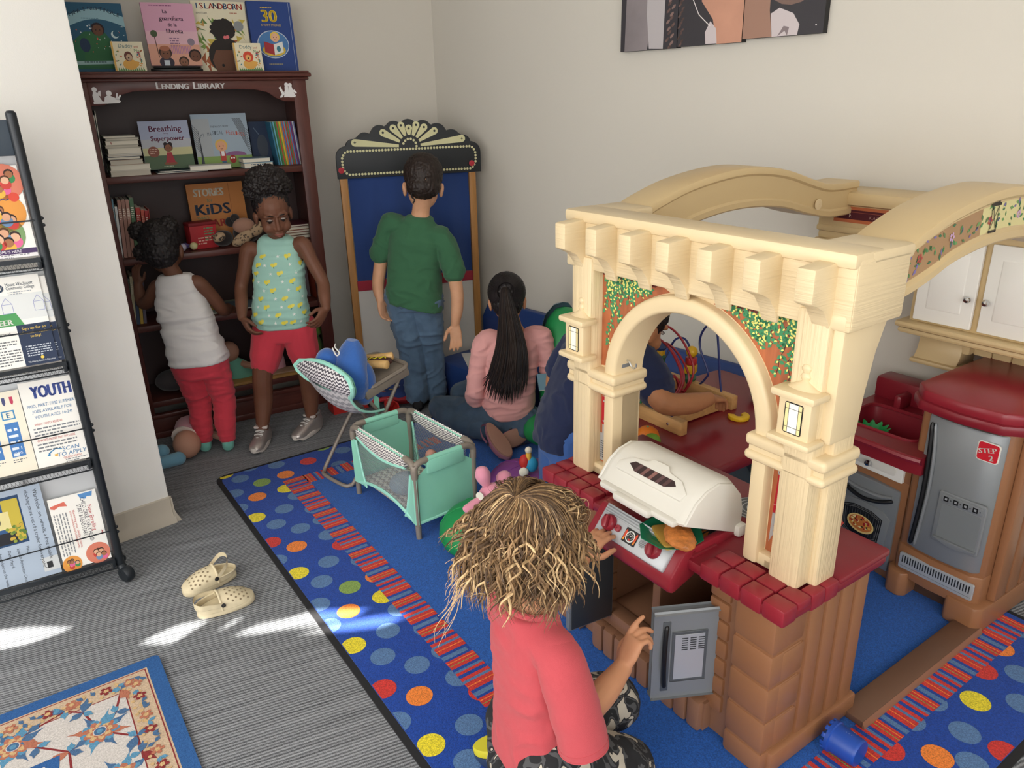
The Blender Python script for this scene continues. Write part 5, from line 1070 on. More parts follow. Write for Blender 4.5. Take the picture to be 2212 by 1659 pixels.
def chevron(n, h, v, per, amp, step, c1, c2):
    """zigzag stripes: axis h along, v across"""
    m = bpy.data.materials.new(n); m.use_nodes = True; nt = m.node_tree; b = nt.nodes['Principled BSDF']; N = nt.nodes.new; L = nt.links.new
    tc = N('ShaderNodeTexCoord'); s = N('ShaderNodeSeparateXYZ'); L(tc.outputs['Object'], s.inputs[0])
    def mth(op, a, b_=None, c=None):
        k = N('ShaderNodeMath'); k.operation = op
        for i, q in enumerate((a, b_, c)):
            if q is None: continue
            if isinstance(q, (int, float)): k.inputs[i].default_value = q
            else: L(q, k.inputs[i])
        return k.outputs[0]
    t = mth('PINGPONG', s.outputs[h], per/2); f = mth('MULTIPLY_ADD', t, amp/(per/2), s.outputs[v]); k = mth('FRACT', mth('DIVIDE', f, step)); g = mth('GREATER_THAN', k, .5)
    mx = N('ShaderNodeMix'); mx.data_type = 'RGBA'; L(g, mx.inputs[0]); mx.inputs[6].default_value = lin(c1); mx.inputs[7].default_value = lin(c2); L(mx.outputs[2], b.inputs['Base Color']); b.inputs['Roughness'].default_value = .85; MATS[n] = m
chevron('chevron_band', 'X', 'Z', .016, .006, .010, '#efece6', '#6f6870'); chevron('chevron_floor', 'X', 'Y', .028, .012, .024, '#e9e4d6', '#a79c90'); chevron('chevron_seat', 'X', 'Z', .02, .007, .0135, '#ece8ea', '#54505a'); chevron('chevron_pale', 'X', 'Z', .03, .010, .026, '#c9c6c8', '#9b9a9e')
PL, PW, PH = .417, .238, .276
pn = thing('toy_playard', 'mint green and grey chevron doll playard with mesh sides', 'doll crib', (-.588, 2.53, .0095), -51.2)
for x in (0, PL):
    for y in (0, PW): MB().tube([(x, y, 0), (x, y, .05)], [.0095, .0105], 'taupe', 12).tube([(x, y, .045), (x, y, PH)], .0085, 'taupe', 12).build('leg', pn)
for x in (0, PL):
    for y in (0, PW):
        sx = 1 if x == 0 else -1; sy = 1 if y == 0 else -1
        MB().tube(smooth_path([(x, y, PH-.05), (x, y, PH-.015), (x+sx*.02, y, PH+.002), (x+sx*.055, y, PH+.004)], 4), .0115, 'taupe', 10).tube(smooth_path([(x, y, PH-.05), (x, y, PH-.015), (x, y+sy*.02, PH+.002), (x, y+sy*.05, PH+.004)], 4), .0115, 'taupe', 10).build('corner_hub', pn)
for y, nm in ((0, 1), (PW, -1)):
    MB().tube([(.04, y, PH+.004), (PL-.04, y, PH+.004)], .009, 'mint', 10).build('rail', pn)
    # bulging chevron band under the rail
    secs = []
    for i in range(15):
        u = i/14; x = .045 + u*(PL-.09); d = .028 + .020*math.sin(PI*u) ; dd = .006*math.sin(PI*u); secs.append([(x, y-nm*.0115, PH+.004), (x, y-nm*(.0115+dd), PH+.004-d*.5), (x, y-nm*(.008+dd), PH+.004-d), (x, y+nm*.004, PH+.004-d), (x, y+nm*.0115, PH+.004), (x, y, PH+.016)])
    MB().loft(secs, 'chevron_band').build('chevron_band', pn)
    e = MB(); e.tube([(.045+(PL-.09)*i/14, y-nm*(.009+.006*math.sin(PI*i/14)), PH+.003-.028-.020*math.sin(PI*i/14)) for i in range(15)], .0045, 'mint_edge', 6)
    arcb = [(.008+(PL-.016)*i/16, y-nm*.002, .055+.036*math.sin(PI*i/16)) for i in range(17)]; e.tube(arcb, .006, 'mint_edge', 6); e.build('piping', pn)
    nt_ = MB(); q = [(.045+(PL-.09)*i/14, y, PH-.025-.02*math.sin(PI*i/14)) for i in range(15)]; bt = [(.012+(PL-.024)*i/14, y, .06+.036*math.sin(PI*i/14)) for i in range(15)]
    nt_.loft([q, bt], 'net_grey', closed=False, caps=False); nt_.build('mesh_window', pn)
    for x, sx in ((0, 1), (PL, -1)):
        f = MB(); rows = []
        for i in range(9):
            z = .055 + (PH-.10)*i/8; w = (.075-.052*(i/8)**.7) if y == 0 else .05-.03*i/8; rows.append([(x-sx*.009, y, z), (x+sx*.0, y-nm*.0115, z+.002*(i % 2)), (x+sx*w*.5, y-nm*.005, z), (x+sx*w, y-nm*.003, z)])
        f.loft(rows, 'mint', closed=False, caps=False); f.tube([r[-1] for r in rows], .004, 'mint_edge', 6); f.build('corner_fabric', pn)
for x, nm in ((0, 1), (PL, -1)):
    f = MB(); rows = []
    for i in range(9):
        z = .055 + (PH-.052)*i/8; rows.append([(x+nm*.002*math.sin(i*1.3+j*2), .006+(PW-.012)*j/8 if i < 7 else .045+(PW-.09)*j/8, z) for j in range(9)])
    f.loft(rows, 'mint', closed=False, caps=False); f.tube([(x, .045, PH+.004), (x, PW-.045, PH+.004)], .0105, 'mint', 10)
    f.box(x-.012 if nm > 0 else x-.004, x+.004 if nm > 0 else x+.012, .045, PW-.045, PH-.045, PH+.004, 'mint', .004); f.tube([(x, .008, .055), (x, PW-.008, .055)], .0055, 'mint_edge', 6); f.build('side_panel', pn)
MB().box(.01, PL-.01, .01, PW-.01, .060, .068, 'chevron_floor', .002).build('mattress', pn)
def fin(p): return (T(-.588, 2.53, .0095) @ RZ(-51.2)) @ Vector(p)
mat('duck_yellow', '#ddc98f', .9, sheen=.2); mat('knit_blue', '#8fa3ac', .95, bump=(90, .8)); mat('doll_brown', '#b08070', .6)
o = thing('plush_toy', 'soft toy with a round yellow face lying in the playard', 'soft toy', fin((.345, .06, .078)), -51.2); MB().ball((0, 0, .035), (.034, .034, .034), '#b5929a').ball((0, .03, .01), (.035, .05, .028), 'duck_yellow').build('body', o)
f = MB().ball((.004, -.012, .041), (.029, .026, .028), 'duck_yellow'); [f.ball((x, y, z), .0035, '#3a2c28', 8, 6) for x, y, z in ((-.008, -.0375, .046), (.014, -.0365, .046), (-.018, -.029, .036))]; f.build('face', o)
MB().ball((0, 0, .03), (.058, .045, .042), 'knit_blue').build('knit_ball', None).matrix_world = T(*fin((.22, .075, .075))) @ RZ(20); tag(bpy.data.objects['knit_ball'], 'grey-blue knitted lump lying in the playard', 'soft toy')
d = thing('doll', 'small doll with a bare head lying at the playard corner', 'doll', fin((.375, .115, .072)), -51.2); MB().ball((0, -.02, .192), (.021, .02, .023), 'doll_brown').tube([(0, 0, .0), (0, 0, .09), (0, -.01, .165)], [.03, .032, .014], 'doll_pink', 12).ball((.017, -.03, .188), (.009, .009, .008), 'doll_brown', 8, 6).build('body', d)

# ------------------------------------------------------------------ doll high chair
HC = T(-.77, 2.71, 0) @ RZ(-45)
hc = thing('doll_high_chair', 'folding doll high chair with mint trimmed chevron seat and taupe tray', 'doll high chair', (-.77, 2.71, .0095), -45)
W2 = .2
MB().tube(smooth_path([(0, .27, .335), (0, .14, .18), (0, .03, .035), (.01, .005, .008), (.04, -.012, .007), (.16, -.012, .007), (.19, .005, .008), (W2, .03, .035), (W2, .15, .2), (W2, .285, .40)], 6), .0075, 'taupe', 10).build('rear_frame', hc)
MB().tube(smooth_path([(W2-.006, .10, .36), (W2-.006, .2, .21), (W2-.006, .32, .02), (W2-.03, .345, .006), (.03, .345, .006), (.006, .32, .02), (.006, .2, .21), (.006, .10, .36)], 5), .0065, 'taupe', 8).build('front_frame', hc)
t = MB(T(W2/2, .115, .372) @ RX(13)); t.prism(rrect(-.115, .115, 0, .20, .035), -.01, .002, 'taupe', bev=.003)
k = rrect(-.118, .118, -.003, .203, .037, 6); t.tube([(x, y, .006) for x, y in k], .0085, 'taupe', 8, closed=True); t.box(.098, .122, -.02, .19, -.03, .008, 'taupe', .005); t.box(-.122, -.098, -.02, .19, -.03, .008, 'taupe', .005); t.build('tray', hc)
sb = MB(); secs = []
rows = ((.497, -.010, .13, 0), (.492, -.018, .165, .004), (.470, -.026, .190, .010), (.440, -.022, .185, .016), (.412, -.008, .155, .02), (.392, .010, .11, .016)); SXC = W2/2+.035
def srow(z, y, hw, bul, off): return [(SXC + hw*(2*i/12-1), y + off - bul*(1-(2*i/12-1)**2), z - .02*((2*i/12-1)**2)*(1 if z > .45 else .4)) for i in range(13)]
back = [srow(*r, 0) for r in rows]; front = [srow(r[0], r[1], r[2], -r[3]*.3, .016) for r in rows]
sb.loft(back, 'chevron_seat', closed=False, caps=False); so2 = sb.build('seat_back', hc)
MB().loft(front, 'mint', closed=False, caps=False).tube([r[0] for r in back] + back[-1] + [r[-1] for r in back[::-1]] + back[0][::-1], .009, 'mint_edge', 8, closed=True).build('seat_trim', hc, label='mint green padded edge of the seat back')
sg_ = MB(); rows = []
for i in range(9):
    u = i/8; y = -.012 + .06*u + .13*u**2; z = .400 - .26*u + .11*u*u; hw = .15 - .065*u; rows.append([(SXC-.01 + hw*(2*j/10-1), y - .012*math.sin(PI*j/10), z + .025*abs(2*j/10-1)**2) for j in range(11)])
sg_.loft(rows, 'chevron_pale', closed=False, caps=False); sg_.tube([r[-1] for r in rows], .005, 'mint_edge', 6); sg_.build('seat_sling', hc)
st_ = MB(); st_.loft([[(W2-.012, .15+.012*j, .34-.045*i-.01*j) for j in range(3)] for i in range(5)], 'mint', closed=False, caps=False); st_.tube([(W2-.012, .165, .16), (W2-.03, .165, .135), (W2-.01, .165, .115), (W2+.012, .168, .14), (W2-.005, .168, .155)], .0022, '#eceaea', 6); st_.build('strap', hc)
mat('fleece_blue', '#2f62b0', .95, sheen=.5, bump=(120, .4))
HX = T(-.77, 2.71, .0095) @ RZ(-45)
o = thing('plush_toy', 'blue fleece soft toy slumped over in the doll high chair', 'soft toy', (HX @ Vector((W2/2+.03, .072, .372))), -45)
q = MB(); secs = []
for i in range(13):
    u = i/12; z = -.03 + .21*u; r = .082*math.sin(PI*min(.98, .3+.66*u))**.6; cx = -.008 + .02*math.sin(u*3); cy = .01+.04*u*u
    secs.append([(cx + r*(1.1+.10*math.sin(3*t+u*5))*math.cos(t), cy + .75*r*(1+.12*math.sin(2*t+u*7))*math.sin(t), z) for t in (2*PI*j/22 for j in range(22))])
q.loft(secs, 'fleece_blue'); q.ball((-.06, -.03, .10), (.05, .045, .055), 'fleece_blue'); q.ball((.04, .05, .02), (.05, .05, .09), 'fleece_blue'); q.build('body', o)
MB().tube(smooth_path([(-.01, -.02, .18), (.01, -.035, .175), (.035, -.035, .16), (.03, -.045, .15), (.0, -.04, .172)], 4), .0025, '#e8e6e2', 6).build('hanging_loop', o)
o = thing('toy_hot_dog', 'plastic hot dog with a mustard zigzag on the high chair tray', 'toy food'); o.matrix_world = HX @ T(W2/2+.012, .215, .4215) @ RX(13) @ RZ(35); mat('bun', '#e3b878', .6, var=(30, .12)); mat('sausage', '#4a2a24', .4)
for y, nm in ((-.026, 'bun_half'), (.034, 'bun_half')): MB().tube(smooth_path([(-.075, y*1.2, .012), (-.05, y, .016), (0, y*.8, .018), (.05, y, .016), (.075, y*1.2, .014)], 4), [.008]+[.0165]*15+[.008], 'bun', 12).build(nm, o)
MB().tube(smooth_path([(-.08, .0, .012), (0, .008, .018), (.08, 0, .012)], 6), [.006]+[.014]*11+[.006], 'sausage', 10).tube([(-.06+.012*i, .006*(1 if i % 2 else -1)+.004, .031) for i in range(11)], .0025, '#e8dc3a', 6).build('sausage', o)

# ------------------------------------------------------------------ blue foam seat, bean bags, floor toys
mat('vinyl_navy', '#26427f', .45, spec=.4, bump=(30, .1)); mat('bean_green', '#1f8a4c', .42, spec=.45); mat('bean_purple', '#7c3d86', .45); mat('vinyl_teal', '#6b8a99', .5); mat('foam_grey', '#4a545c', .55)
s = thing('foam_bench', 'low navy blue vinyl foam bench along the wall', 'bench', (0, 0, 0)); s.matrix_world = EF
MB().box(2.06, 2.42, 2.36, 2.9, .0096, .2, 'vinyl_navy', .02).build('seat', s); MB().prism([(2.425, .0096), (2.505, .0096), (2.505, .405), (2.47, .405), (2.425, .33)], 1.16, 2.96, 'vinyl_navy', ax='y' if False else 'y', bev=.006).build('backrest', s)
o = MB().box(-.11, .11, -.14, .14, 0, .0015, '#d9d6d0').line([(-.03, 0), (.05, .02)], .006, '#9a9aa0', z=.0018).build('paper_sheet'); o.matrix_world = EF @ T(2.22, 2.68, .2005) @ RZ(-30); tag(o, 'sheet of paper lying on the blue bench', 'paper')
def bag(label, name, loc, rx, ry, h, m, seams=6, sq=.0, rot=0, cat='bean bag', group=None):
    o = thing(name, label, cat, loc, rot, group); b = MB(); secs = []
    prof = ((.0, .55), (.004, .72), (.05, .86), (.18, .97), (.36, 1.0), (.56, .96), (.75, .82), (.9, .58), (.97, .33), (1.0, .05))
    for zz, rr in prof: secs.append([(rx*rr*(1+.03*math.sin(t*3+zz*5))*math.cos(t), ry*rr*(1+.03*math.cos(t*4-zz*4))*math.sin(t), h*zz*(1 - sq*.25*math.sin(t*2+1)) - .0*rr) for t in (2*PI*j/36 for j in range(36))])
    b.loft(secs, m); b.build('shell', o); c = MB()
    for k in range(seams):
        j = int(36*k/seams) % 36; c.tube([Vector(s_[j])*1.003 for s_ in secs[1:]], .0026, m, 6)
    c.tube([Vector(p)*1.004 for p in secs[4]], .0026, m, 6, closed=True); c.build('seam', o); return o
bag('round green vinyl bean bag on the rug under the pink toy', 'bean_bag', (-.105, 2.16, .0095), .148, .14, .15, 'bean_green', 6)
bag('purple vinyl bean bag beside the play kitchen counter', 'bean_bag', (.04, 2.455, .0095), .15, .14, .145, 'bean_purple', 5)
g_ = thing('bean_bag_chair', 'large green bean bag chair with grey-blue back behind the girl in pink', 'bean bag', (.282, 3.065, .0095), 30)
b = MB(); secs = []
for zz, rr, cy in ((0, .6, 0), (.01, .8, 0), (.06, .95, 0), (.15, 1, .0), (.24, .97, .02), (.33, .82, .06), (.42, .7, .09), (.49, .5, .11), (.53, .25, .12), (.54, .03, .12)): secs.append([(.165*rr*math.cos(t)*(1+.03*math.sin(3*t+zz*9)), cy*.8+.15*rr*math.sin(t), zz) for t in (2*PI*j/32 for j in range(32))])
b.loft(secs, 'bean_green').ball((-.17, -.06, .07), (.13, .12, .07), 'bean_green').build('shell', g_); b = MB(); b.loft([[Vector(p)*1.01+Vector((0, .012, .012)) for p in s_[2:15]] for s_ in secs[5:]], 'vinyl_teal', closed=False, caps=False); b.build('back_panel', g_)
gc = thing('floor_chair', 'dark grey vinyl floor cushion chair under the play table', 'cushion', (.72, 2.32, .0095), 25)
MB().prism([(-.2, 0), (.2, 0), (.2, .13), (.05, .16), (-.06, .34), (-.14, .36), (-.2, .28)], -.12, .12, 'foam_grey', ax='y', bev=.025, seg=3).build('shell', gc)
# pink toy on the green bean bag
mat('plush_pink', '#d98fa4', .95, sheen=.3)
p = thing('plush_toy', 'pink plush toy with one large printed eye on the green bean bag', 'soft toy', (-.065, 2.09, .175), 20)
MB().ball((0, 0, .045), (.055, .05, .052), 'plush_pink').tube(smooth_path([(-.02, .01, .09), (-.03, .015, .13), (-.03, .02, .155)], 4), [.012, .015, .02, .024, .025, .022, .02, .016, .006], 'plush_pink', 10).tube(smooth_path([(-.045, -.01, .06), (-.085, -.025, .045), (-.11, -.03, .05)], 4), [.01, .013, .016, .018, .017, .016, .014, .01, .005], 'plush_pink', 10).ball((.045, .03, .095), (.026, .02, .024), 'plush_pink').tube(smooth_path([(-.02, -.045, .02), (-.07, -.06, .01), (-.09, -.065, -.02)], 4), .006, 'plush_pink', 8).ball((.03, 0, -.005), (.05, .045, .03), 'plush_pink').build('body', p)
e = MB(frame_at((-.018, -.047, .062), (1, -.35, .1), (.1, .35, 1))); e.disc(0, 0, .022, '#eebd9c', z=.001, ry=.019, rot=20); e.disc(.004, .003, .015, '#1c1c1e', z=.002, ry=.011, rot=20); e.disc(.004, -.001, .0035, '#f4f4f2', z=.003, n=10); e.build('eye', p)
MB(frame_at((-.052, -.02, .075), (.3, -.9, .2), (.3, .2, 1))).disc(0, 0, .02, '#dedccf', ry=.012).prism([(.02*math.cos(t), .012*math.sin(t)) for t in (2*PI*i/16 for i in range(16))], 0, .002, '#dedccf').build('care_tag', p)
f = thing('toy_figure', 'small red and blue toy figure with cream head on the purple bean bag', 'toy', (.06, 2.39, .150), 0)
MB().ball((0, 0, .035), (.026, .022, .03), '#2f93bd').ball((-.022, 0, .045), (.02, .02, .028), '#c0352f').ball((-.026, -.02, .015), (.018, .01, .018), '#e9e4d2').build('body', f); MB().tube([(-.008, -.004, .055), (-.008, -.002, .08)], .010, '#e3b24a', 10).ball((-.008, 0, .09), (.013, .012, .013), '#d9d0bd').build('head', f)
# pile under the theatre
mat('fabric_print', '#2b3f78', .9)
pb = thing('play_mat', 'crumpled navy play mat with red edging on the floor by the theater', 'blanket', (-.66, 3.49, 0.002), 19)
b = MB(); rows = []
for i in range(15):
    rows.append([(-.17+.034*i + .012*math.sin(j*1.7), -.13+.019*j, max(.004, .05+.045*noise.noise(Vector((i*.34, j*.3, 2)))+.055*math.exp(-((i-7)/5)**2-((j-8)/4.)**2))) for j in range(13)])
b.loft(rows, 'fabric_print', closed=False, caps=False); q = random.Random(4)
for n in range(46):
    i, j = q.randrange(14), q.randrange(12); c = (Vector(rows[i][j]) + Vector(rows[i+1][j+1]))/2 + Vector((0, 0, .004)); b.disc(c.x, c.y, q.uniform(.006, .013), ('#c9703f', '#d9b24a', '#b5443a', '#8f9aa8', '#d9c9b0')[n % 5], z=c.z, n=9, ry=q.uniform(.005, .009))
b.build('cloth', pb); MB().tube([Vector(r[0])+Vector((0, 0, .004)) for r in rows], .011, '#a82a35', 8).tube([Vector(r[-1])+Vector((0, 0, .004)) for r in rows], .012, '#a82a35', 8).tube([Vector(p_)+Vector((0, 0, .004)) for p_ in rows[0]], .011, '#a82a35', 8).tube([Vector(p_)+Vector((0, 0, .004)) for p_ in rows[-1]], .009, '#a82a35', 8).build('edging', pb)
o = MB().prism([(0, 0), (.12, .02), (.16, .09), (.05, .12), (-.02, .07)], 0, .022, '#b02a35', bev=.008).build('cushion'); o.location = (-.60, 3.42, .001); tag(o, 'small flat red cushion beside the crumpled play mat', 'cushion')
rc = thing('toy_bucket', 'red toy bucket lying on the carpet behind the high chair', 'toy', (-.585, 3.345, .034), 0); mat('toy_red', '#c0302c', .35)
MB(RZ(20) @ RX(90)).lathe([(.001, -.035), (.024, -.035), (.033, .035), (.036, .037), (.030, .037), (.024, -.03), (.001, -.03)], 'toy_red', 20, caps=False).build('body', rc); MB(RZ(20)).rect(-.012, .012, -.005, .004, '#e8c0b8', z=.0335).build('print', rc)
rt = thing('ride_on_toy', 'red plastic toy with a dark hollow at the foot of the bookcase', 'toy', (-.80, 3.40, 0), 30)
MB().loft([[(-.085, y, 0), (-.085, y, .05), (-.055, y, .135), (.02, y, .15), (.03, y, .145), (-.035, y, .125), (-.06, y, .05), (-.04, y, .02), (.08, y, .02), (.09, y, 0)] for y in (-.045, .045)], 'toy_red').build('body', rt)
MB().box(-.05, .06, .0, .04, .02, .11, 'cave', .01).build('hollow', rt)
o = MB().box(-.03, .03, -.002, .002, 0, .003, '#d6a890').build('craft_stick'); o.location = (-.345, 3.33, .001); o.rotation_euler = (0, 0, R(20)); tag(o, 'thin pale craft stick on the carpet by the dark shoes', 'stick')
# doll on the floor by the pillar
d = thing('doll', 'bald baby doll in a pink top face down on the carpet by the bookcase', 'doll', (-1.395, 2.96, 0), 25)
MB().ball((-.01, -.065, .062), (.056, .062, .06), 'doll_skin').ball((.0, -.10, .04), (.012, .01, .01), 'doll_skin').tube([(.06, .05, .06), (.14, .03, .02)], [.02, .014], 'doll_skin', 8).tube([(.02, .1, .05), (.12, .14, .03)], [.026, .018], 'doll_skin', 8).build('body', d)
MB().tube([(-.005, -.02, .075), (.01, .04, .085), (.03, .11, .06)], [.058, .062, .055], 'doll_pink', 14).tube([(-.008, -.022, .074), (-.012, -.03, .072)], .06, '#e6d9cf', 14).build('outfit', d)
mat('plush_sky', '#6fa0b8', .95, sheen=.3); o = thing('plush_toy', 'light blue soft toy on the carpet beside the bald doll', 'soft toy', (-1.425, 2.80, 0), 30)
MB().tube([(-.08, 0, .026), (.04, .01, .028)], [.026, .028], 'plush_sky', 12).ball((.045, .01, .028), .0285, 'plush_sky', 12, 8).ball((-.01, .045, .06), .03, 'plush_sky', 12, 8).build('body', o)

# ------------------------------------------------------------------ play table with bead maze and toy food (kitchen frame)
KM = T(.46, 1.30, 0) @ RZ(-55.5)
mat('birch', '#c79a62', .5, var=(1, .14, (8, 60, 60))); mat('bead_yellow', '#d6a81f', .4); mat('bead_red', '#b02a2c', .4); mat('bead_green', '#235f40', .4); mat('bead_blue', '#2b4478', .4); mat('wire_red', '#9a1f2c', .35); mat('wire_blue', '#28336b', .35); mat('wire_green', '#2f8055', .35); mat('orange_skin', '#e07a1c', .5, bump=(300, .15)); mat('pineapple', '#e6b91f', .5, bump=(160, .3)); mat('lime', '#6f9a2f', .5)
tb = thing('play_table', 'dark maroon play table holding a bead maze behind the arch', 'table', KM @ Vector((-.69, .72, .0095)), -55.5)
MB().prism(arc(.237, -.33, .04, -90, 0, 4) + arc(.237, .30, .04, 0, 90, 4) + arc(-.23, .30, .04, 90, 180, 4) + [(-.27, -.24), (-.255, -.255), (-.06, -.37)], .372, .410, 'maroon', bev=.010).build('tabletop', tb)
for x, ys in ((-.22, (-.18, .29)), (.2, (-.31, .29))):
    for y in ys: MB().box(x-.03, x+.03, y-.03, y+.03, 0, .374, 'gunmetal', .01).build('leg', tb)
ZT = .42
mz = thing('bead_maze', 'wooden bead maze with red and blue wires on the maroon table', 'toy'); mz.matrix_world = KM @ T(-.79, .64, ZT)
for y in (-.14, .14): MB().box(-.17, .13 if y > 0 else .17, y-.014, y+.014, 0, .046, 'birch', .002).build('base_bar', mz)
for x in (-.12, .10): MB().box(x-.012, x+.012, -.126, .126, .004, .04, 'birch', .002).build('cross_bar', mz)
MB().lathe([(.005, 0), (.0045, .002), (.001, .0025)], 'chrome', 12, X=T(.115, -.1542, .024) @ RX(90), caps=False).build('screw', mz)
def wire(pts, m, r=.0038): MB().tube(smooth_path(pts, 8), r, m, 7).build('wire', mz)
for k, (h, e, dy) in enumerate(((.255, .06, .02), (.222, .035, -.02), (.205, .02, .0), (.19, .01, .03))): wire([(-.17+.01*k, .12-.05*k, .04), (-.175, .09, h*.6), (-.12, .03+dy, h*.97), (-.03+e*.3, dy, h*.93), (.03+e*.5, dy-.01, h*.6), (.02+e*.4, dy-.03, h*.3), (e*.2, -.05+dy, .12), (-.02, -.08, .02)], 'wire_red')
wire([(-.07, .14, .045), (-.068, .14, .06), (-.066, .14, .11), (-.075, .14, .16), (-.10, .135, .19), (-.128, .12, .18), (-.14, .09, .12), (-.06, -.05, .10), (.10, -.13, .06), (.115, -.14, .042)], 'wire_blue')
wire([(-.02, .14, .045), (.0, .14, .07), (.01, .14, .10), (-.03, .14, .17), (-.03, .14, .22), (.0, .14, .262), (.03, .14, .255), (.045, .14, .2), (.06, .14, .10), (.072, .14, .045)], 'wire_blue'); wire([(-.02, -.14, .042), (-.025, -.12, .1), (-.08, -.02, .14), (-.08, 0, .185), (-.11, .05, .16), (-.15, .10, .045)], 'wire_green')
def bead(kind, p, m, r=.02):
    b = MB(T(*p))
    if kind == 0: b.ball((0, 0, 0), r, m)
    elif kind == 1: b.lathe([(.004, -r*.6), (r*.95, -r*.6), (r, -r*.5), (r, r*.5), (r*.95, r*.6), (.004, r*.6)], m, 20, caps=False)
    elif kind == 2: b.box(-r, r, -r, r, -r*.85, r*.85, m, .003, X=RZ(25))
    else: b.lathe([(.004, -r*.9), (r*.7, -r*.9), (r*1.1, 0), (r*.7, r*.9), (.004, r*.9)], m, 8, caps=False)
    b.build('bead', mz)
bead(3, (-.068, .14, .054), 'bead_green', .021); bead(2, (-.066, .14, .089), 'bead_yellow', .0185); bead(1, (-.066, .14, .118), 'bead_red', .02); bead(0, (-.066, .14, .15), 'bead_yellow', .02)
bead(3, (-.08, .0, .16), 'bead_green', .0195); bead(3, (-.08, .0, .192), 'bead_blue', .020); bead(1, (-.08, .0, .175), 'bead_yellow', .0175); bead(0, (-.06, -.01, .128), 'bead_red', .02); bead(0, (-.02, -.10, .07), 'bead_green', .021); bead(3, (.02, -.06, .06), 'bead_yellow', .014); bead(0, (.05, -.08, .055), 'bead_blue', .016)
o = thing('toy_orange', 'halved toy orange on the edge of the maroon table', 'toy food'); o.matrix_world = KM @ T(-.665, .39, ZT); MB().lathe([(.001, .0), (.036, 0), (.037, .012), (.031, .03), (.018, .041), (.005, .044), (.001, .0435)], 'orange_skin', 24, caps=False).build('peel', o); MB().lathe([(.004, .043), (.003, .046), (.0005, .046)], 'leaf_green', 8, caps=False).build('stem', o)
o = thing('toy_lime', 'green toy fruit tucked behind the cream pier', 'toy food'); o.matrix_world = KM @ T(-.62, .365, ZT); MB().ball((0, 0, .022), (.026, .024, .0215), 'lime').build('fruit', o)
o = thing('toy_pineapple_slice', 'bitten yellow toy pineapple slice on the maroon table', 'toy food'); o.matrix_world = KM @ T(-.605, .735, ZT)
P = arc(0, 0, .034, -150, 95, 16) + [(-.004, .022)] + arc(0, 0, .012, 95, -150, 10); MB().prism(P, 0, .013, 'pineapple', bev=.003).build('slice', o)
o = thing('toy_jar', 'pale round toy jar with blue print lying on the maroon table', 'toy food'); o.matrix_world = KM @ T(-.655, .90, ZT+.026) @ RZ(60) @ RX(90)
mat('jar_cream', '#d3c7b4', .4); MB().lathe([(.001, -.035), (.018, -.034), (.025, -.022), (.026, .0), (.025, .022), (.018, .034), (.001, .035)], 'jar_cream', 24, caps=False).build('body', o); b = MB()
for z in (-.008, .008): b.lathe([(.0264, z-.001), (.0264, z+.001)], '#8fb0b8', 24, caps=False)
for k in range(6): b.tube([(.0263*math.cos(k), .0263*math.sin(k), -.008), (.0263*math.cos(k), .0263*math.sin(k), .008)], .0007, '#8fb0b8', 4)
b.build('print', o)
o = thing('toy_cup', 'white toy cup beside the arch pier on the maroon table', 'toy cup'); o.matrix_world = KM @ T(-.53, .79, ZT); MB().lathe([(.001, 0), (.017, 0), (.02, .004), (.023, .036), (.021, .036), (.018, .005), (.001, .004)], '#e6e4e4', 20, caps=False).build('body', o); MB().tube(smooth_path([(-.021, 0, .03), (-.036, 0, .028), (-.038, 0, .014), (-.02, 0, .01)], 5), .003, '#e6e4e4', 7).build('handle', o)
# on the counter
oct_ = lambda r: [(r*math.cos(R(22.5+45*i)), r*math.sin(R(22.5+45*i))) for i in range(8)]
mat('plate_green', '#157a55', .35); mat('chicken', '#c0763a', .5, var=(60, .4), bump=(90, .6)); mat('bread', '#c9a23f', .6)
def plate(label, p, r, m, tilt):
    o = thing('toy_plate', label, 'toy plate'); o.matrix_world = KM @ T(*p) @ RZ(tilt[0]) @ RX(tilt[1]); b = MB(); n = 8
    rings = [(oct_(r*.62), 0), (oct_(r*.66), .0), (oct_(r*.72), .006), (oct_(r), .0115), (oct_(r), .0135), (oct_(r*.71), .009), (oct_(r*.64), .0035)]
    b.loft([[(x, y, z) for x, y in q] for q, z in rings], m).build('dish', o); return o
plate('octagonal dark green toy plate holding food on the grill', (-.182, -.016, .4785), .073, 'plate_green', (4, 0))
plate('red octagonal toy plate behind the cream column', (-.03, .30, .4705), .055, 'toy_red', (10, 0))
o = thing('toy_bread', 'slice of toy bread under the chicken on the green plate', 'toy food'); o.matrix_world = KM @ T(-.172, -.026, .4823) @ RZ(-25); MB().prism(rrect(-.042, .042, -.03, .03, .008), 0, .010, 'bread', bev=.002).prism(rrect(-.044, .044, -.032, .032, .009), .008, .013, '#b08a3f', bev=.002).build('slice', o)
o = thing('toy_chicken_leg', 'browned toy chicken leg lying on the bread', 'toy food'); o.matrix_world = KM @ T(-.165, -.018, .510) @ RZ(-28)
b = MB(); secs = []
for x, ry, rz_, cy, cz in ((-.088, .004, .004, .026, .032), (-.084, .012, .010, .026, .031), (-.075, .0135, .011, .023, .028), (-.066, .010, .010, .020, .023), (-.045, .013, .011, .013, .010), (-.02, .022, .012, .004, .0), (.01, .031, .013, -.002, -.001), (.04, .033, .012, -.004, -.001), (.065, .026, .010, -.004, -.001), (.08, .014, .007, -.002, 0), (.085, .003, .002, 0, 0)):
    secs.append([(x, cy+ry*math.cos(t)*(1+.08*math.sin(5*t+x*90)), cz+rz_*math.sin(t)*(1+.1*math.cos(3*t+x*70))) for t in (2*PI*j/18 for j in range(18))])
b.loft(secs, 'chicken').build('meat', o)
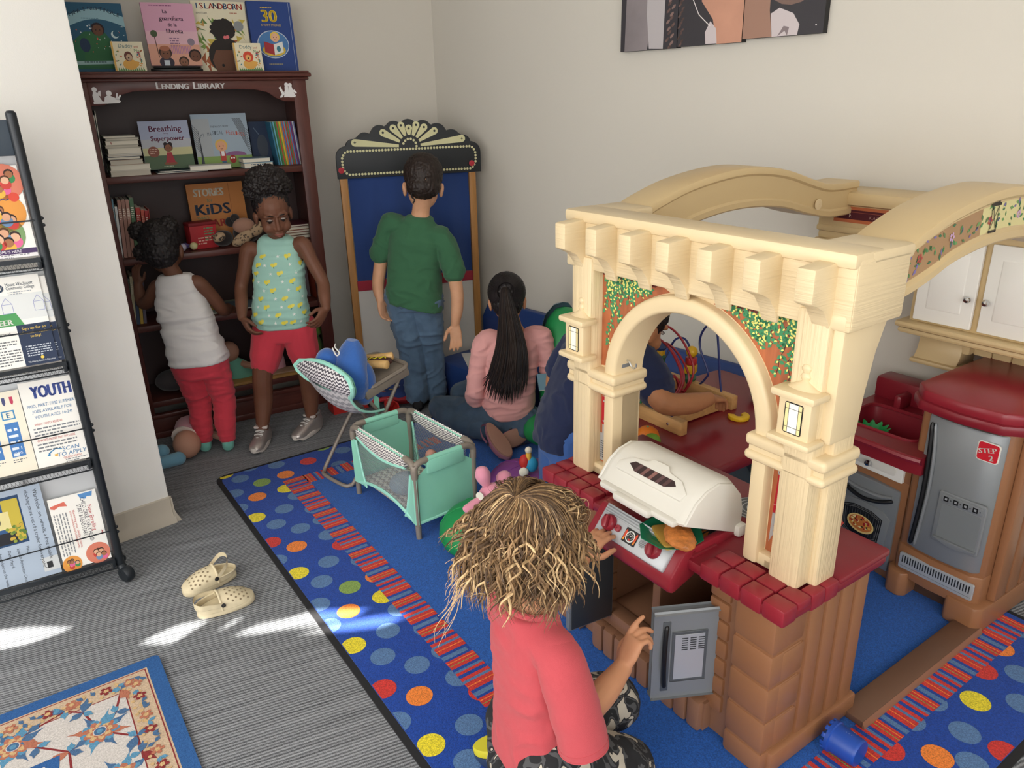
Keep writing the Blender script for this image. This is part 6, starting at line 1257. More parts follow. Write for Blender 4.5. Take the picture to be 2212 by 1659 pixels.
o = thing('toy_cup', 'green toy cup with a ruffled rim standing in the sink', 'toy cup'); o.matrix_world = KM @ T(-.30, .985, .3553) @ RX(0); mat('cup_green', '#1f9a4f', .4)
b = MB(); secs = []
for z, r, k in ((0, .026, 0), (.002, .028, 0), (.05, .034, 0), (.054, .036, 0), (.066, .041, .1), (.072, .046, .13), (.0715, .044, .13), (.065, .0385, .1), (.05, .032, 0), (.004, .026, 0)): secs.append([(r*(1+k*math.cos(12*t))*math.cos(t), r*(1+k*math.cos(12*t))*math.sin(t), z + .004*k*10*math.cos(12*t)) for t in (2*PI*j/60 for j in range(60))])
b.loft(secs, 'cup_green').build('body', o)
o = thing('toy_cup', 'blue toy cup with white markings lying on the rug by the kitchen', 'toy cup'); o.matrix_world = KM @ T(.17, .195, .0445) @ RZ(2) @ RY(90); mat('cup_blue', '#1d4aa6', .4)
b = MB(); b.lathe([(.001, .036), (.029, .036), (.031, .033), (.0315, .03), (.034, -.022), (.037, -.024), (.037, -.032), (.034, -.034), (.031, -.034), (.028, .03), (.001, .031)], 'cup_blue', 32, caps=False)
for k in range(12): b.box(-.005, .005, .031, .0365, -.040, -.032, 'cup_blue', .001, X=RZ(30*k))
b.build('body', o); c = MB(frame_at((-.0322, 0, .004), (0, -1, 0), (0, 0, 1)) @ RZ(-60)); X_ = None
c = MB(frame_at((-.0316, .012, .006), (-.35, -.95, 0), (0, 0, -1)) ); c.ring(0, 0, .0085, .0093, '#e8ecf2', z=.0022, a0=30, a1=330); c.text('6', 0, -.004, .008, '#e8ecf2', z=.0022, rot=0)
for a in (-10, 0, 10): c.text('o', .013, a*.0006, .003, '#e8ecf2', z=.0022)
c.build('print', o)
# ------------------------------------------------------------------ pair of clogs
mat('foam_cream', '#ddcfae', .6, var=(40, .08)); mat('hole_dark', '#8d7d62', .8); mat('rivet_black', '#2a2a2c', .4)
def clog(label, loc, rz, strap, flip=1, group=None, mcol='foam_cream', L=.165, scale=1, sole=None, rot=None):
    o = thing('clog', label, 'shoe', loc, rz, group, rot=rot); b = MB(); n = 24
    def outl(z, gr): # foot outline: x = length, heel at 0
        r = []
        for j in range(n):
            t = 2*PI*j/n; c, s_ = math.cos(t), math.sin(t); x = L/2 + (L/2+gr)*math.copysign(abs(c)**.85, c); w = (.0385 + .005*c)*(1-.12*max(0, -c)) + gr; r.append((x, flip*(w*math.copysign(abs(s_)**.85, s_) + .004*c*c), z))
        return r
    def up(z, gr): return outl(z, gr)
    b.loft([outl(0, -.003), outl(.003, 0), outl(.012, .001), outl(.020, -.001), outl(.022, -.003)], sole or mcol)
    so = b.build('sole', o); u = MB()
    # toe box: shells closing from the rim to the instep
    secs = []
    for i in range(10):
        x0 = L*1.0 - .002 - (L*.60)*i/9; u_ = i/9; h = .024 + .036*math.sin(PI/2*min(1, u_*1.15)); wmax = (.0385 + .005*((x0-L/2)/(L/2)))*max(.05, 1-(abs(x0-L/2)/(L/2+.001))**2.6)**.5 if x0 > L*.5 else .038
        secs.append([(x0, flip*wmax*1.02*math.cos(t), .018 + (h-.018)*math.sin(t)**.8 if 0 < t < PI else .018) for t in (PI*k/14 for k in range(15))])
    u.loft(secs, mcol, closed=False, caps=False); inner = [[(x, y*.93, .018+(z-.018)*.92) for x, y, z in s_] for s_ in secs]; u.loft(inner, mcol, closed=False, caps=False)
    u.tube(secs[-1], .0035, mcol, 8)
    rim = []
    for k in range(19):      # heel wall
        t = R(90+10*k) ; x = L*.40 + L*.40*math.cos(t)*1.0; y = .038*math.sin(t); rim.append((x, flip*y))
    hw = [[(x, y, .018) for x, y in rim], [(x, y*1.02, .03) for x, y in rim], [(x-.001, y*1.0, .036-.004*abs(math.sin(PI*i/18))) for i, (x, y) in enumerate(rim)]]
    u.loft(hw, mcol, closed=False, caps=False); u.loft([[(x+.003*(.4-x/L), y*.92, z) for x, y, z in s_] for s_ in hw], mcol, closed=False, caps=False); u.tube(hw[2], .003, mcol, 8); uo = u.build('upper', o)
    hl = MB(); q = random.Random(2)
    for i in range(2, 8):
        s_ = secs[i]
        for k in range(2, 13, 2):
            kk = k + (i % 2)
            if kk > 12: continue
            p_ = Vector(s_[kk]); nrm = (Vector((0, p_.y, (p_.z-.018)*1.2)) + Vector((.02*(1-i/9.), 0, 0))).normalized(); hl.add([(p_ + nrm*.0008 + (nrm.orthogonal().normalized()*math.cos(a) + nrm.cross(nrm.orthogonal().normalized())*math.sin(a))*.0032)[:] for a in (2*PI*m_/10 for m_ in range(10))], [tuple(range(10))], 'hole_dark')
    hl.build('vent_holes', uo); sp_ = MB()
    if strap == 'back': pts = [(L*.42, .040, .036), (L*.25, .041, .042), (L*.05, .031, .046), (-.004, 0, .046), (L*.05, -.031, .046), (L*.25, -.041, .042), (L*.42, -.040, .036)]
    else: pts = [(L*.42, .040, .034), (L*.30, .040, .052), (L*.18, .033, .07), (L*.12, 0, .078), (L*.18, -.033, .07), (L*.30, -.040, .052), (L*.42, -.040, .034)]
    P_ = smooth_path(pts, 5); rows = [[(p_.x, p_.y, p_.z+d) for d in (-.007, 0, .007)] for p_ in P_]; sp_.loft(rows, mcol, closed=False, caps=False); sp_.loft([[(x, y*.93, z) for x, y, z in r] for r in rows], mcol, closed=False, caps=False); sp_.build('strap', o)
    for s_ in (1, -1): MB().lathe([(.0065, 0), (.0065, .002), (.001, .003)], 'rivet_black' , 14, X=T(L*.42, s_*.0402, .036) @ RX(-90*s_), caps=False).build('rivet', o)
    return o
clog('cream clog with its strap swung up, nearer the brochure rack', (-.893, 2.037, 0), 218.8, 'up', 1, 'pair of cream clogs'); clog('cream clog with strap folded behind the heel, nearer the blue rug', (-.935, 1.825, 0), 33.9, 'back', -1, 'pair of cream clogs')
# ------------------------------------------------------------------ canvas picture in three panels
mat('photo_dark', '#38353a', .6); mat('photo_skin', '#c9947c', .6, var=(6, .12)); mat('photo_grey', '#8f8689', .6, var=(5, .2)); mat('photo_brown', '#5f4a44', .7, var=(50, .5)); mat('photo_white', '#cfc4c6', .6); mat('canvas_edge', '#17161a', .6)
WRX = EF @ Matrix(((0, 0, -1, 2.5085), (-1, 0, 0, 0), (0, 1, 0, 0), (0, 0, 0, 1)))       # x toward the camera along the wall, y up, z off the wall
pc = [(0.5099, 3.2741, 1.5585), (0.6965, 3.053, 1.5585), (0.8859, 2.8236, 1.5585), (1.0791, 2.5987, 1.5585)]
xs = [-(EI @ Vector(p)).y for p in pc]
xs = [xs[0], xs[0]+.27, xs[0]+.54, xs[0]+.83]
zb = (1.553, 1.556, 1.565)
cv = thing('canvas_picture', 'large three panel photo canvas of a hand with fabric on the wall', 'picture'); cv.matrix_world = WRX
for i in range(3):
    X0, X1, zb_ = xs[i]+.0015, xs[i+1]-.0015, zb[i]; p = MB(); p.box(X0, X1, zb_, 2.3, .0, .028, 'canvas_edge'); W_ = X1-X0; z1 = .0284
    p.rect(X0, X1, zb_, 2.3, 'photo_dark', z=z1)
    if i == 0:
        p.flat([(X0+.02, zb_), (X0+.13, zb_), (X0+.15, zb_+.1), (X0+.11, 2.3), (X0+.04, 2.3)], 'photo_grey', z=z1+.0002); p.flat([(X0+.14, zb_+.004), (X0+.205, zb_), (X0+.215, 2.3), (X0+.12, 2.3), (X0+.125, zb_+.12)], '#bcb6b8', z=z1+.0003)
        for k in range(60): p.disc(X0+.235+.012*math.sin(k*2.4), zb_+.006+k*.012, .011, ('photo_brown', '#8a716a')[k % 2], z=z1+.0004+k*1e-6, n=8, ry=.005, rot=40)
    elif i == 1:
        for k in range(60): p.disc(X0+.012+.008*math.sin(k*2.1), zb_+.006+k*.012, .009, 'photo_brown', z=z1+.0002+k*1e-6, n=8, ry=.004, rot=40)
        p.flat([(X1-.1, zb_), (X1, zb_), (X1, 2.3), (X1-.22, 2.3), (X1-.17, zb_+.14), (X1-.12, zb_+.08)], 'photo_skin', z=z1+.0003); p.flat([(X1-.145, zb_+.002), (X1-.098, zb_+.002), (X1-.105, zb_+.05), (X1-.13, zb_+.075), (X1-.15, zb_+.04)], 'photo_white', z=z1+.0004); p.line([(X1-.21, zb_+.155), (X1-.18, zb_+.10), (X1-.15, zb_+.075), (X1-.13, zb_+.06)], .003, '#e8e2e0', z=z1+.0005)
    else:
        p.flat([(X0, zb_), (X0+.11, zb_), (X0+.095, zb_+.08), (X0+.08, 2.3), (X0, 2.3)], '#a5806f', z=z1+.0003); p.disc(X0+.17, zb_+.2, .11, '#80685f', z=z1+.0002)
        p.flat([(X0+.11, zb_), (X0+.2, zb_), (X0+.205, zb_+.03), (X0+.18, zb_+.065), (X0+.13, zb_+.085), (X0+.1, zb_+.07)], 'photo_white', z=z1+.0004); p.flat([(X0+.13, zb_+.0), (X0+.15, zb_+.03), (X0+.17, zb_+.025), (X0+.165, zb_), (X0+.155, zb_+.015)], '#8a7d80', z=z1+.0005); p.disc(X1-.025, zb_+.025, .0025, '#e8e4e4', z=z1+.0006, n=8)
    p.build('canvas_panel', cv)

# ------------------------------------------------------------------ people: volumes grown together by a voxel remesh
from mathutils.bvhtree import BVHTree
mat('tmp', '#888888')
def skin(n, c): return mat(n, c, .55, spec=.35, sss=.12, var=(26, .05))
def cloth(n, c, **k): return mat(n, c, .92, spec=.1, sheen=.15, bump=(900, .25), **k)
def limb(m, pts, rad, n=14, k=5):
    """tapering limb with round ends through the given joints"""
    P = smooth_path(pts, k); R_ = []
    for i in range(len(pts)-1):
        for j in range(k): t = j/k; t = t*t*(3-2*t); R_.append(rad[i]*(1-t)+rad[i+1]*t)
    R_.append(rad[-1]); m.tube(P, R_, 'tmp', n); m.ball(P[0], R_[0], 'tmp', 12, 8); m.ball(P[-1], R_[-1], 'tmp', 12, 8)
def trunk(m, rings, n=28, p=2.4):
    """rings: (centre, side vector, half width, front vector, half depth front, half depth back)"""
    secs = []
    for c, s, w, f, df, db in rings:
        c, s, f = Vector(c), Vector(s).normalized(), Vector(f).normalized(); row = []
        for j in range(n):
            t = 2*PI*j/n; a, b = math.cos(t), math.sin(t); e = 2/p
            x = w*math.copysign(abs(a)**e, a); y = (df if b > 0 else db)*math.copysign(abs(b)**e, b); row.append(c + s*x + f*y)
        secs.append(row)
    m.loft(secs, 'tmp')
def ell(m, X, c, r): m.ball((0, 0, 0), 1, 'tmp', 20, 12, X=X @ T(*c) @ SCL(*r))
def grow(m, name, mt, parent, voxel=.004, sm=6, fold=None, ang=180, seed=0, up=True, fac=.5, post=None):
    me = m.mesh('tmp'); ob = bpy.data.objects.new('tmp', me); COL.objects.link(ob)
    r = ob.modifiers.new('r', 'REMESH'); r.mode = 'VOXEL'; r.voxel_size = voxel; r.use_smooth_shade = True
    s = ob.modifiers.new('s', 'SMOOTH'); s.factor = fac; s.iterations = sm
    dg = bpy.context.evaluated_depsgraph_get(); out = bpy.data.meshes.new_from_object(ob.evaluated_get(dg)); bpy.data.objects.remove(ob); bpy.data.meshes.remove(me)
    out.materials.clear(); out.materials.append(M(mt)); out.name = name
    out.polygons.foreach_set('material_index', [0]*len(out.polygons)); out.polygons.foreach_set('use_smooth', [True]*len(out.polygons))
    if fold:                        # cloth creases: (amount, scale xyz)
        am, sc = fold; no = [v.normal.copy() for v in out.vertices]
        for v, n_ in zip(out.vertices, no):
            q = Vector((v.co.x*sc[0]+seed, v.co.y*sc[1], v.co.z*sc[2])); w = noise.noise(q + Vector((noise.noise(q*.7)*1.3, 0, 0)))
            v.co += n_*am*((1-abs(w)*2.2) if abs(w) < .45 else 0) * (.4+.6*abs(noise.noise(q*.35+Vector((9, 3, 1)))*2))
    if post: post(out)
    o = bpy.data.objects.new(name, out); COL.objects.link(o); o.parent = parent; return o
def hand(m, wrist, fdir, palm, thumb, L, curl=(20, 25, 15), spread=7, tcurl=25, fan=None):
    """palm: way the palm faces; thumb: side the thumb leaves from"""
    f = Vector(fdir).normalized(); t = Vector(thumb); t = (t - f*t.dot(f)).normalized(); p = Vector(palm); p = (p - f*p.dot(f) - t*p.dot(t)).normalized()
    w = Vector(wrist)
    sec = []
    for u, hw, th in ((-.06, .135, .10), (.08, .16, .10), (.25, .205, .095), (.42, .215, .085), (.5, .205, .07), (.54, .17, .05)):
        row = []
        for j in range(14):
            a = 2*PI*j/14; row.append(w + f*u*L + t*hw*L*math.copysign(abs(math.cos(a))**.8, math.cos(a)) + p*th*L*math.sin(a))
        sec.append(row)
    m.loft(sec, 'tmp'); m.ball(w, .12*L, 'tmp', 12, 8)
    for i, (o, ln, rr) in enumerate(((.155, .43, .054), (.052, .485, .056), (-.052, .45, .054), (-.15, .35, .048))):
        d = f.copy(); ax = t.cross(p) * 0
        sp = math.radians(spread*(1.5-i)/1.5); d = (f*math.cos(sp) + t*math.sin(sp)).normalized(); c = (fan[i] if fan else 1)
        q = w + f*.47*L + t*o*L; pts = [q - d*.05*L, q]; a = 0
        for k, sg in enumerate((.42, .33, .25)):
            a += math.radians(curl[k]*c); q = q + (d*math.cos(a) + p*math.sin(a))*ln*sg*L; pts.append(q)
        r_ = [rr*L, rr*L*1.02, rr*L*.98, rr*L*.9, rr*L*.78]; m.tube(smooth_path(pts, 4), [r_[min(4, j//4)] + (r_[min(4, j//4+1)]-r_[min(4, j//4)])*(j % 4)/4 for j in range(17)], 'tmp', 10); m.ball(pts[-1], r_[-1], 'tmp', 10, 8)
    q = w + f*.12*L + t*.13*L + p*.02*L; d1 = (f*.62 + t*.72 + p*.32).normalized(); pts = [q, q + d1*.2*L]; a = math.radians(tcurl); d2 = (f*.9 + t*(.45-.6*math.sin(a)) + p*.45*math.sin(a)*1.6).normalized(); pts += [pts[-1] + d2*.17*L, pts[-1] + d2*.17*L + (d2*.9+p*.2*math.sin(a)).normalized()*.13*L]
    limb(m, pts, [.085*L, .068*L, .062*L, .05*L], 10, 4)
def hframe(c, fwd, up):
    f = Vector(fwd).normalized(); u = Vector(up); u = (u - f*u.dot(f)).normalized(); s = f.cross(u)
    m = Matrix((s, f, u)).transposed().to_4x4(); m.translation = c; return m     # x = person's right
def headvol(m, X, k=1.0, child=True):
    S = X @ SCL(k, k, k)
    ell(m, S, (0, -.012, .032), (.069, .084, .075)); ell(m, S, (0, .022, -.026), (.057, .056, .062)); ell(m, S, (0, .045, -.066), (.027, .024, .022))
    for s in (-1, 1):
        ell(m, S, (s*.033, .048, -.034), (.024, .024, .025)); ell(m, S, (s*.069, -.008, -.014), (.009, .019, .027)); ell(m, S, (s*.073, -.014, -.006), (.007, .014, .019)); ell(m, S, (s*.009, .078, -.033), (.0075, .008, .006))
        ell(m, S, (s*.026, .062, .022), (.024, .014, .010))
    ell(m, S, (0, .083, -.029), (.0085, .010, .009)); limb(m, [S @ Vector((0, .074, .012)), S @ Vector((0, .081, -.022))], [.007*k, .0085*k], 10)
    ell(m, S, (0, .0735, -.053), (.019, .008, .0052)); ell(m, S, (0, .072, -.061), (.016, .0085, .0055))
def facebits(X, k, parent, iris='#2a1a14', lip=None, brow='#1d1512', root=None, closed=.25, look=(0, 0)):
    S = T(*(-root)) @ X @ SCL(k, k, k)
    for s in (-1, 1):
        e = MB(S); c = (s*.027, .0645, .004); e.ball((c[0], c[1]+.001, c[2]-.001), (.0100, .0088, .0050), '#b8aea8', 14, 10); d = Vector((s*.027+look[0], .0760, .004+look[1])); e.disc(0, 0, .0058, iris, X=T(d.x, d.y-.0003, d.z) @ FX @ RX(0), n=14); e.disc(0, 0, .003, '#0c0a0a', X=T(d.x, d.y+.0003, d.z) @ FX, n=10); e.build('eye', parent)
        b = MB(S); b.tube([(s*.012, .0765, .0235), (s*.025, .0775, .0275), (s*.041, .0690, .0245)], [.0022, .0028, .0012], brow, 7); b.tube([(s*.0145, .0735, .0042), (s*.027, .0775, .0075 - closed*.003), (s*.040, .0675, .0042)], [.0014, .0024, .0014], brow, 7); b.build('eyebrow', parent)
    if lip: MB(S).tube([(-.019, .0745, -.0555), (-.009, .0812, -.0545), (0, .0818, -.0552), (.009, .0812, -.0545), (.019, .0745, -.0555)], [.0012, .0034, .003, .0034, .0012], lip, 8).tube([(-.015, .0755, -.0595), (0, .0812, -.0635), (.015, .0755, -.0595)], [.0015, .0042, .0015], lip, 8).build('mouth', parent)
def haircap(m, X, k, g=1.0, fwd=0, low=0):
    S = X @ SCL(k, k, k); ell(m, S, (0, -.020+fwd, .038), (.0735*g, .084*g, .078*g)); ell(m, S, (0, -.040+fwd*.5, -.004-low), (.064*g, .060*g, .062*g))
def rough(am, sc, sd=0):
    def f(me):
        no = [v.normal.copy() for v in me.vertices]
        for v, n_ in zip(me.vertices, no): q = v.co*sc + Vector((sd, 0, 0)); v.co += n_*am*(noise.noise(q)+.5*noise.noise(q*2.1))
    return f
def hair_mat(n, c, c2=None, st=(160, 160, 20)): return mat(n, c, .5, spec=.35, var=(1, .35, st), bump=(1, .6, st))
def project(o, pts, d, fn, off=.0009):
    """lay little prints on a grown cloth surface: rays from pts along d"""
    me = o.data; bv = BVHTree.FromPolygons([v.co for v in me.vertices], [tuple(p.vertices) for p in me.polygons]); d = Vector(d).normalized()
    for i, p in enumerate(pts):
        h = bv.ray_cast(Vector(p), d)
        if h[0] is None: continue
        n = h[1]; n = -n if n.dot(d) > 0 else n; x = Vector((0, 0, 1)).cross(n)
        if x.length < .05: x = Vector((1, 0, 0))
        fn(i, frame_at(h[0] + n*off, x, n.cross(x)), bv)
def drape(b, X, poly, m, bv, z=.0008):
    """polygon pressed onto the cloth around X"""
    c = X.translation; n = X.to_3x3() @ Vector((0, 0, 1)); o = []
    for p in poly:
        w = X @ Vector((p[0], p[1], 0)); h = bv.ray_cast(w + n*.02, -n, .05); o.append(((h[0] + n*z) if h[0] else w)[:])
    cc = bv.ray_cast(c + n*.02, -n, .05); k = len(o); o.append(((cc[0] + n*z) if cc[0] else c)[:])
    b.add(o, [(i, (i+1) % k, k) for i in range(k)], m)
def circ(r, ry=None, n=12, rot=0, cx=0, cy=0): return [(cx + r*math.cos(t)*math.cos(R(rot)) - (ry or r)*math.sin(t)*math.sin(R(rot)), cy + r*math.cos(t)*math.sin(R(rot)) + (ry or r)*math.sin(t)*math.cos(R(rot))) for t in (2*PI*i/n for i in range(n))]

skin('skin_deep', '#6f4836'); skin('skin_deep2', '#6a4534'); skin('skin_tan', '#c08a68'); skin('skin_light', '#d3a07e'); skin('skin_olive', '#b98362'); skin('skin_mid', '#a8734f')
hair_mat('hair_black', '#1d1819'); hair_mat('hair_soft', '#221c1b', st=(90, 90, 90)); hair_mat('hair_brown', '#2b211d'); hair_mat('hair_blond', '#947552'); hair_mat('hair_gold', '#c8a97e'); hair_mat('hair_ash', '#745a40'); hair_mat('hair_umber', '#54402f')
cloth('aqua_cotton', '#a3cfc2'); cloth('red_cotton', '#c9404e'); cloth('white_cotton', '#dcd9d8'); cloth('green_cotton', '#3f6b4e'); cloth('denim', '#5b738c', var=(14, .22)); cloth('denim_dark', '#45576b', var=(14, .22)); cloth('pink_cotton', '#d99f9c'); cloth('navy_cotton', '#262d49'); cloth('blue_jersey', '#3f5f9c'); cloth('coral_cotton', '#bd5057'); cloth('sock_mint', '#74b3a6')
mat('shoe_silver', '#b3aaa6', .3, metal=.6); mat('shoe_white', '#cfc6bf', .6); mat('shoe_dark', '#1c1c1f', .7); mat('croc_pink', '#b8798a', .6); mat('croc_sole', '#a07868', .7)
V = Vector
def person(label, loc): return thing('person', label, 'person', loc)
def rel(root): return MB(T(*(-V(root))))

# ---- girl in the lemon print tank top
rt = V((-1.02, 3.06, 0)); pa = person('girl with a black afro puff in an aqua lemon print tank top and red shorts', rt)
HA = hframe((-0.9288, 3.04, 0.9878), (.42, -.86, -.30), (.02, -.25, 1)); kA = .97
hpR, hpL = V((-1.022, 3.09, .51)), V((-.905, 3.10, .515)); knR, knL = V((-1.068, 3.05, .305)), V((-.885, 3.09, .31)); anR, anL = V((-1.094, 3.02, .075)), V((-.905, 3.13, .085))
shR, shL = V((-1.062, 3.085, .838)), V((-.842, 3.10, .852)); elR, elL = V((-1.110, 3.07, .69)), V((-.772, 3.07, .705)); wrR, wrL = V((-1.095, 2.985, .585)), V((-.752, 3.0, .61))
b = rel(rt); headvol(b, HA, kA); limb(b, [HA @ V((0, -.012, -.04)), V((-.945, 3.10, .885)), V((-.95, 3.105, .83))], [.036, .034, .05])
trunk(b, [((-.963, 3.095, .47), (1, .05, 0), .095, (.1, -1, 0), .06, .07), ((-.963, 3.09, .56), (1, .05, 0), .105, (.1, -1, 0), .075, .065), ((-.955, 3.095, .68), (1, .05, 0), .095, (.1, -1, 0), .07, .06), ((-.95, 3.10, .78), (1, .05, 0), .10, (.1, -1, 0), .062, .06), ((-.95, 3.10, .84), (1, .06, 0), .088, (.1, -1, 0), .045, .05), ((-.948, 3.10, .868), (1, .06, 0), .05, (.1, -1, 0), .03, .04)])
for sh, el, wr in ((shR, elR, wrR), (shL, elL, wrL)): limb(b, [sh + (V((-.95, 3.1, .83))-sh)*.25, sh, (sh+el)/2, el, (el+wr)/2, wr], [.030, .034, .0285, .026, .026, .0185])
hand(b, wrR, (.42, -.2, -.9), (.75, .55, .3), (.5, -.8, .3), .118, (22, 30, 20), 5, 30); hand(b, wrL, (-.45, -.5, -.75), (-.75, .1, .6), (-.5, -.8, .3), .118, (18, 28, 18), 12, 20)
for hp, kn, an in ((hpR, knR, anR), (hpL, knL, anL)): limb(b, [hp, (hp+kn)/2 + V((0, -.005, 0)), kn + V((0, -.008, 0)), (kn*.55+an*.45) + V((0, .012, 0)), an], [.066, .058, .042, .041, .027])
grow(b, 'body', 'skin_deep', pa, .003, 6)
facebits(HA, kA, pa, lip='#8a5348', root=rt, closed=.95, look=(.002, -.003))
h = rel(rt); haircap(h, HA, kA*1.0, 1.02, -.004); grow(h, 'hair', 'hair_black', pa, .004, 4, post=rough(.004, 140))
h = rel(rt); S = HA @ SCL(kA, kA, kA)
for c, r in (((0, -.035, .125), (.085, .072, .062)), ((.05, -.03, .10), (.045, .045, .045)), ((-.05, -.03, .105), (.045, .045, .045)), ((0, -.07, .09), (.06, .04, .05))): ell(h, S, c, r)
grow(h, 'hair_puff', 'hair_soft', pa, .0035, 3, post=rough(.011, 95, 3)); 
tk = rel(rt)
trunk(tk, [((-.966, 3.093, .515), (1, .05, .03), .116, (.1, -1, 0), .080, .074), ((-.966, 3.088, .56), (1, .05, 0), .119, (.1, -1, 0), .089, .075), ((-.962, 3.088, .62), (1, .05, 0), .111, (.1, -1, 0), .086, .07), ((-.955, 3.093, .70), (1, .05, 0), .103, (.1, -1, 0), .076, .066), ((-.952, 3.097, .77), (1, .05, 0), .105, (.1, -1, 0), .069, .066), ((-.95, 3.10, .815), (1, .06, 0), .090, (.1, -1, 0), .058, .06), ((-.95, 3.10, .850), (1, .06, 0), .082, (.1, -1, 0), .048, .055), ((-.949, 3.10, .875), (1, .06, 0), .073, (.1, -1, 0), .038, .048), ((-.949, 3.102, .892), (1, .06, 0), .052, (.1, -1, 0), .030, .043)], p=2.6)
ta = grow(tk, 'tank_top', 'aqua_cotton', pa, .0045, 5, fold=(.006, (7, 7, 34)), seed=3)
lm = MB(); q = random.Random(12); pts = [V((-.966-.10+.033*(i % 7)+.012*((i//7) % 2), 2.9, .55+.0335*(i//7))) - rt for i in range(63)]
def lemon(i, X, bv):
    if i % 3 == 0: drape(lm, X, [(r*math.cos(a), r*math.sin(a)) for j in range(10) for a, r in ((R(36*j+20), .0085 if j % 2 == 0 else .0028),)], '#eef0ea', bv)
    elif i % 3 == 1 or i % 5 == 0: drape(lm, X, circ(.0098, .0075, 12, 30+i*37), '#e6d84a', bv); drape(lm, X @ T(.011, .004, 0), circ(.0085, .0065, 10, 50), '#e9dd66', bv); drape(lm, X @ T(.004, -.010, 0), circ(.005, .002, 8, i*40), '#4f8a7a', bv, .001)
project(ta, pts, (0, 1, 0), lemon); lm.build('lemon_print', ta)
s = rel(rt); trunk(s, [((-.964, 3.095, .455), (1, .05, 0), .108, (.1, -1, 0), .072, .080), ((-.964, 3.093, .52), (1, .05, 0), .112, (.1, -1, 0), .077, .076), ((-.963, 3.09, .555), (1, .05, 0), .110, (.1, -1, 0), .078, .07)])
for hp, kn in ((hpR, knR), (hpL, knL)): limb(s, [hp + V((0, 0, -.01)), hp*.45+kn*.55, kn + (hp-kn)*.28], [.074, .067, .060])
grow(s, 'shorts', 'red_cotton', pa, .0045, 5, fold=(.004, (14, 14, 10)), seed=8)
def sneaker(parent, root, an, d, m, up='shoe_silver', sole='shoe_white', L=.185, zs=0, pitch=0):
    f = V((d[0], d[1], 0)).normalized(); X = T(*(-root)) @ frame_at((an[0], an[1], zs), f, (-f.y, f.x, 0)) @ RY(pitch); n = 22; b = MB(X)
    def ol(z, g): return [(L*.5-.055 + (L/2+g)*math.cos(t), (.031+.006*math.cos(t)+g)*math.sin(t), z + (.008 if math.cos(t) > .8 else 0)) for t in (2*PI*i/n for i in range(n))]
    b.loft([ol(.002, -.006), ol(.004, -.001), ol(.018, .002), ol(.026, -.001)], sole); so = b.build('shoe_sole', parent); u = MB(X)
    secs = []
    for x, w, h in ((L-.058, .012, .030), (L-.066, .024, .040), (L-.085, .031, .050), (L-.115, .031, .062), (.03, .0295, .078), (.0, .0285, .092), (-.03, .027, .090), (-.05, .018, .082)): secs.append([(x, w*math.cos(t), .022 + (h-.022)*max(0, math.sin(t))**.75 if math.sin(t) > 0 else .02) for t in (PI*j/12 for j in range(13))])
    u.loft(secs, up); u.tube([(.03*math.cos(t)-.012, .0255*math.sin(t), .092) for t in (2*PI*i/16 for i in range(16))], .006, up, 8, closed=True); uo = u.build('shoe_upper', parent)
    l = MB(X)
    for k in range(4): x = .035+.016*k; z = .079-.0095*k; l.tube([(x, -.018, z-.006), (x+.006, 0, z+.001), (x, .018, z-.006)], .003, '#d6d2ce', 6); l.tube([(x, -.018, z-.006), (x+.012, .016, z-.008)], .0024, '#d6d2ce', 6)
    l.box(.004, .024, -.030, .030, .078, .09, '#c9bdb8', .004); l.build('laces', parent)
sneaker(pa, rt, anR, (-.05, -1), 0); sneaker(pa, rt, anL, (-.45, -.9), 0)

# ---- toddler in the white tank top reaching into the shelf
rt = V((-1.28, 2.95, 0)); pb_ = person('toddler in a white tank top and red leggings reaching into the bookcase', rt)
HB = hframe((-1.3753, 3, 0.8632), (-.22, .9, -.22), (-.05, .1, 1)); kB = 1.02
hL, hR = V((-1.345, 2.965, .40)), V((-1.245, 2.985, .41)); kL, kR = V((-1.333, 2.99, .215)), V((-1.232, 3.0, .22)); aL, aR = V((-1.325, 2.955, .05)), V((-1.228, 2.958, .05)); sL, sR = V((-1.425, 3.01, .712)), V((-1.255, 3.0, .725))
b = rel(rt); headvol(b, HB, kB); limb(b, [HB @ V((0, -.01, -.04)), V((-1.342, 3.0, .755)), V((-1.335, 2.99, .71))], [.034, .033, .05])
trunk(b, [((-1.295, 2.97, .37), (1, .1, 0), .088, (-.1, 1, 0), .06, .07), ((-1.302, 2.97, .46), (1, .1, 0), .09, (-.1, 1, 0), .065, .062), ((-1.318, 2.98, .57), (1, .1, 0), .088, (-.1, 1, 0), .06, .056), ((-1.333, 2.99, .66), (1, .1, .05), .088, (-.1, 1, 0), .055, .055), ((-1.34, 2.995, .725), (1, .05, .05), .065, (-.1, 1, 0), .04, .045)])
limb(b, [sL + V((.03, 0, 0)), sL, V((-1.47, 3.02, .66)), V((-1.515, 3.05, .635)), V((-1.535, 3.075, .66)), V((-1.54, 3.085, .705))], [.03, .032, .028, .026, .024, .018]); hand(b, V((-1.54, 3.085, .705)), (-.05, .05, 1), (.2, .95, 0), (.9, -.2, .2), .095, (15, 20, 15), 8)
limb(b, [sR + V((-.03, 0, 0)), sR, V((-1.222, 3.03, .665)), V((-1.205, 3.07, .60)), V((-1.215, 3.14, .575)), V((-1.225, 3.19, .575))], [.03, .032, .028, .026, .024, .018]); hand(b, V((-1.225, 3.19, .575)), (-.1, .95, -.2), (0, -.1, -1), (-.9, .1, 0), .095)
for hp, kn, an in ((hL, kL, aL), (hR, kR, aR)): limb(b, [hp, kn, an], [.055, .04, .027])
grow(b, 'body', 'skin_deep2', pb_, .0035, 6)
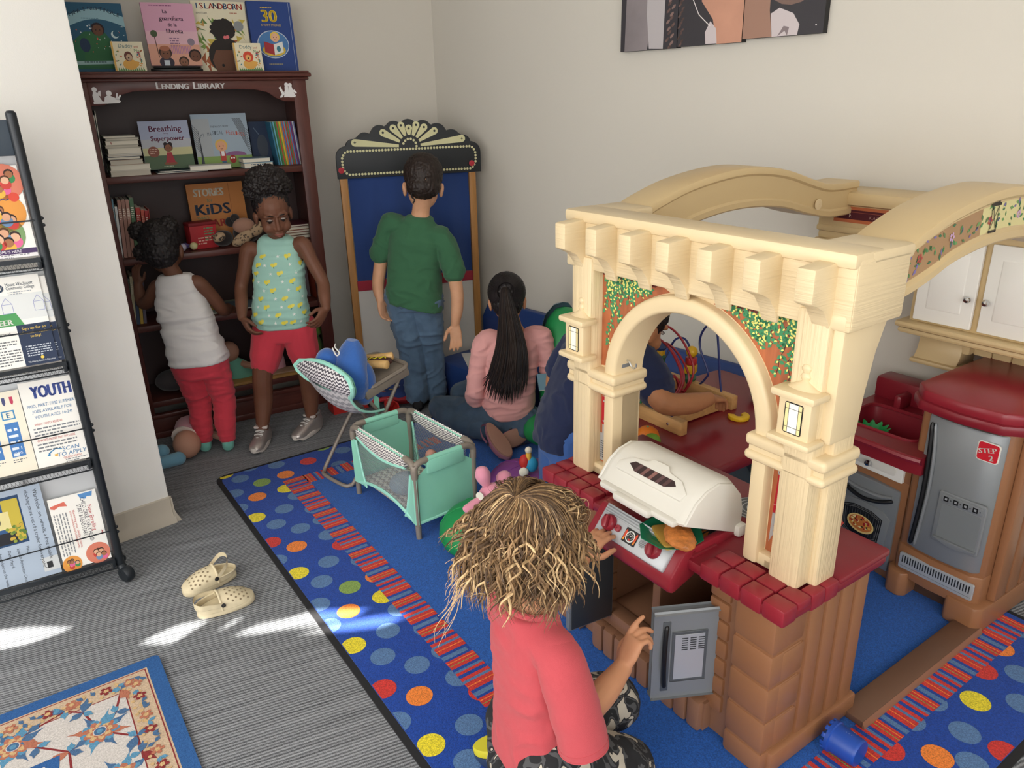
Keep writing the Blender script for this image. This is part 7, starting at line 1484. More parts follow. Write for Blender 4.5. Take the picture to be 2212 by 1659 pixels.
h = rel(rt); haircap(h, HB, kB, 1.04, 0, .004); grow(h, 'hair', 'hair_black', pb_, .004, 4, post=rough(.005, 120))
h = rel(rt); S = HB @ SCL(kB, kB, kB)
for c, r in (((-.066, -.03, .075), (.036, .034, .036)), ((.045, -.045, .085), (.036, .034, .036)), ((-.07, -.03, -.005), (.028, .03, .03)), ((.0, -.07, .075), (.03, .03, .03))): ell(h, S, c, r)
grow(h, 'hair_puff', 'hair_soft', pb_, .0035, 3, post=rough(.008, 110, 3))
tk = rel(rt); trunk(tk, [((-1.292, 2.968, .405), (1, .1, .06), .112, (-.1, 1, 0), .078, .082), ((-1.297, 2.968, .45), (1, .1, .04), .116, (-.1, 1, 0), .08, .082), ((-1.303, 2.97, .495), (1, .1, 0), .106, (-.1, 1, 0), .076, .074), ((-1.318, 2.98, .58), (1, .1, 0), .100, (-.1, 1, 0), .068, .065), ((-1.333, 2.99, .66), (1, .1, .05), .096, (-.1, 1, 0), .062, .062), ((-1.337, 2.993, .70), (1, .1, .05), .082, (-.1, 1, 0), .056, .06), ((-1.34, 2.996, .742), (1, .05, .05), .076, (-.1, 1, 0), .044, .05), ((-1.341, 2.998, .765), (1, .05, .05), .062, (-.1, 1, 0), .036, .044)], p=2.7)
tko = grow(tk, 'tank_top', 'white_cotton', pb_, .0045, 5, fold=(.009, (9, 9, 22)), seed=5)
s = rel(rt); trunk(s, [((-1.293, 2.972, .345), (1, .1, 0), .098, (-.1, 1, 0), .068, .078), ((-1.293, 2.972, .41), (1, .1, 0), .103, (-.1, 1, 0), .072, .08), ((-1.297, 2.97, .45), (1, .1, 0), .098, (-.1, 1, 0), .07, .07)])
for hp, kn, an in ((hL, kL, aL), (hR, kR, aR)): limb(s, [hp + V((0, -.005, 0)), hp*.5+kn*.5, kn, kn*.5+an*.5 + V((0, -.008, 0)), an + V((0, 0, .015))], [.064, .057, .047, .043, .034])
grow(s, 'leggings', 'red_cotton', pb_, .004, 5, fold=(.0055, (10, 10, 38)), seed=2)
for an, dx in ((aL, -.45), (aR, -.5)):
    s = rel(rt); f = V((dx, .85, 0)).normalized(); limb(s, [an + V((0, 0, .02)), an + V((0, -.005, -.025)), an + f*.05 + V((0, 0, -.028)), an + f*.088 + V((0, 0, -.032))], [.029, .0245, .021, .0165]); grow(s, 'sock', 'sock_mint', pb_, .003, 5)

# ---- boy in the green shirt facing the theatre
rt = V((-.42, 3.39, 0)); pc_ = person('boy in a green t-shirt and blue jeans standing before the puppet theater', rt)
HC_ = hframe((-0.3677, 3.4, 1.0425), (-.12, .96, -.12), (.06, .05, 1)); kC = 1.14
hL, hR = V((-.50, 3.40, .56)), V((-.385, 3.39, .54)); kL, kR = V((-.47, 3.385, .30)), V((-.385, 3.42, .29)); aL, aR = V((-.455, 3.375, .06)), V((-.375, 3.425, .06)); sL, sR = V((-.525, 3.42, .875)), V((-.292, 3.36, .81))
b = rel(rt); headvol(b, HC_, kC); limb(b, [HC_ @ V((0, -.012, -.04)), V((-.385, 3.40, .935)), V((-.395, 3.395, .87))], [.040, .039, .055])
trunk(b, [((-.44, 3.395, .53), (1, -.1, -.05), .10, (.1, 1, 0), .065, .075), ((-.44, 3.39, .63), (1, -.1, -.1), .105, (.1, 1, 0), .075, .068), ((-.425, 3.385, .75), (1, -.15, -.2), .105, (.1, 1, 0), .07, .065), ((-.41, 3.385, .84), (1, -.2, -.22), .108, (.1, 1, 0), .06, .065), ((-.398, 3.39, .895), (1, -.15, -.15), .065, (.1, 1, 0), .045, .05)])
for sh, pts, rr in ((sL, [V((-.57, 3.43, .77)), V((-.595, 3.42, .66)), V((-.603, 3.40, .60)), V((-.595, 3.38, .545))], 0), (sR, [V((-.256, 3.345, .69)), V((-.238, 3.33, .585)), V((-.240, 3.32, .51)), V((-.252, 3.31, .438))], 0)): limb(b, [sh + (V((-.41, 3.39, .84))-sh)*.3, sh] + pts, [.032, .037, .033, .030, .028, .0205])
hand(b, V((-.595, 3.38, .545)), (.15, -.25, -1), (.8, -.3, .2), (.4, .75, .0), .13, (20, 28, 20), 6, 25); hand(b, V((-.252, 3.31, .438)), (.05, -.35, -.92), (-.2, -.92, .3), (-.92, .05, -.3), .135, (10, 18, 14), 7, 10)
for hp, kn, an in ((hL, kL, aL), (hR, kR, aR)): limb(b, [hp, kn, an], [.06, .042, .03])
grow(b, 'body', 'skin_light', pc_, .0033, 6)
h = rel(rt); S = HC_ @ SCL(kC, kC, kC); ell(h, S, (0, -.012, .045), (.0755, .088, .080)); ell(h, S, (0, -.042, .0), (.066, .060, .050)); ell(h, S, (0, .035, .085), (.06, .05, .04)); grow(h, 'hair', 'hair_brown', pc_, .0038, 4, post=rough(.004, 100, 1))
MB(T(*(-rt))).tube(smooth_path([HC_ @ V((-.046, -.075, -.02)), HC_ @ V((-.05, -.085, -.045)), HC_ @ V((-.038, -.088, -.06)), HC_ @ V((-.045, -.09, -.075))], 5), [.004]*8+[.003]*8, 'hair_black', 7).build('hair_lock', pc_)
t_ = rel(rt); trunk(t_, [((-.436, 3.39, .515), (1, -.1, -.25), .128, (.1, 1, 0), .098, .104), ((-.436, 3.39, .585), (1, -.1, -.18), .126, (.1, 1, 0), .096, .10), ((-.425, 3.385, .72), (1, -.15, -.2), .119, (.1, 1, 0), .08, .08), ((-.41, 3.385, .82), (1, -.2, -.22), .120, (.1, 1, 0), .072, .078), ((-.402, 3.39, .87), (1, -.2, -.2), .10, (.1, 1, 0), .058, .065), ((-.392, 3.395, .915), (1, -.15, -.12), .05, (.1, 1, 0), .048, .052)], p=2.5)
for sh, e1_, e2_ in ((sL, V((-.558, 3.43, .80)), V((-.582, 3.432, .745))), (sR, V((-.265, 3.35, .735)), V((-.247, 3.343, .672)))): limb(t_, [sh + (V((-.41, 3.39, .84))-sh)*.35, sh, e1_, e2_], [.052, .052, .051, .050])
grow(t_, 'tshirt', 'green_cotton', pc_, .0045, 5, fold=(.008, (12, 12, 20)), seed=11)
j = rel(rt); trunk(j, [((-.445, 3.395, .50), (1, -.1, -.05), .108, (.1, 1, 0), .072, .085), ((-.443, 3.393, .56), (1, -.1, -.05), .11, (.1, 1, 0), .078, .082), ((-.44, 3.39, .60), (1, -.1, -.08), .102, (.1, 1, 0), .072, .07)])
for hp, kn, an in ((hL, kL, aL), (hR, kR, aR)): limb(j, [hp + V((0, -.01, 0)), hp*.5+kn*.5, kn, kn*.5+an*.5, an + V((0, 0, .015))], [.076, .068, .06, .057, .056])
jo = grow(j, 'jeans', 'denim', pc_, .0045, 4, fold=(.010, (13, 13, 24)), seed=4)
pk = MB()
def pocket(i, X, bv):
    for p_ in ([(-.034, .034), (.034, .034), (.034, .031), (-.034, .031)], [(-.034, .034), (-.031, .034), (-.027, -.03), (-.03, -.03)], [(.034, .034), (.031, .034), (.027, -.03), (.03, -.03)], [(-.03, -.028), (0, -.042), (0, -.039), (-.028, -.026)], [(.03, -.028), (0, -.042), (0, -.039), (.028, -.026)]):
        c = V((sum(q[0] for q in p_)/4, sum(q[1] for q in p_)/4, 0)); drape(pk, X @ T(c.x, c.y, 0), [(q[0]-c.x, q[1]-c.y) for q in p_], '#43586e', bv, .0012)
project(jo, [V((-.395, 3.1, .545)) - rt, V((-.49, 3.1, .555)) - rt], (0, 1, 0), pocket); pk.build('pocket_stitching', jo)
for an, d in ((aL, (-.1, .9)), (aR, (-.2, .95))): sneaker(pc_, rt, an, d, 0, 'shoe_dark', 'shoe_dark', .2)

# ---- girl in the pink shirt sitting with her back turned
rt = V((-.02, 3.02, .0095)); pd = person('girl in a pink long sleeve shirt with a black ponytail sitting on the rug', rt)
HD = hframe((-0.0109, 3.04, 0.6006), (.03, .95, -.25), (-.03, .15, 1)); kD = 1.0
sL, sR = V((-.105, 3.02, .425)), V((.122, 3.03, .44)); N_ = V((.01, 3.03, .465))
b = rel(rt); headvol(b, HD, kD); limb(b, [HD @ V((0, -.012, -.04)), N_ + V((0, 0, .03)), N_], [.037, .036, .05])
trunk(b, [((-.02, 3.02, .10), (1, .05, 0), .105, (0, 1, 0), .08, .08), ((-.01, 3.01, .2), (1, .05, 0), .092, (0, 1, 0), .07, .06), ((.0, 3.01, .32), (1, .05, 0), .10, (0, 1, 0), .065, .06), ((.008, 3.02, .40), (1, .05, .05), .105, (0, 1, 0), .055, .06), ((.01, 3.03, .46), (1, .05, 0), .06, (0, 1, 0), .04, .045)])
armL = [V((-.142, 3.0, .32)), V((-.158, 2.99, .20)), V((-.14, 3.08, .16)), V((-.12, 3.17, .18))]; armR = [V((.155, 3.02, .33)), V((.172, 3.01, .225)), V((.20, 3.0, .19)), V((.232, 3.0, .165))]
for sh, ar in ((sL, armL), (sR, armR)): limb(b, [sh + (N_ - V((0, 0, .03)) - sh)*.3, sh] + ar, [.03, .034, .031, .028, .026, .02])
hand(b, armL[-1], (.3, .9, .1), (.5, 0, -.8), (.6, 0, .5), .12); hand(b, armR[-1], (.7, .3, -.5), (0, -.3, -.9), (-.3, .8, 0), .12)
limb(b, [V((-.07, 3.03, .10)), V((-.2, 3.08, .09)), V((-.28, 3.13, .08))], [.06, .045, .035])
bo_ = grow(b, 'body', 'skin_olive', pd, .0035, 6)
h = rel(rt); haircap(h, HD, kD, 1.03, .0, .004); grow(h, 'hair', 'hair_black', pd, .0038, 4, post=rough(.003, 90))
h = MB(T(*(-rt))); q = random.Random(21); base = HD @ V((0, -.09, .055))
for i in range(230):
    a = q.uniform(-1, 1); d_ = q.uniform(0, 1); w = (a*.9)
    tip = V((-.03 + w*.098 + q.uniform(-.015, .015), 2.905 + .02*d_ - .015*(1-a*a), .205 + .055*abs(a)**1.5 + q.uniform(-.02, .05)))
    m1 = base + V((w*.022, -.028-.014*d_*(1-a*a), -.035)); m2 = V((.0 + w*.062, 2.912-.012*(1-a*a)*d_, .46)); m3 = V((-.012 + w*.088, 2.905-.012*(1-a*a)*d_, .34))
    P_ = smooth_path([base + V((w*.012, .01, .006)), m1, m2, m3, tip], 5); r_ = q.uniform(.0035, .006); h.tube(P_, [r_*(.75+.25*math.sin(PI*min(1, k/14)))*(1 if k < 15 else max(.12, (20.5-k)/6)) for k in range(len(P_))], ('hair_black', 'hair_black', 'hair_brown')[i % 3], 5)
for i in range(70):      # combed-back strands over the crown
    a = R(-150 + 300*i/69); P_ = [HD @ V((.074*math.sin(a)*c1, -.012-.086*math.cos(a)*0 + y_, .035+.078*math.cos(a)*c1 if True else 0)) for c1, y_ in ((1.0, .02), (1.02, -.02), (.9, -.06), (.45, -.092))]
    h.tube(smooth_path(P_, 4), .004, 'hair_black', 5)
h.build('ponytail', pd)
t_ = rel(rt); trunk(t_, [((-.022, 3.015, .105), (1, .05, 0), .112, (0, 1, 0), .085, .092), ((-.015, 3.01, .16), (1, .05, 0), .110, (0, 1, 0), .082, .086), ((-.005, 3.005, .25), (1, .05, 0), .103, (0, 1, 0), .075, .072), ((.003, 3.01, .35), (1, .05, 0), .112, (0, 1, 0), .07, .07), ((.008, 3.02, .42), (1, .05, .05), .112, (0, 1, 0), .06, .066), ((.01, 3.03, .468), (1, .05, 0), .055, (0, 1, 0), .045, .05)], p=2.5)
for sh, ar in ((sL, armL), (sR, armR)): limb(t_, [sh + (N_ - V((0, 0, .03)) - sh)*.35, sh, ar[0], ar[1], ar[2], ar[2]*.35+ar[3]*.65], [.044, .047, .040, .038, .034, .028])
grow(t_, 'long_sleeve_shirt', 'pink_cotton', pd, .0045, 5, fold=(.008, (11, 11, 26)), seed=14)
j = rel(rt); trunk(j, [((-.02, 3.02, .035), (1, .05, 0), .122, (0, 1, 0), .10, .095), ((-.02, 3.02, .08), (1, .05, 0), .128, (0, 1, 0), .10, .098), ((-.02, 3.02, .135), (1, .05, 0), .112, (0, 1, 0), .088, .088)])
limb(j, [V((-.08, 3.0, .085)), V((-.18, 3.06, .085)), V((-.325, 3.17, .075))], [.078, .068, .056]); limb(j, [V((-.325, 3.17, .075)), V((-.25, 3.05, .06)), V((-.13, 2.96, .055))], [.056, .05, .045]); limb(j, [V((-.07, 3.07, .11)), V((-.16, 3.17, .14)), V((-.23, 3.21, .12))], [.075, .064, .054]); limb(j, [V((.05, 3.0, .075)), V((.08, 3.0, .06)), V((.04, 2.95, .05))], [.078, .07, .06])
grow(j, 'jeans', 'denim_dark', pd, .0045, 4, fold=(.008, (15, 15, 15)), seed=6)
def croc_on(parent, root, heel, toe, soleN, L=.2):
    f = (V(toe)-V(heel)).normalized(); u = -V(soleN); X = T(*(-root)) @ frame_at(heel, f, u.cross(f)); b = MB(X); n = 26
    def ol(z, g): return [(L/2+(L/2+g)*math.cos(t), (.036+.006*math.cos(t)+g)*math.sin(t), z) for t in (2*PI*i/n for i in range(n))]
    b.loft([ol(-.002, -.008), ol(0, -.002), ol(.006, .0)], 'croc_sole'); b.build('shoe_sole', parent); u_ = MB(X); u_.loft([ol(.006, .001), ol(.022, .001), ol(.025, -.003)], 'croc_pink')
    secs = [[(x, w*math.cos(t), .022+h*max(0, math.sin(t))) for t in (PI*j_/12 for j_ in range(13))] for x, w, h in ((L-.006, .012, .006), (L-.03, .032, .024), (L*.62, .038, .036), (L*.45, .037, .042))]
    u_.loft(secs, 'croc_pink', closed=False, caps=False); u_.build('shoe_upper', parent)
    s_ = MB(X); P_ = smooth_path([(L*.45, .039, .03), (L*.2, .041, .032), (-.012, .02, .034), (-.012, -.02, .034), (L*.2, -.041, .032), (L*.45, -.039, .03)], 5); s_.loft([[(p.x, p.y, p.z+d) for d in (-.007, 0, .007)] for p in P_], 'croc_pink', closed=False, caps=False)
    for s2 in (1, -1): s_.lathe([(.008, 0), (.008, .003), (.001, .004)], 'rivet_black', 14, X=T(L*.45, s2*.039, .03) @ RX(-90*s2), caps=False)
    s_.build('shoe_strap', parent)
croc_on(pd, rt, V((-.105, 2.90, .115)), V((-.018, 2.745, .035)), (.35, -.55, .75)); croc_on(pd, rt, V((.075, 2.93, .055)), V((-.02, 2.855, .05)), (.1, -.9, .45), .16)
pd.location.z += .012
# books the girl is reading on the bean bag
o = MB().box(-.05, .05, -.035, .035, 0, .012, '#5f7f8f').box(-.048, .048, -.036, .033, .002, .010, 'paper').disc(.015, .005, .012, '#b5443a', z=.0124).build('book'); o.location = (.155, 2.90, .30); o.rotation_euler = (R(50), 0, R(10)); tag(o, 'small picture book leaning between the girl in pink and the green chair', 'book')

# ---- boy in the navy shirt leaning over the table
rt = V((.17, 2.24, .0095)); pe = person('boy in a navy t-shirt and blue trousers reaching over the maroon table', rt)
HE = hframe(V((0.3948, 2.2, 0.7433)), (.75, .5, -.45), (.3, .1, 1)); kE = 1.0
hL, hR = V((.155, 2.285, .39)), V((.185, 2.19, .39)); sL, sR = V((.225, 2.36, .64)), V((0.3655, 2.14, 0.6636)); N_ = V((.275, 2.27, .675))
b = rel(rt); headvol(b, HE, kE); limb(b, [HE @ V((0, -.012, -.04)), N_ + V((.01, 0, .02)), N_], [.038, .037, .05])
trunk(b, [((.17, 2.24, .36), (.3, -.95, 0), .095, (.95, .3, 0), .07, .07), ((.18, 2.24, .45), (.3, -.95, 0), .10, (.95, .3, -.3), .072, .066), ((.215, 2.25, .55), (.3, -.95, 0), .10, (.9, .3, -.4), .065, .064), ((.25, 2.265, .62), (.4, -.92, 0), .105, (.9, .3, -.5), .056, .06), ((.27, 2.27, .66), (.4, -.9, 0), .07, (.9, .3, -.4), .045, .05)])
arR = [V((0.4139, 2.11, 0.6069)), V((0.4443, 2.06, 0.5473)), V((0.5289, 2.09, 0.5268)), V((0.5976, 2.13, 0.5238))]; arL = [V((.165, 2.40, .555)), V((.15, 2.345, .475)), V((.21, 2.42, .455)), V((.27, 2.47, .46))]
for sh, ar in ((sR, arR), (sL, arL)): limb(b, [sh + (N_-sh)*.3, sh] + ar, [.034, .039, .037, .036, .033, .023])
hand(b, arR[-1], (.75, .6, -.22), (.1, .1, -1), (-.6, .75, 0), .12, (28, 35, 25), 5, 25); hand(b, arL[-1], (.7, .6, -.1), (.1, .1, -1), (.6, -.75, 0), .12)
for hp in (hL, hR): limb(b, [hp, hp*.5 + V((hp.x, hp.y, .03))*.5, V((hp.x-.02, hp.y, .035))], [.055, .04, .03])
grow(b, 'body', 'skin_mid', pe, .0035, 6); facebits(HE, kE, pe, lip='#9a5f50', root=rt)
h = rel(rt); haircap(h, HE, kE, 1.04, .004); grow(h, 'hair', 'hair_black', pe, .0042, 4, post=rough(.004, 100))
t_ = rel(rt); trunk(t_, [((.165, 2.24, .345), (.3, -.95, 0), .112, (.95, .3, 0), .09, .092), ((.175, 2.24, .42), (.3, -.95, 0), .112, (.95, .3, -.2), .088, .086), ((.21, 2.25, .54), (.3, -.95, 0), .112, (.9, .3, -.4), .078, .076), ((.247, 2.265, .615), (.4, -.92, 0), .116, (.9, .3, -.5), .068, .072), ((.268, 2.27, .66), (.4, -.9, 0), .07, (.9, .3, -.4), .055, .06)], p=2.5)
limb(t_, [sR + (N_-sR)*.35, sR, V((0.4109, 2.11, 0.6114)), V((0.4326, 2.105, 0.5682))], [.055, .058, .058, .056]); limb(t_, [sL + (N_-sL)*.35, sL, V((.195, 2.385, .60)), V((.165, 2.375, .545))], [.05, .052, .05, .049])
grow(t_, 'tshirt', 'navy_cotton', pe, .0045, 5, fold=(.008, (12, 12, 18)), seed=9)
j = rel(rt); trunk(j, [((.17, 2.24, .31), (.3, -.95, 0), .10, (.95, .3, 0), .08, .08), ((.17, 2.24, .38), (.3, -.95, 0), .102, (.95, .3, 0), .08, .08)])
for hp in (hL, hR): limb(j, [hp, V((hp.x-.008, hp.y, .20)), V((hp.x-.02, hp.y, .05))], [.073, .063, .055])
grow(j, 'trousers', 'blue_jersey', pe, .005, 5, fold=(.006, (14, 14, 9)), seed=1)
for hp in (hL, hR): sneaker(pe, rt, V((hp.x-.02, hp.y, 0)), (.9, .35), 0, 'shoe_dark', 'shoe_dark', .19, zs=.0095)

# ---- child in the coral shirt at the grill
rt = V((.05, 1.14, .0095)); pf = person('child with curly blond hair in a coral t-shirt kneeling at the toy grill', rt)
HF = hframe(V((.022, 1.135, .648)), (.52, .80, -.30), (.10, .08, 1)); kF = .90
N_ = V((.018, 1.145, .535)); sR, sL = V((.070, 1.068, .470)), V((-.016, 1.225, .482)); f3 = V((.86, .5, 0)); r3 = V((.5, -.86, 0))
hR, hL = V((.062, 1.075, .22)), V((.005, 1.185, .22)); kR, kL = V((.205, 1.150, .125)), V((.195, 1.285, .165)); aR, aL = V((.04, 1.055, .06)), V((-.015, 1.265, .07))
b = rel(rt); headvol(b, HF, kF); limb(b, [HF @ V((0, -.012, -.04)), N_ + V((0, 0, .03)), N_ - V((0, 0, .03))], [.037, .036, .052])
trunk(b, [((.03, 1.13, .18), r3, .074, f3, .062, .062), ((.03, 1.13, .28), r3, .074, f3, .066, .054), ((.025, 1.14, .38), r3, .072, f3, .058, .050), ((.022, 1.145, .46), r3, .074, f3, .048, .047), ((.018, 1.145, .52), r3, .055, f3, .040, .045)])
arR = [V((.098, 1.035, .38)), V((0.095, 1.035, 0.36)), V((0.1534, 1.11, 0.3522)), V((0.2009, 1.17, 0.3605))]; arL = [V((.03, 1.315, .43)), V((.075, 1.385, .395)), V((.115, 1.42, .405)), V((.150, 1.455, .420))]
for sh, ar in ((sR, arR), (sL, arL)): limb(b, [sh + (N_ - V((0, 0, .04)) - sh)*.3, sh] + ar, [.030, .034, .030, .028, .027, .0195])
hand(b, arR[-1], (.42, .35, .84), (.80, .42, -.42), (-.35, .80, .1), .118, (42, 48, 30), 4, 40, fan=(.35, .8, 1.1, 1.2)); hand(b, arL[-1], (.62, .66, .42), (.45, .2, -.85), (.55, -.35, .0), .118, (14, 20, 14), 9, 15)
for hp, kn, an in ((hR, kR, aR), (hL, kL, aL)): limb(b, [hp, hp*.5+kn*.5, kn], [.062, .055, .046]); limb(b, [kn, kn*.5+an*.5 + V((0, 0, -.01)), an], [.046, .044, .029])
grow(b, 'body', 'skin_tan', pf, .0026, 7); facebits(HF, kF, pf, iris='#4a3a2a', lip='#b0746a', root=rt)
t_ = rel(rt); trunk(t_, [((.042, 1.122, .13), r3, .108, f3, .098, .088), ((.038, 1.125, .165), r3, .104, f3, .094, .084), ((.034, 1.128, .22), r3, .098, f3, .090, .078), ((.028, 1.135, .32), r3, .088, f3, .078, .066), ((.023, 1.143, .42), r3, .086, f3, .064, .060), ((.02, 1.145, .485), r3, .080, f3, .052, .055), ((.018, 1.145, .53), r3, .053, f3, .044, .048)], p=2.5)
limb(t_, [sR + (N_ - V((0, 0, .04)) - sR)*.35, sR + (N_ - sR)*.12], [.042, .041]); limb(t_, [sL + (N_ - V((0, 0, .04)) - sL)*.35, sL, V((.012, 1.285, .455)), V((.045, 1.33, .425))], [.043, .045, .044, .043])
ts = grow(t_, 'tshirt', 'coral_cotton', pf, .004, 6, fold=(.007, (12, 12, 17)), seed=17)
MB(T(*(-rt))).tube([N_ + V((0, 0, .002)) + r3*.053*math.cos(a) + f3*(.048*math.sin(a)) + V((0, 0, -.012*math.sin(a))) for a in (2*PI*i/28 for i in range(28))], .006, 'coral_cotton', 8, closed=True).build('collar', ts)
sl = MB(T(*(-rt))); P_ = smooth_path([sR + (N_ - V((0, 0, .05)) - sR)*.34, sR + V((0, 0, .002)), V((.090, 1.043, .41)), V((.104, 1.03, .355)), V((.111, 1.024, .32))], 6); rr_ = [.037 + .009*min(1, i/8) for i in range(len(P_))]; sl.tube(P_, rr_, 'coral_cotton', 26, caps=False); sl.tube(P_[::-1][:6], [r*.94 for r in rr_[::-1][:6]], 'coral_cotton', 26, caps=False)
d_ = (P_[-1]-P_[-2]).normalized(); a_ = d_.orthogonal().normalized(); b_ = d_.cross(a_)
for off, r0 in ((0, .0022), (-.012, .0011)): sl.tube([P_[-1] + d_*off + (a_*math.cos(t) + b_*math.sin(t))*(rr_[-1]*(.985 if off == 0 else 1.002)) for t in (2*PI*i/30 for i in range(30))], r0, 'coral_cotton', 6, closed=True)
so3 = sl.build('sleeve', pf)
for v in so3.data.vertices: q_ = v.co*1.0; v.co += V((1, 1, 0)).normalized()*.003*noise.noise(V((q_.x*22, q_.y*22, q_.z*34))) + V((0, 0, .003))*noise.noise(q_*18)
pr = MB()
def paw(i, X, bv):
    if i == 0:
        drape(pr, X, circ(.011, .008), '#e8e6e2', bv, .0012)
        for a in (30, 75, 120, 160): drape(pr, X @ T(.013*math.cos(R(a)), .012*math.sin(R(a)), 0), circ(.0042), '#e8e6e2', bv, .0013)
        drape(pr, X @ T(.025, .004, 0), circ(.014, .011), '#b5d3da', bv, .001)
    else: drape(pr, X, circ(.008, .018, rot=20), ('#e0c79a', '#e8e4d8', '#2a2a2e')[i % 3], bv, .001)
project(ts, [V(p) - rt for p in ((0.072, 0.9, 0.4606), (0.0903, 0.9, 0.6781), (0.0939, 0.9, 0.6506), (0.097, 0.9, 0.621))], (.1, 1, -.3), paw); pr.build('shirt_print', ts)
s = rel(rt); trunk(s, [((.033, 1.125, .145), r3, .108, f3, .09, .09), ((.033, 1.127, .21), r3, .11, f3, .09, .086)])
for hp, kn in ((hR, kR), (hL, kL)): limb(s, [hp, hp*.5+kn*.5, kn + (kn-hp)*.03], [.076, .069, .062])
camo = mat('camo', '#2b2c30', .92); nt = camo.node_tree; n1 = nt.nodes.new('ShaderNodeTexNoise'); n1.inputs['Scale'].default_value = 26; n1.inputs['Detail'].default_value = 1.5; n1.inputs['Distortion'].default_value = .8; tc = nt.nodes.new('ShaderNodeTexCoord'); nt.links.new(tc.outputs['Object'], n1.inputs[0]); rp = nt.nodes.new('ShaderNodeValToRGB'); rp.color_ramp.interpolation = 'CONSTANT'; E_ = rp.color_ramp.elements; E_[0].color = lin('#1d1e21'); E_[1].position = .46; E_[1].color = lin('#4b4c4e'); e3 = E_.new(.53); e3.color = lin('#202124'); e4 = E_.new(.58); e4.color = lin('#b5aea0'); nt.links.new(n1.outputs['Fac'], rp.inputs[0]); nt.links.new(rp.outputs[0], nt.nodes['Principled BSDF'].inputs['Base Color'])
grow(s, 'shorts', 'camo', pf, .0045, 5, fold=(.006, (14, 14, 14)), seed=3)
mat('shoe_yellow', '#c9c02f', .6); mat('shoe_navy', '#2f4060', .6)
for an, d in ((aL, (-.9, .1, -.25)), (aR, (-.8, -.5, -.15))):
    f = V(d).normalized(); X = T(*(-rt)) @ frame_at(an + V((.02, 0, -.01)), f, V((0, 0, 1)).cross(f)) ; u = MB(X); n = 22
    def ol(z, g): return [(.035+(.075+g)*math.cos(t), (.030+.004*math.cos(t)+g)*math.sin(t), z) for t in (2*PI*i/n for i in range(n))]
    u.loft([ol(.030, -.004), ol(.026, .0), ol(.014, .001), ol(.012, -.003)], 'shoe_yellow'); u.build('shoe_sole', pf); w_ = MB(X); w_.loft([ol(.012, .002), ol(.002, .002), ol(-.02, -.004), ol(-.035, -.014)], 'shoe_navy'); w_.build('shoe_upper', pf)
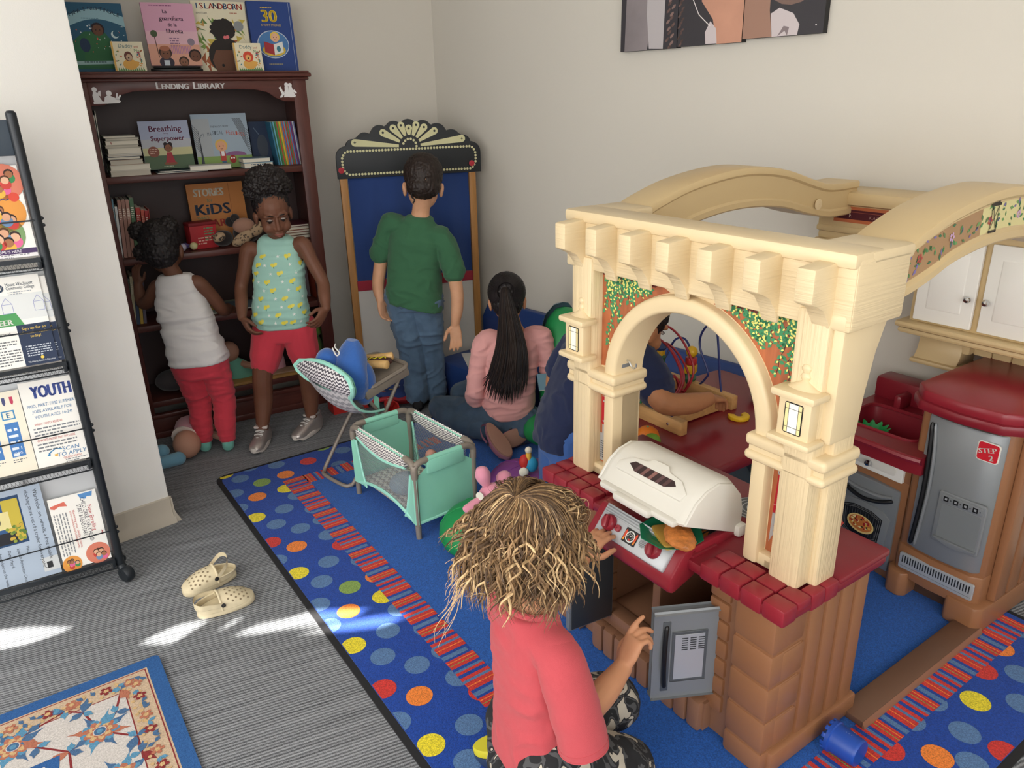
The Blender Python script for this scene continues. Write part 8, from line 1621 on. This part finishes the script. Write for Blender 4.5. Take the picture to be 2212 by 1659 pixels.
# hair: a fitted cap under several hundred loose curls
h = rel(rt); haircap(h, HF, kF, .995, -.002, .010); grow(h, 'hair_cap', 'hair_ash', pf, .0035, 4, post=rough(.004, 90))
h = MB(T(*(-rt))); q = random.Random(33); cr_ = V((.0, -.076, .106))
for i in range(1500):
    th = q.uniform(-2.75, 2.75); front = abs(th) > 1.9; sx, sy = math.sin(th), -math.cos(th); ln = q.uniform(.72, 1.0)*(.62 if front else 1)
    P = []; K_ = 34; a0 = q.uniform(0, 6.28); cr = q.uniform(.005, .0125); fr = q.choice((-1, 1))*q.uniform(2.2, 4.4)*2*PI; st = q.random()**2*.35; lift = q.uniform(0, .013); sw = q.uniform(-.25, .25)
    for k in range(K_):
        u = st + (1-st)*k/(K_-1); ph = u*(1.8 if front else 2.5)*ln; t_h = th + sw*u; s_, c_ = math.sin(t_h), -math.cos(t_h)
        er = math.sin(ph) if ph < 1.5 else 1 - .16*(ph-1.5); ez = math.cos(ph) if ph < 1.5 else .07 - 1.22*(ph-1.5); g = 1.02 + lift/.085
        p = V((.0785*g*er*s_, -.020 + .088*g*er*c_, .030 + .088*g*ez)); w = max(0, 1-ph/1.2); top = V((0, -.02, .118*g)); p += (cr_ - top)*w*w
        e_ = (p.x/.0795)**2 + ((p.y+.021)/.0905)**2 + ((p.z-.034)/.0885)**2
        if e_ < g*g and ph < 1.6: f_ = g/math.sqrt(max(e_, .05)); p = V((p.x*f_, (p.y+.021)*f_-.021, (p.z-.034)*f_+.034))
        c = max(0, (u-.42)/.58)**1.2; an = a0 + fr*u
        p += (V((c_, -s_, 0))*math.cos(an) + V((s_*.6, c_*.6, .8))*math.sin(an))*cr*c*1.5 + V((s_, c_, 0))*.014*c; P.append(HF @ p)
    r_ = q.uniform(.0005, .0013); h.tube(P, [r_*(1 if k < K_-6 else (K_-k)/6.5) for k in range(K_)], ('hair_ash', 'hair_umber', 'hair_blond', 'hair_ash', 'hair_gold', 'hair_ash', 'hair_umber', 'hair_blond')[i % 8], 4, caps=False)
for i in range(34):      # stray wisps at the back, toward the window
    a = q.uniform(-1, 1); p0 = HF @ V((-.07, -.04+.03*a, -.01+.05*a)); d = V((-.05-.03*q.random(), .01*a, -.07+.05*a)); w1 = q.uniform(6, 11); P = [p0 + d*t + V((.008*math.sin(t*w1+i)*t, .006*math.cos(t*8+i)*t, .025*t-.05*t*t)) for t in (k/14 for k in range(15))]; h.tube(P, [.0006]*11+[.0004]*4, 'hair_gold', 3, caps=False)
for i in range(330):     # ringlets in the lower half
    th = q.uniform(-2.5, 2.5); p0 = q.uniform(.75, 1.55); le = q.uniform(.05, .095)*(.75 if abs(th) > 1.8 else 1); s_, c_ = math.sin(th), -math.cos(th); rad = q.uniform(.004, .0085); tw = q.choice((-1, 1))*q.uniform(1.4, 2.6)*2*PI; a0 = q.uniform(0, 6.3); P = []; b0 = V((.079*math.sin(p0)*s_, -.02+.089*math.sin(p0)*c_, .03+.09*math.cos(p0))); dn = V((s_*.25, c_*.25, -1)) if p0 > 1.1 else V((s_*.75, c_*.75, -.75))
    for k in range(26):
        u = k/25; d = b0 + V((s_, c_, 0))*(.007+.012*u) + dn*le*u + V((0, 0, -.25))*le*u*u; an = a0 + tw*u; rr = rad*min(1, u*3); P.append(HF @ (d + V((c_, -s_, 0))*math.cos(an)*rr + V((s_*.7, c_*.7, .5))*math.sin(an)*rr))
    r_ = q.uniform(.0012, .0026); h.tube(P, [r_*min(1, .35+k/8)*(1 if k < 19 else (26-k)/7.5) for k in range(26)], ('hair_blond', 'hair_ash', 'hair_gold', 'hair_blond', 'hair_umber', 'hair_ash')[i % 6], 5, caps=False)
h.build('hair', pf)
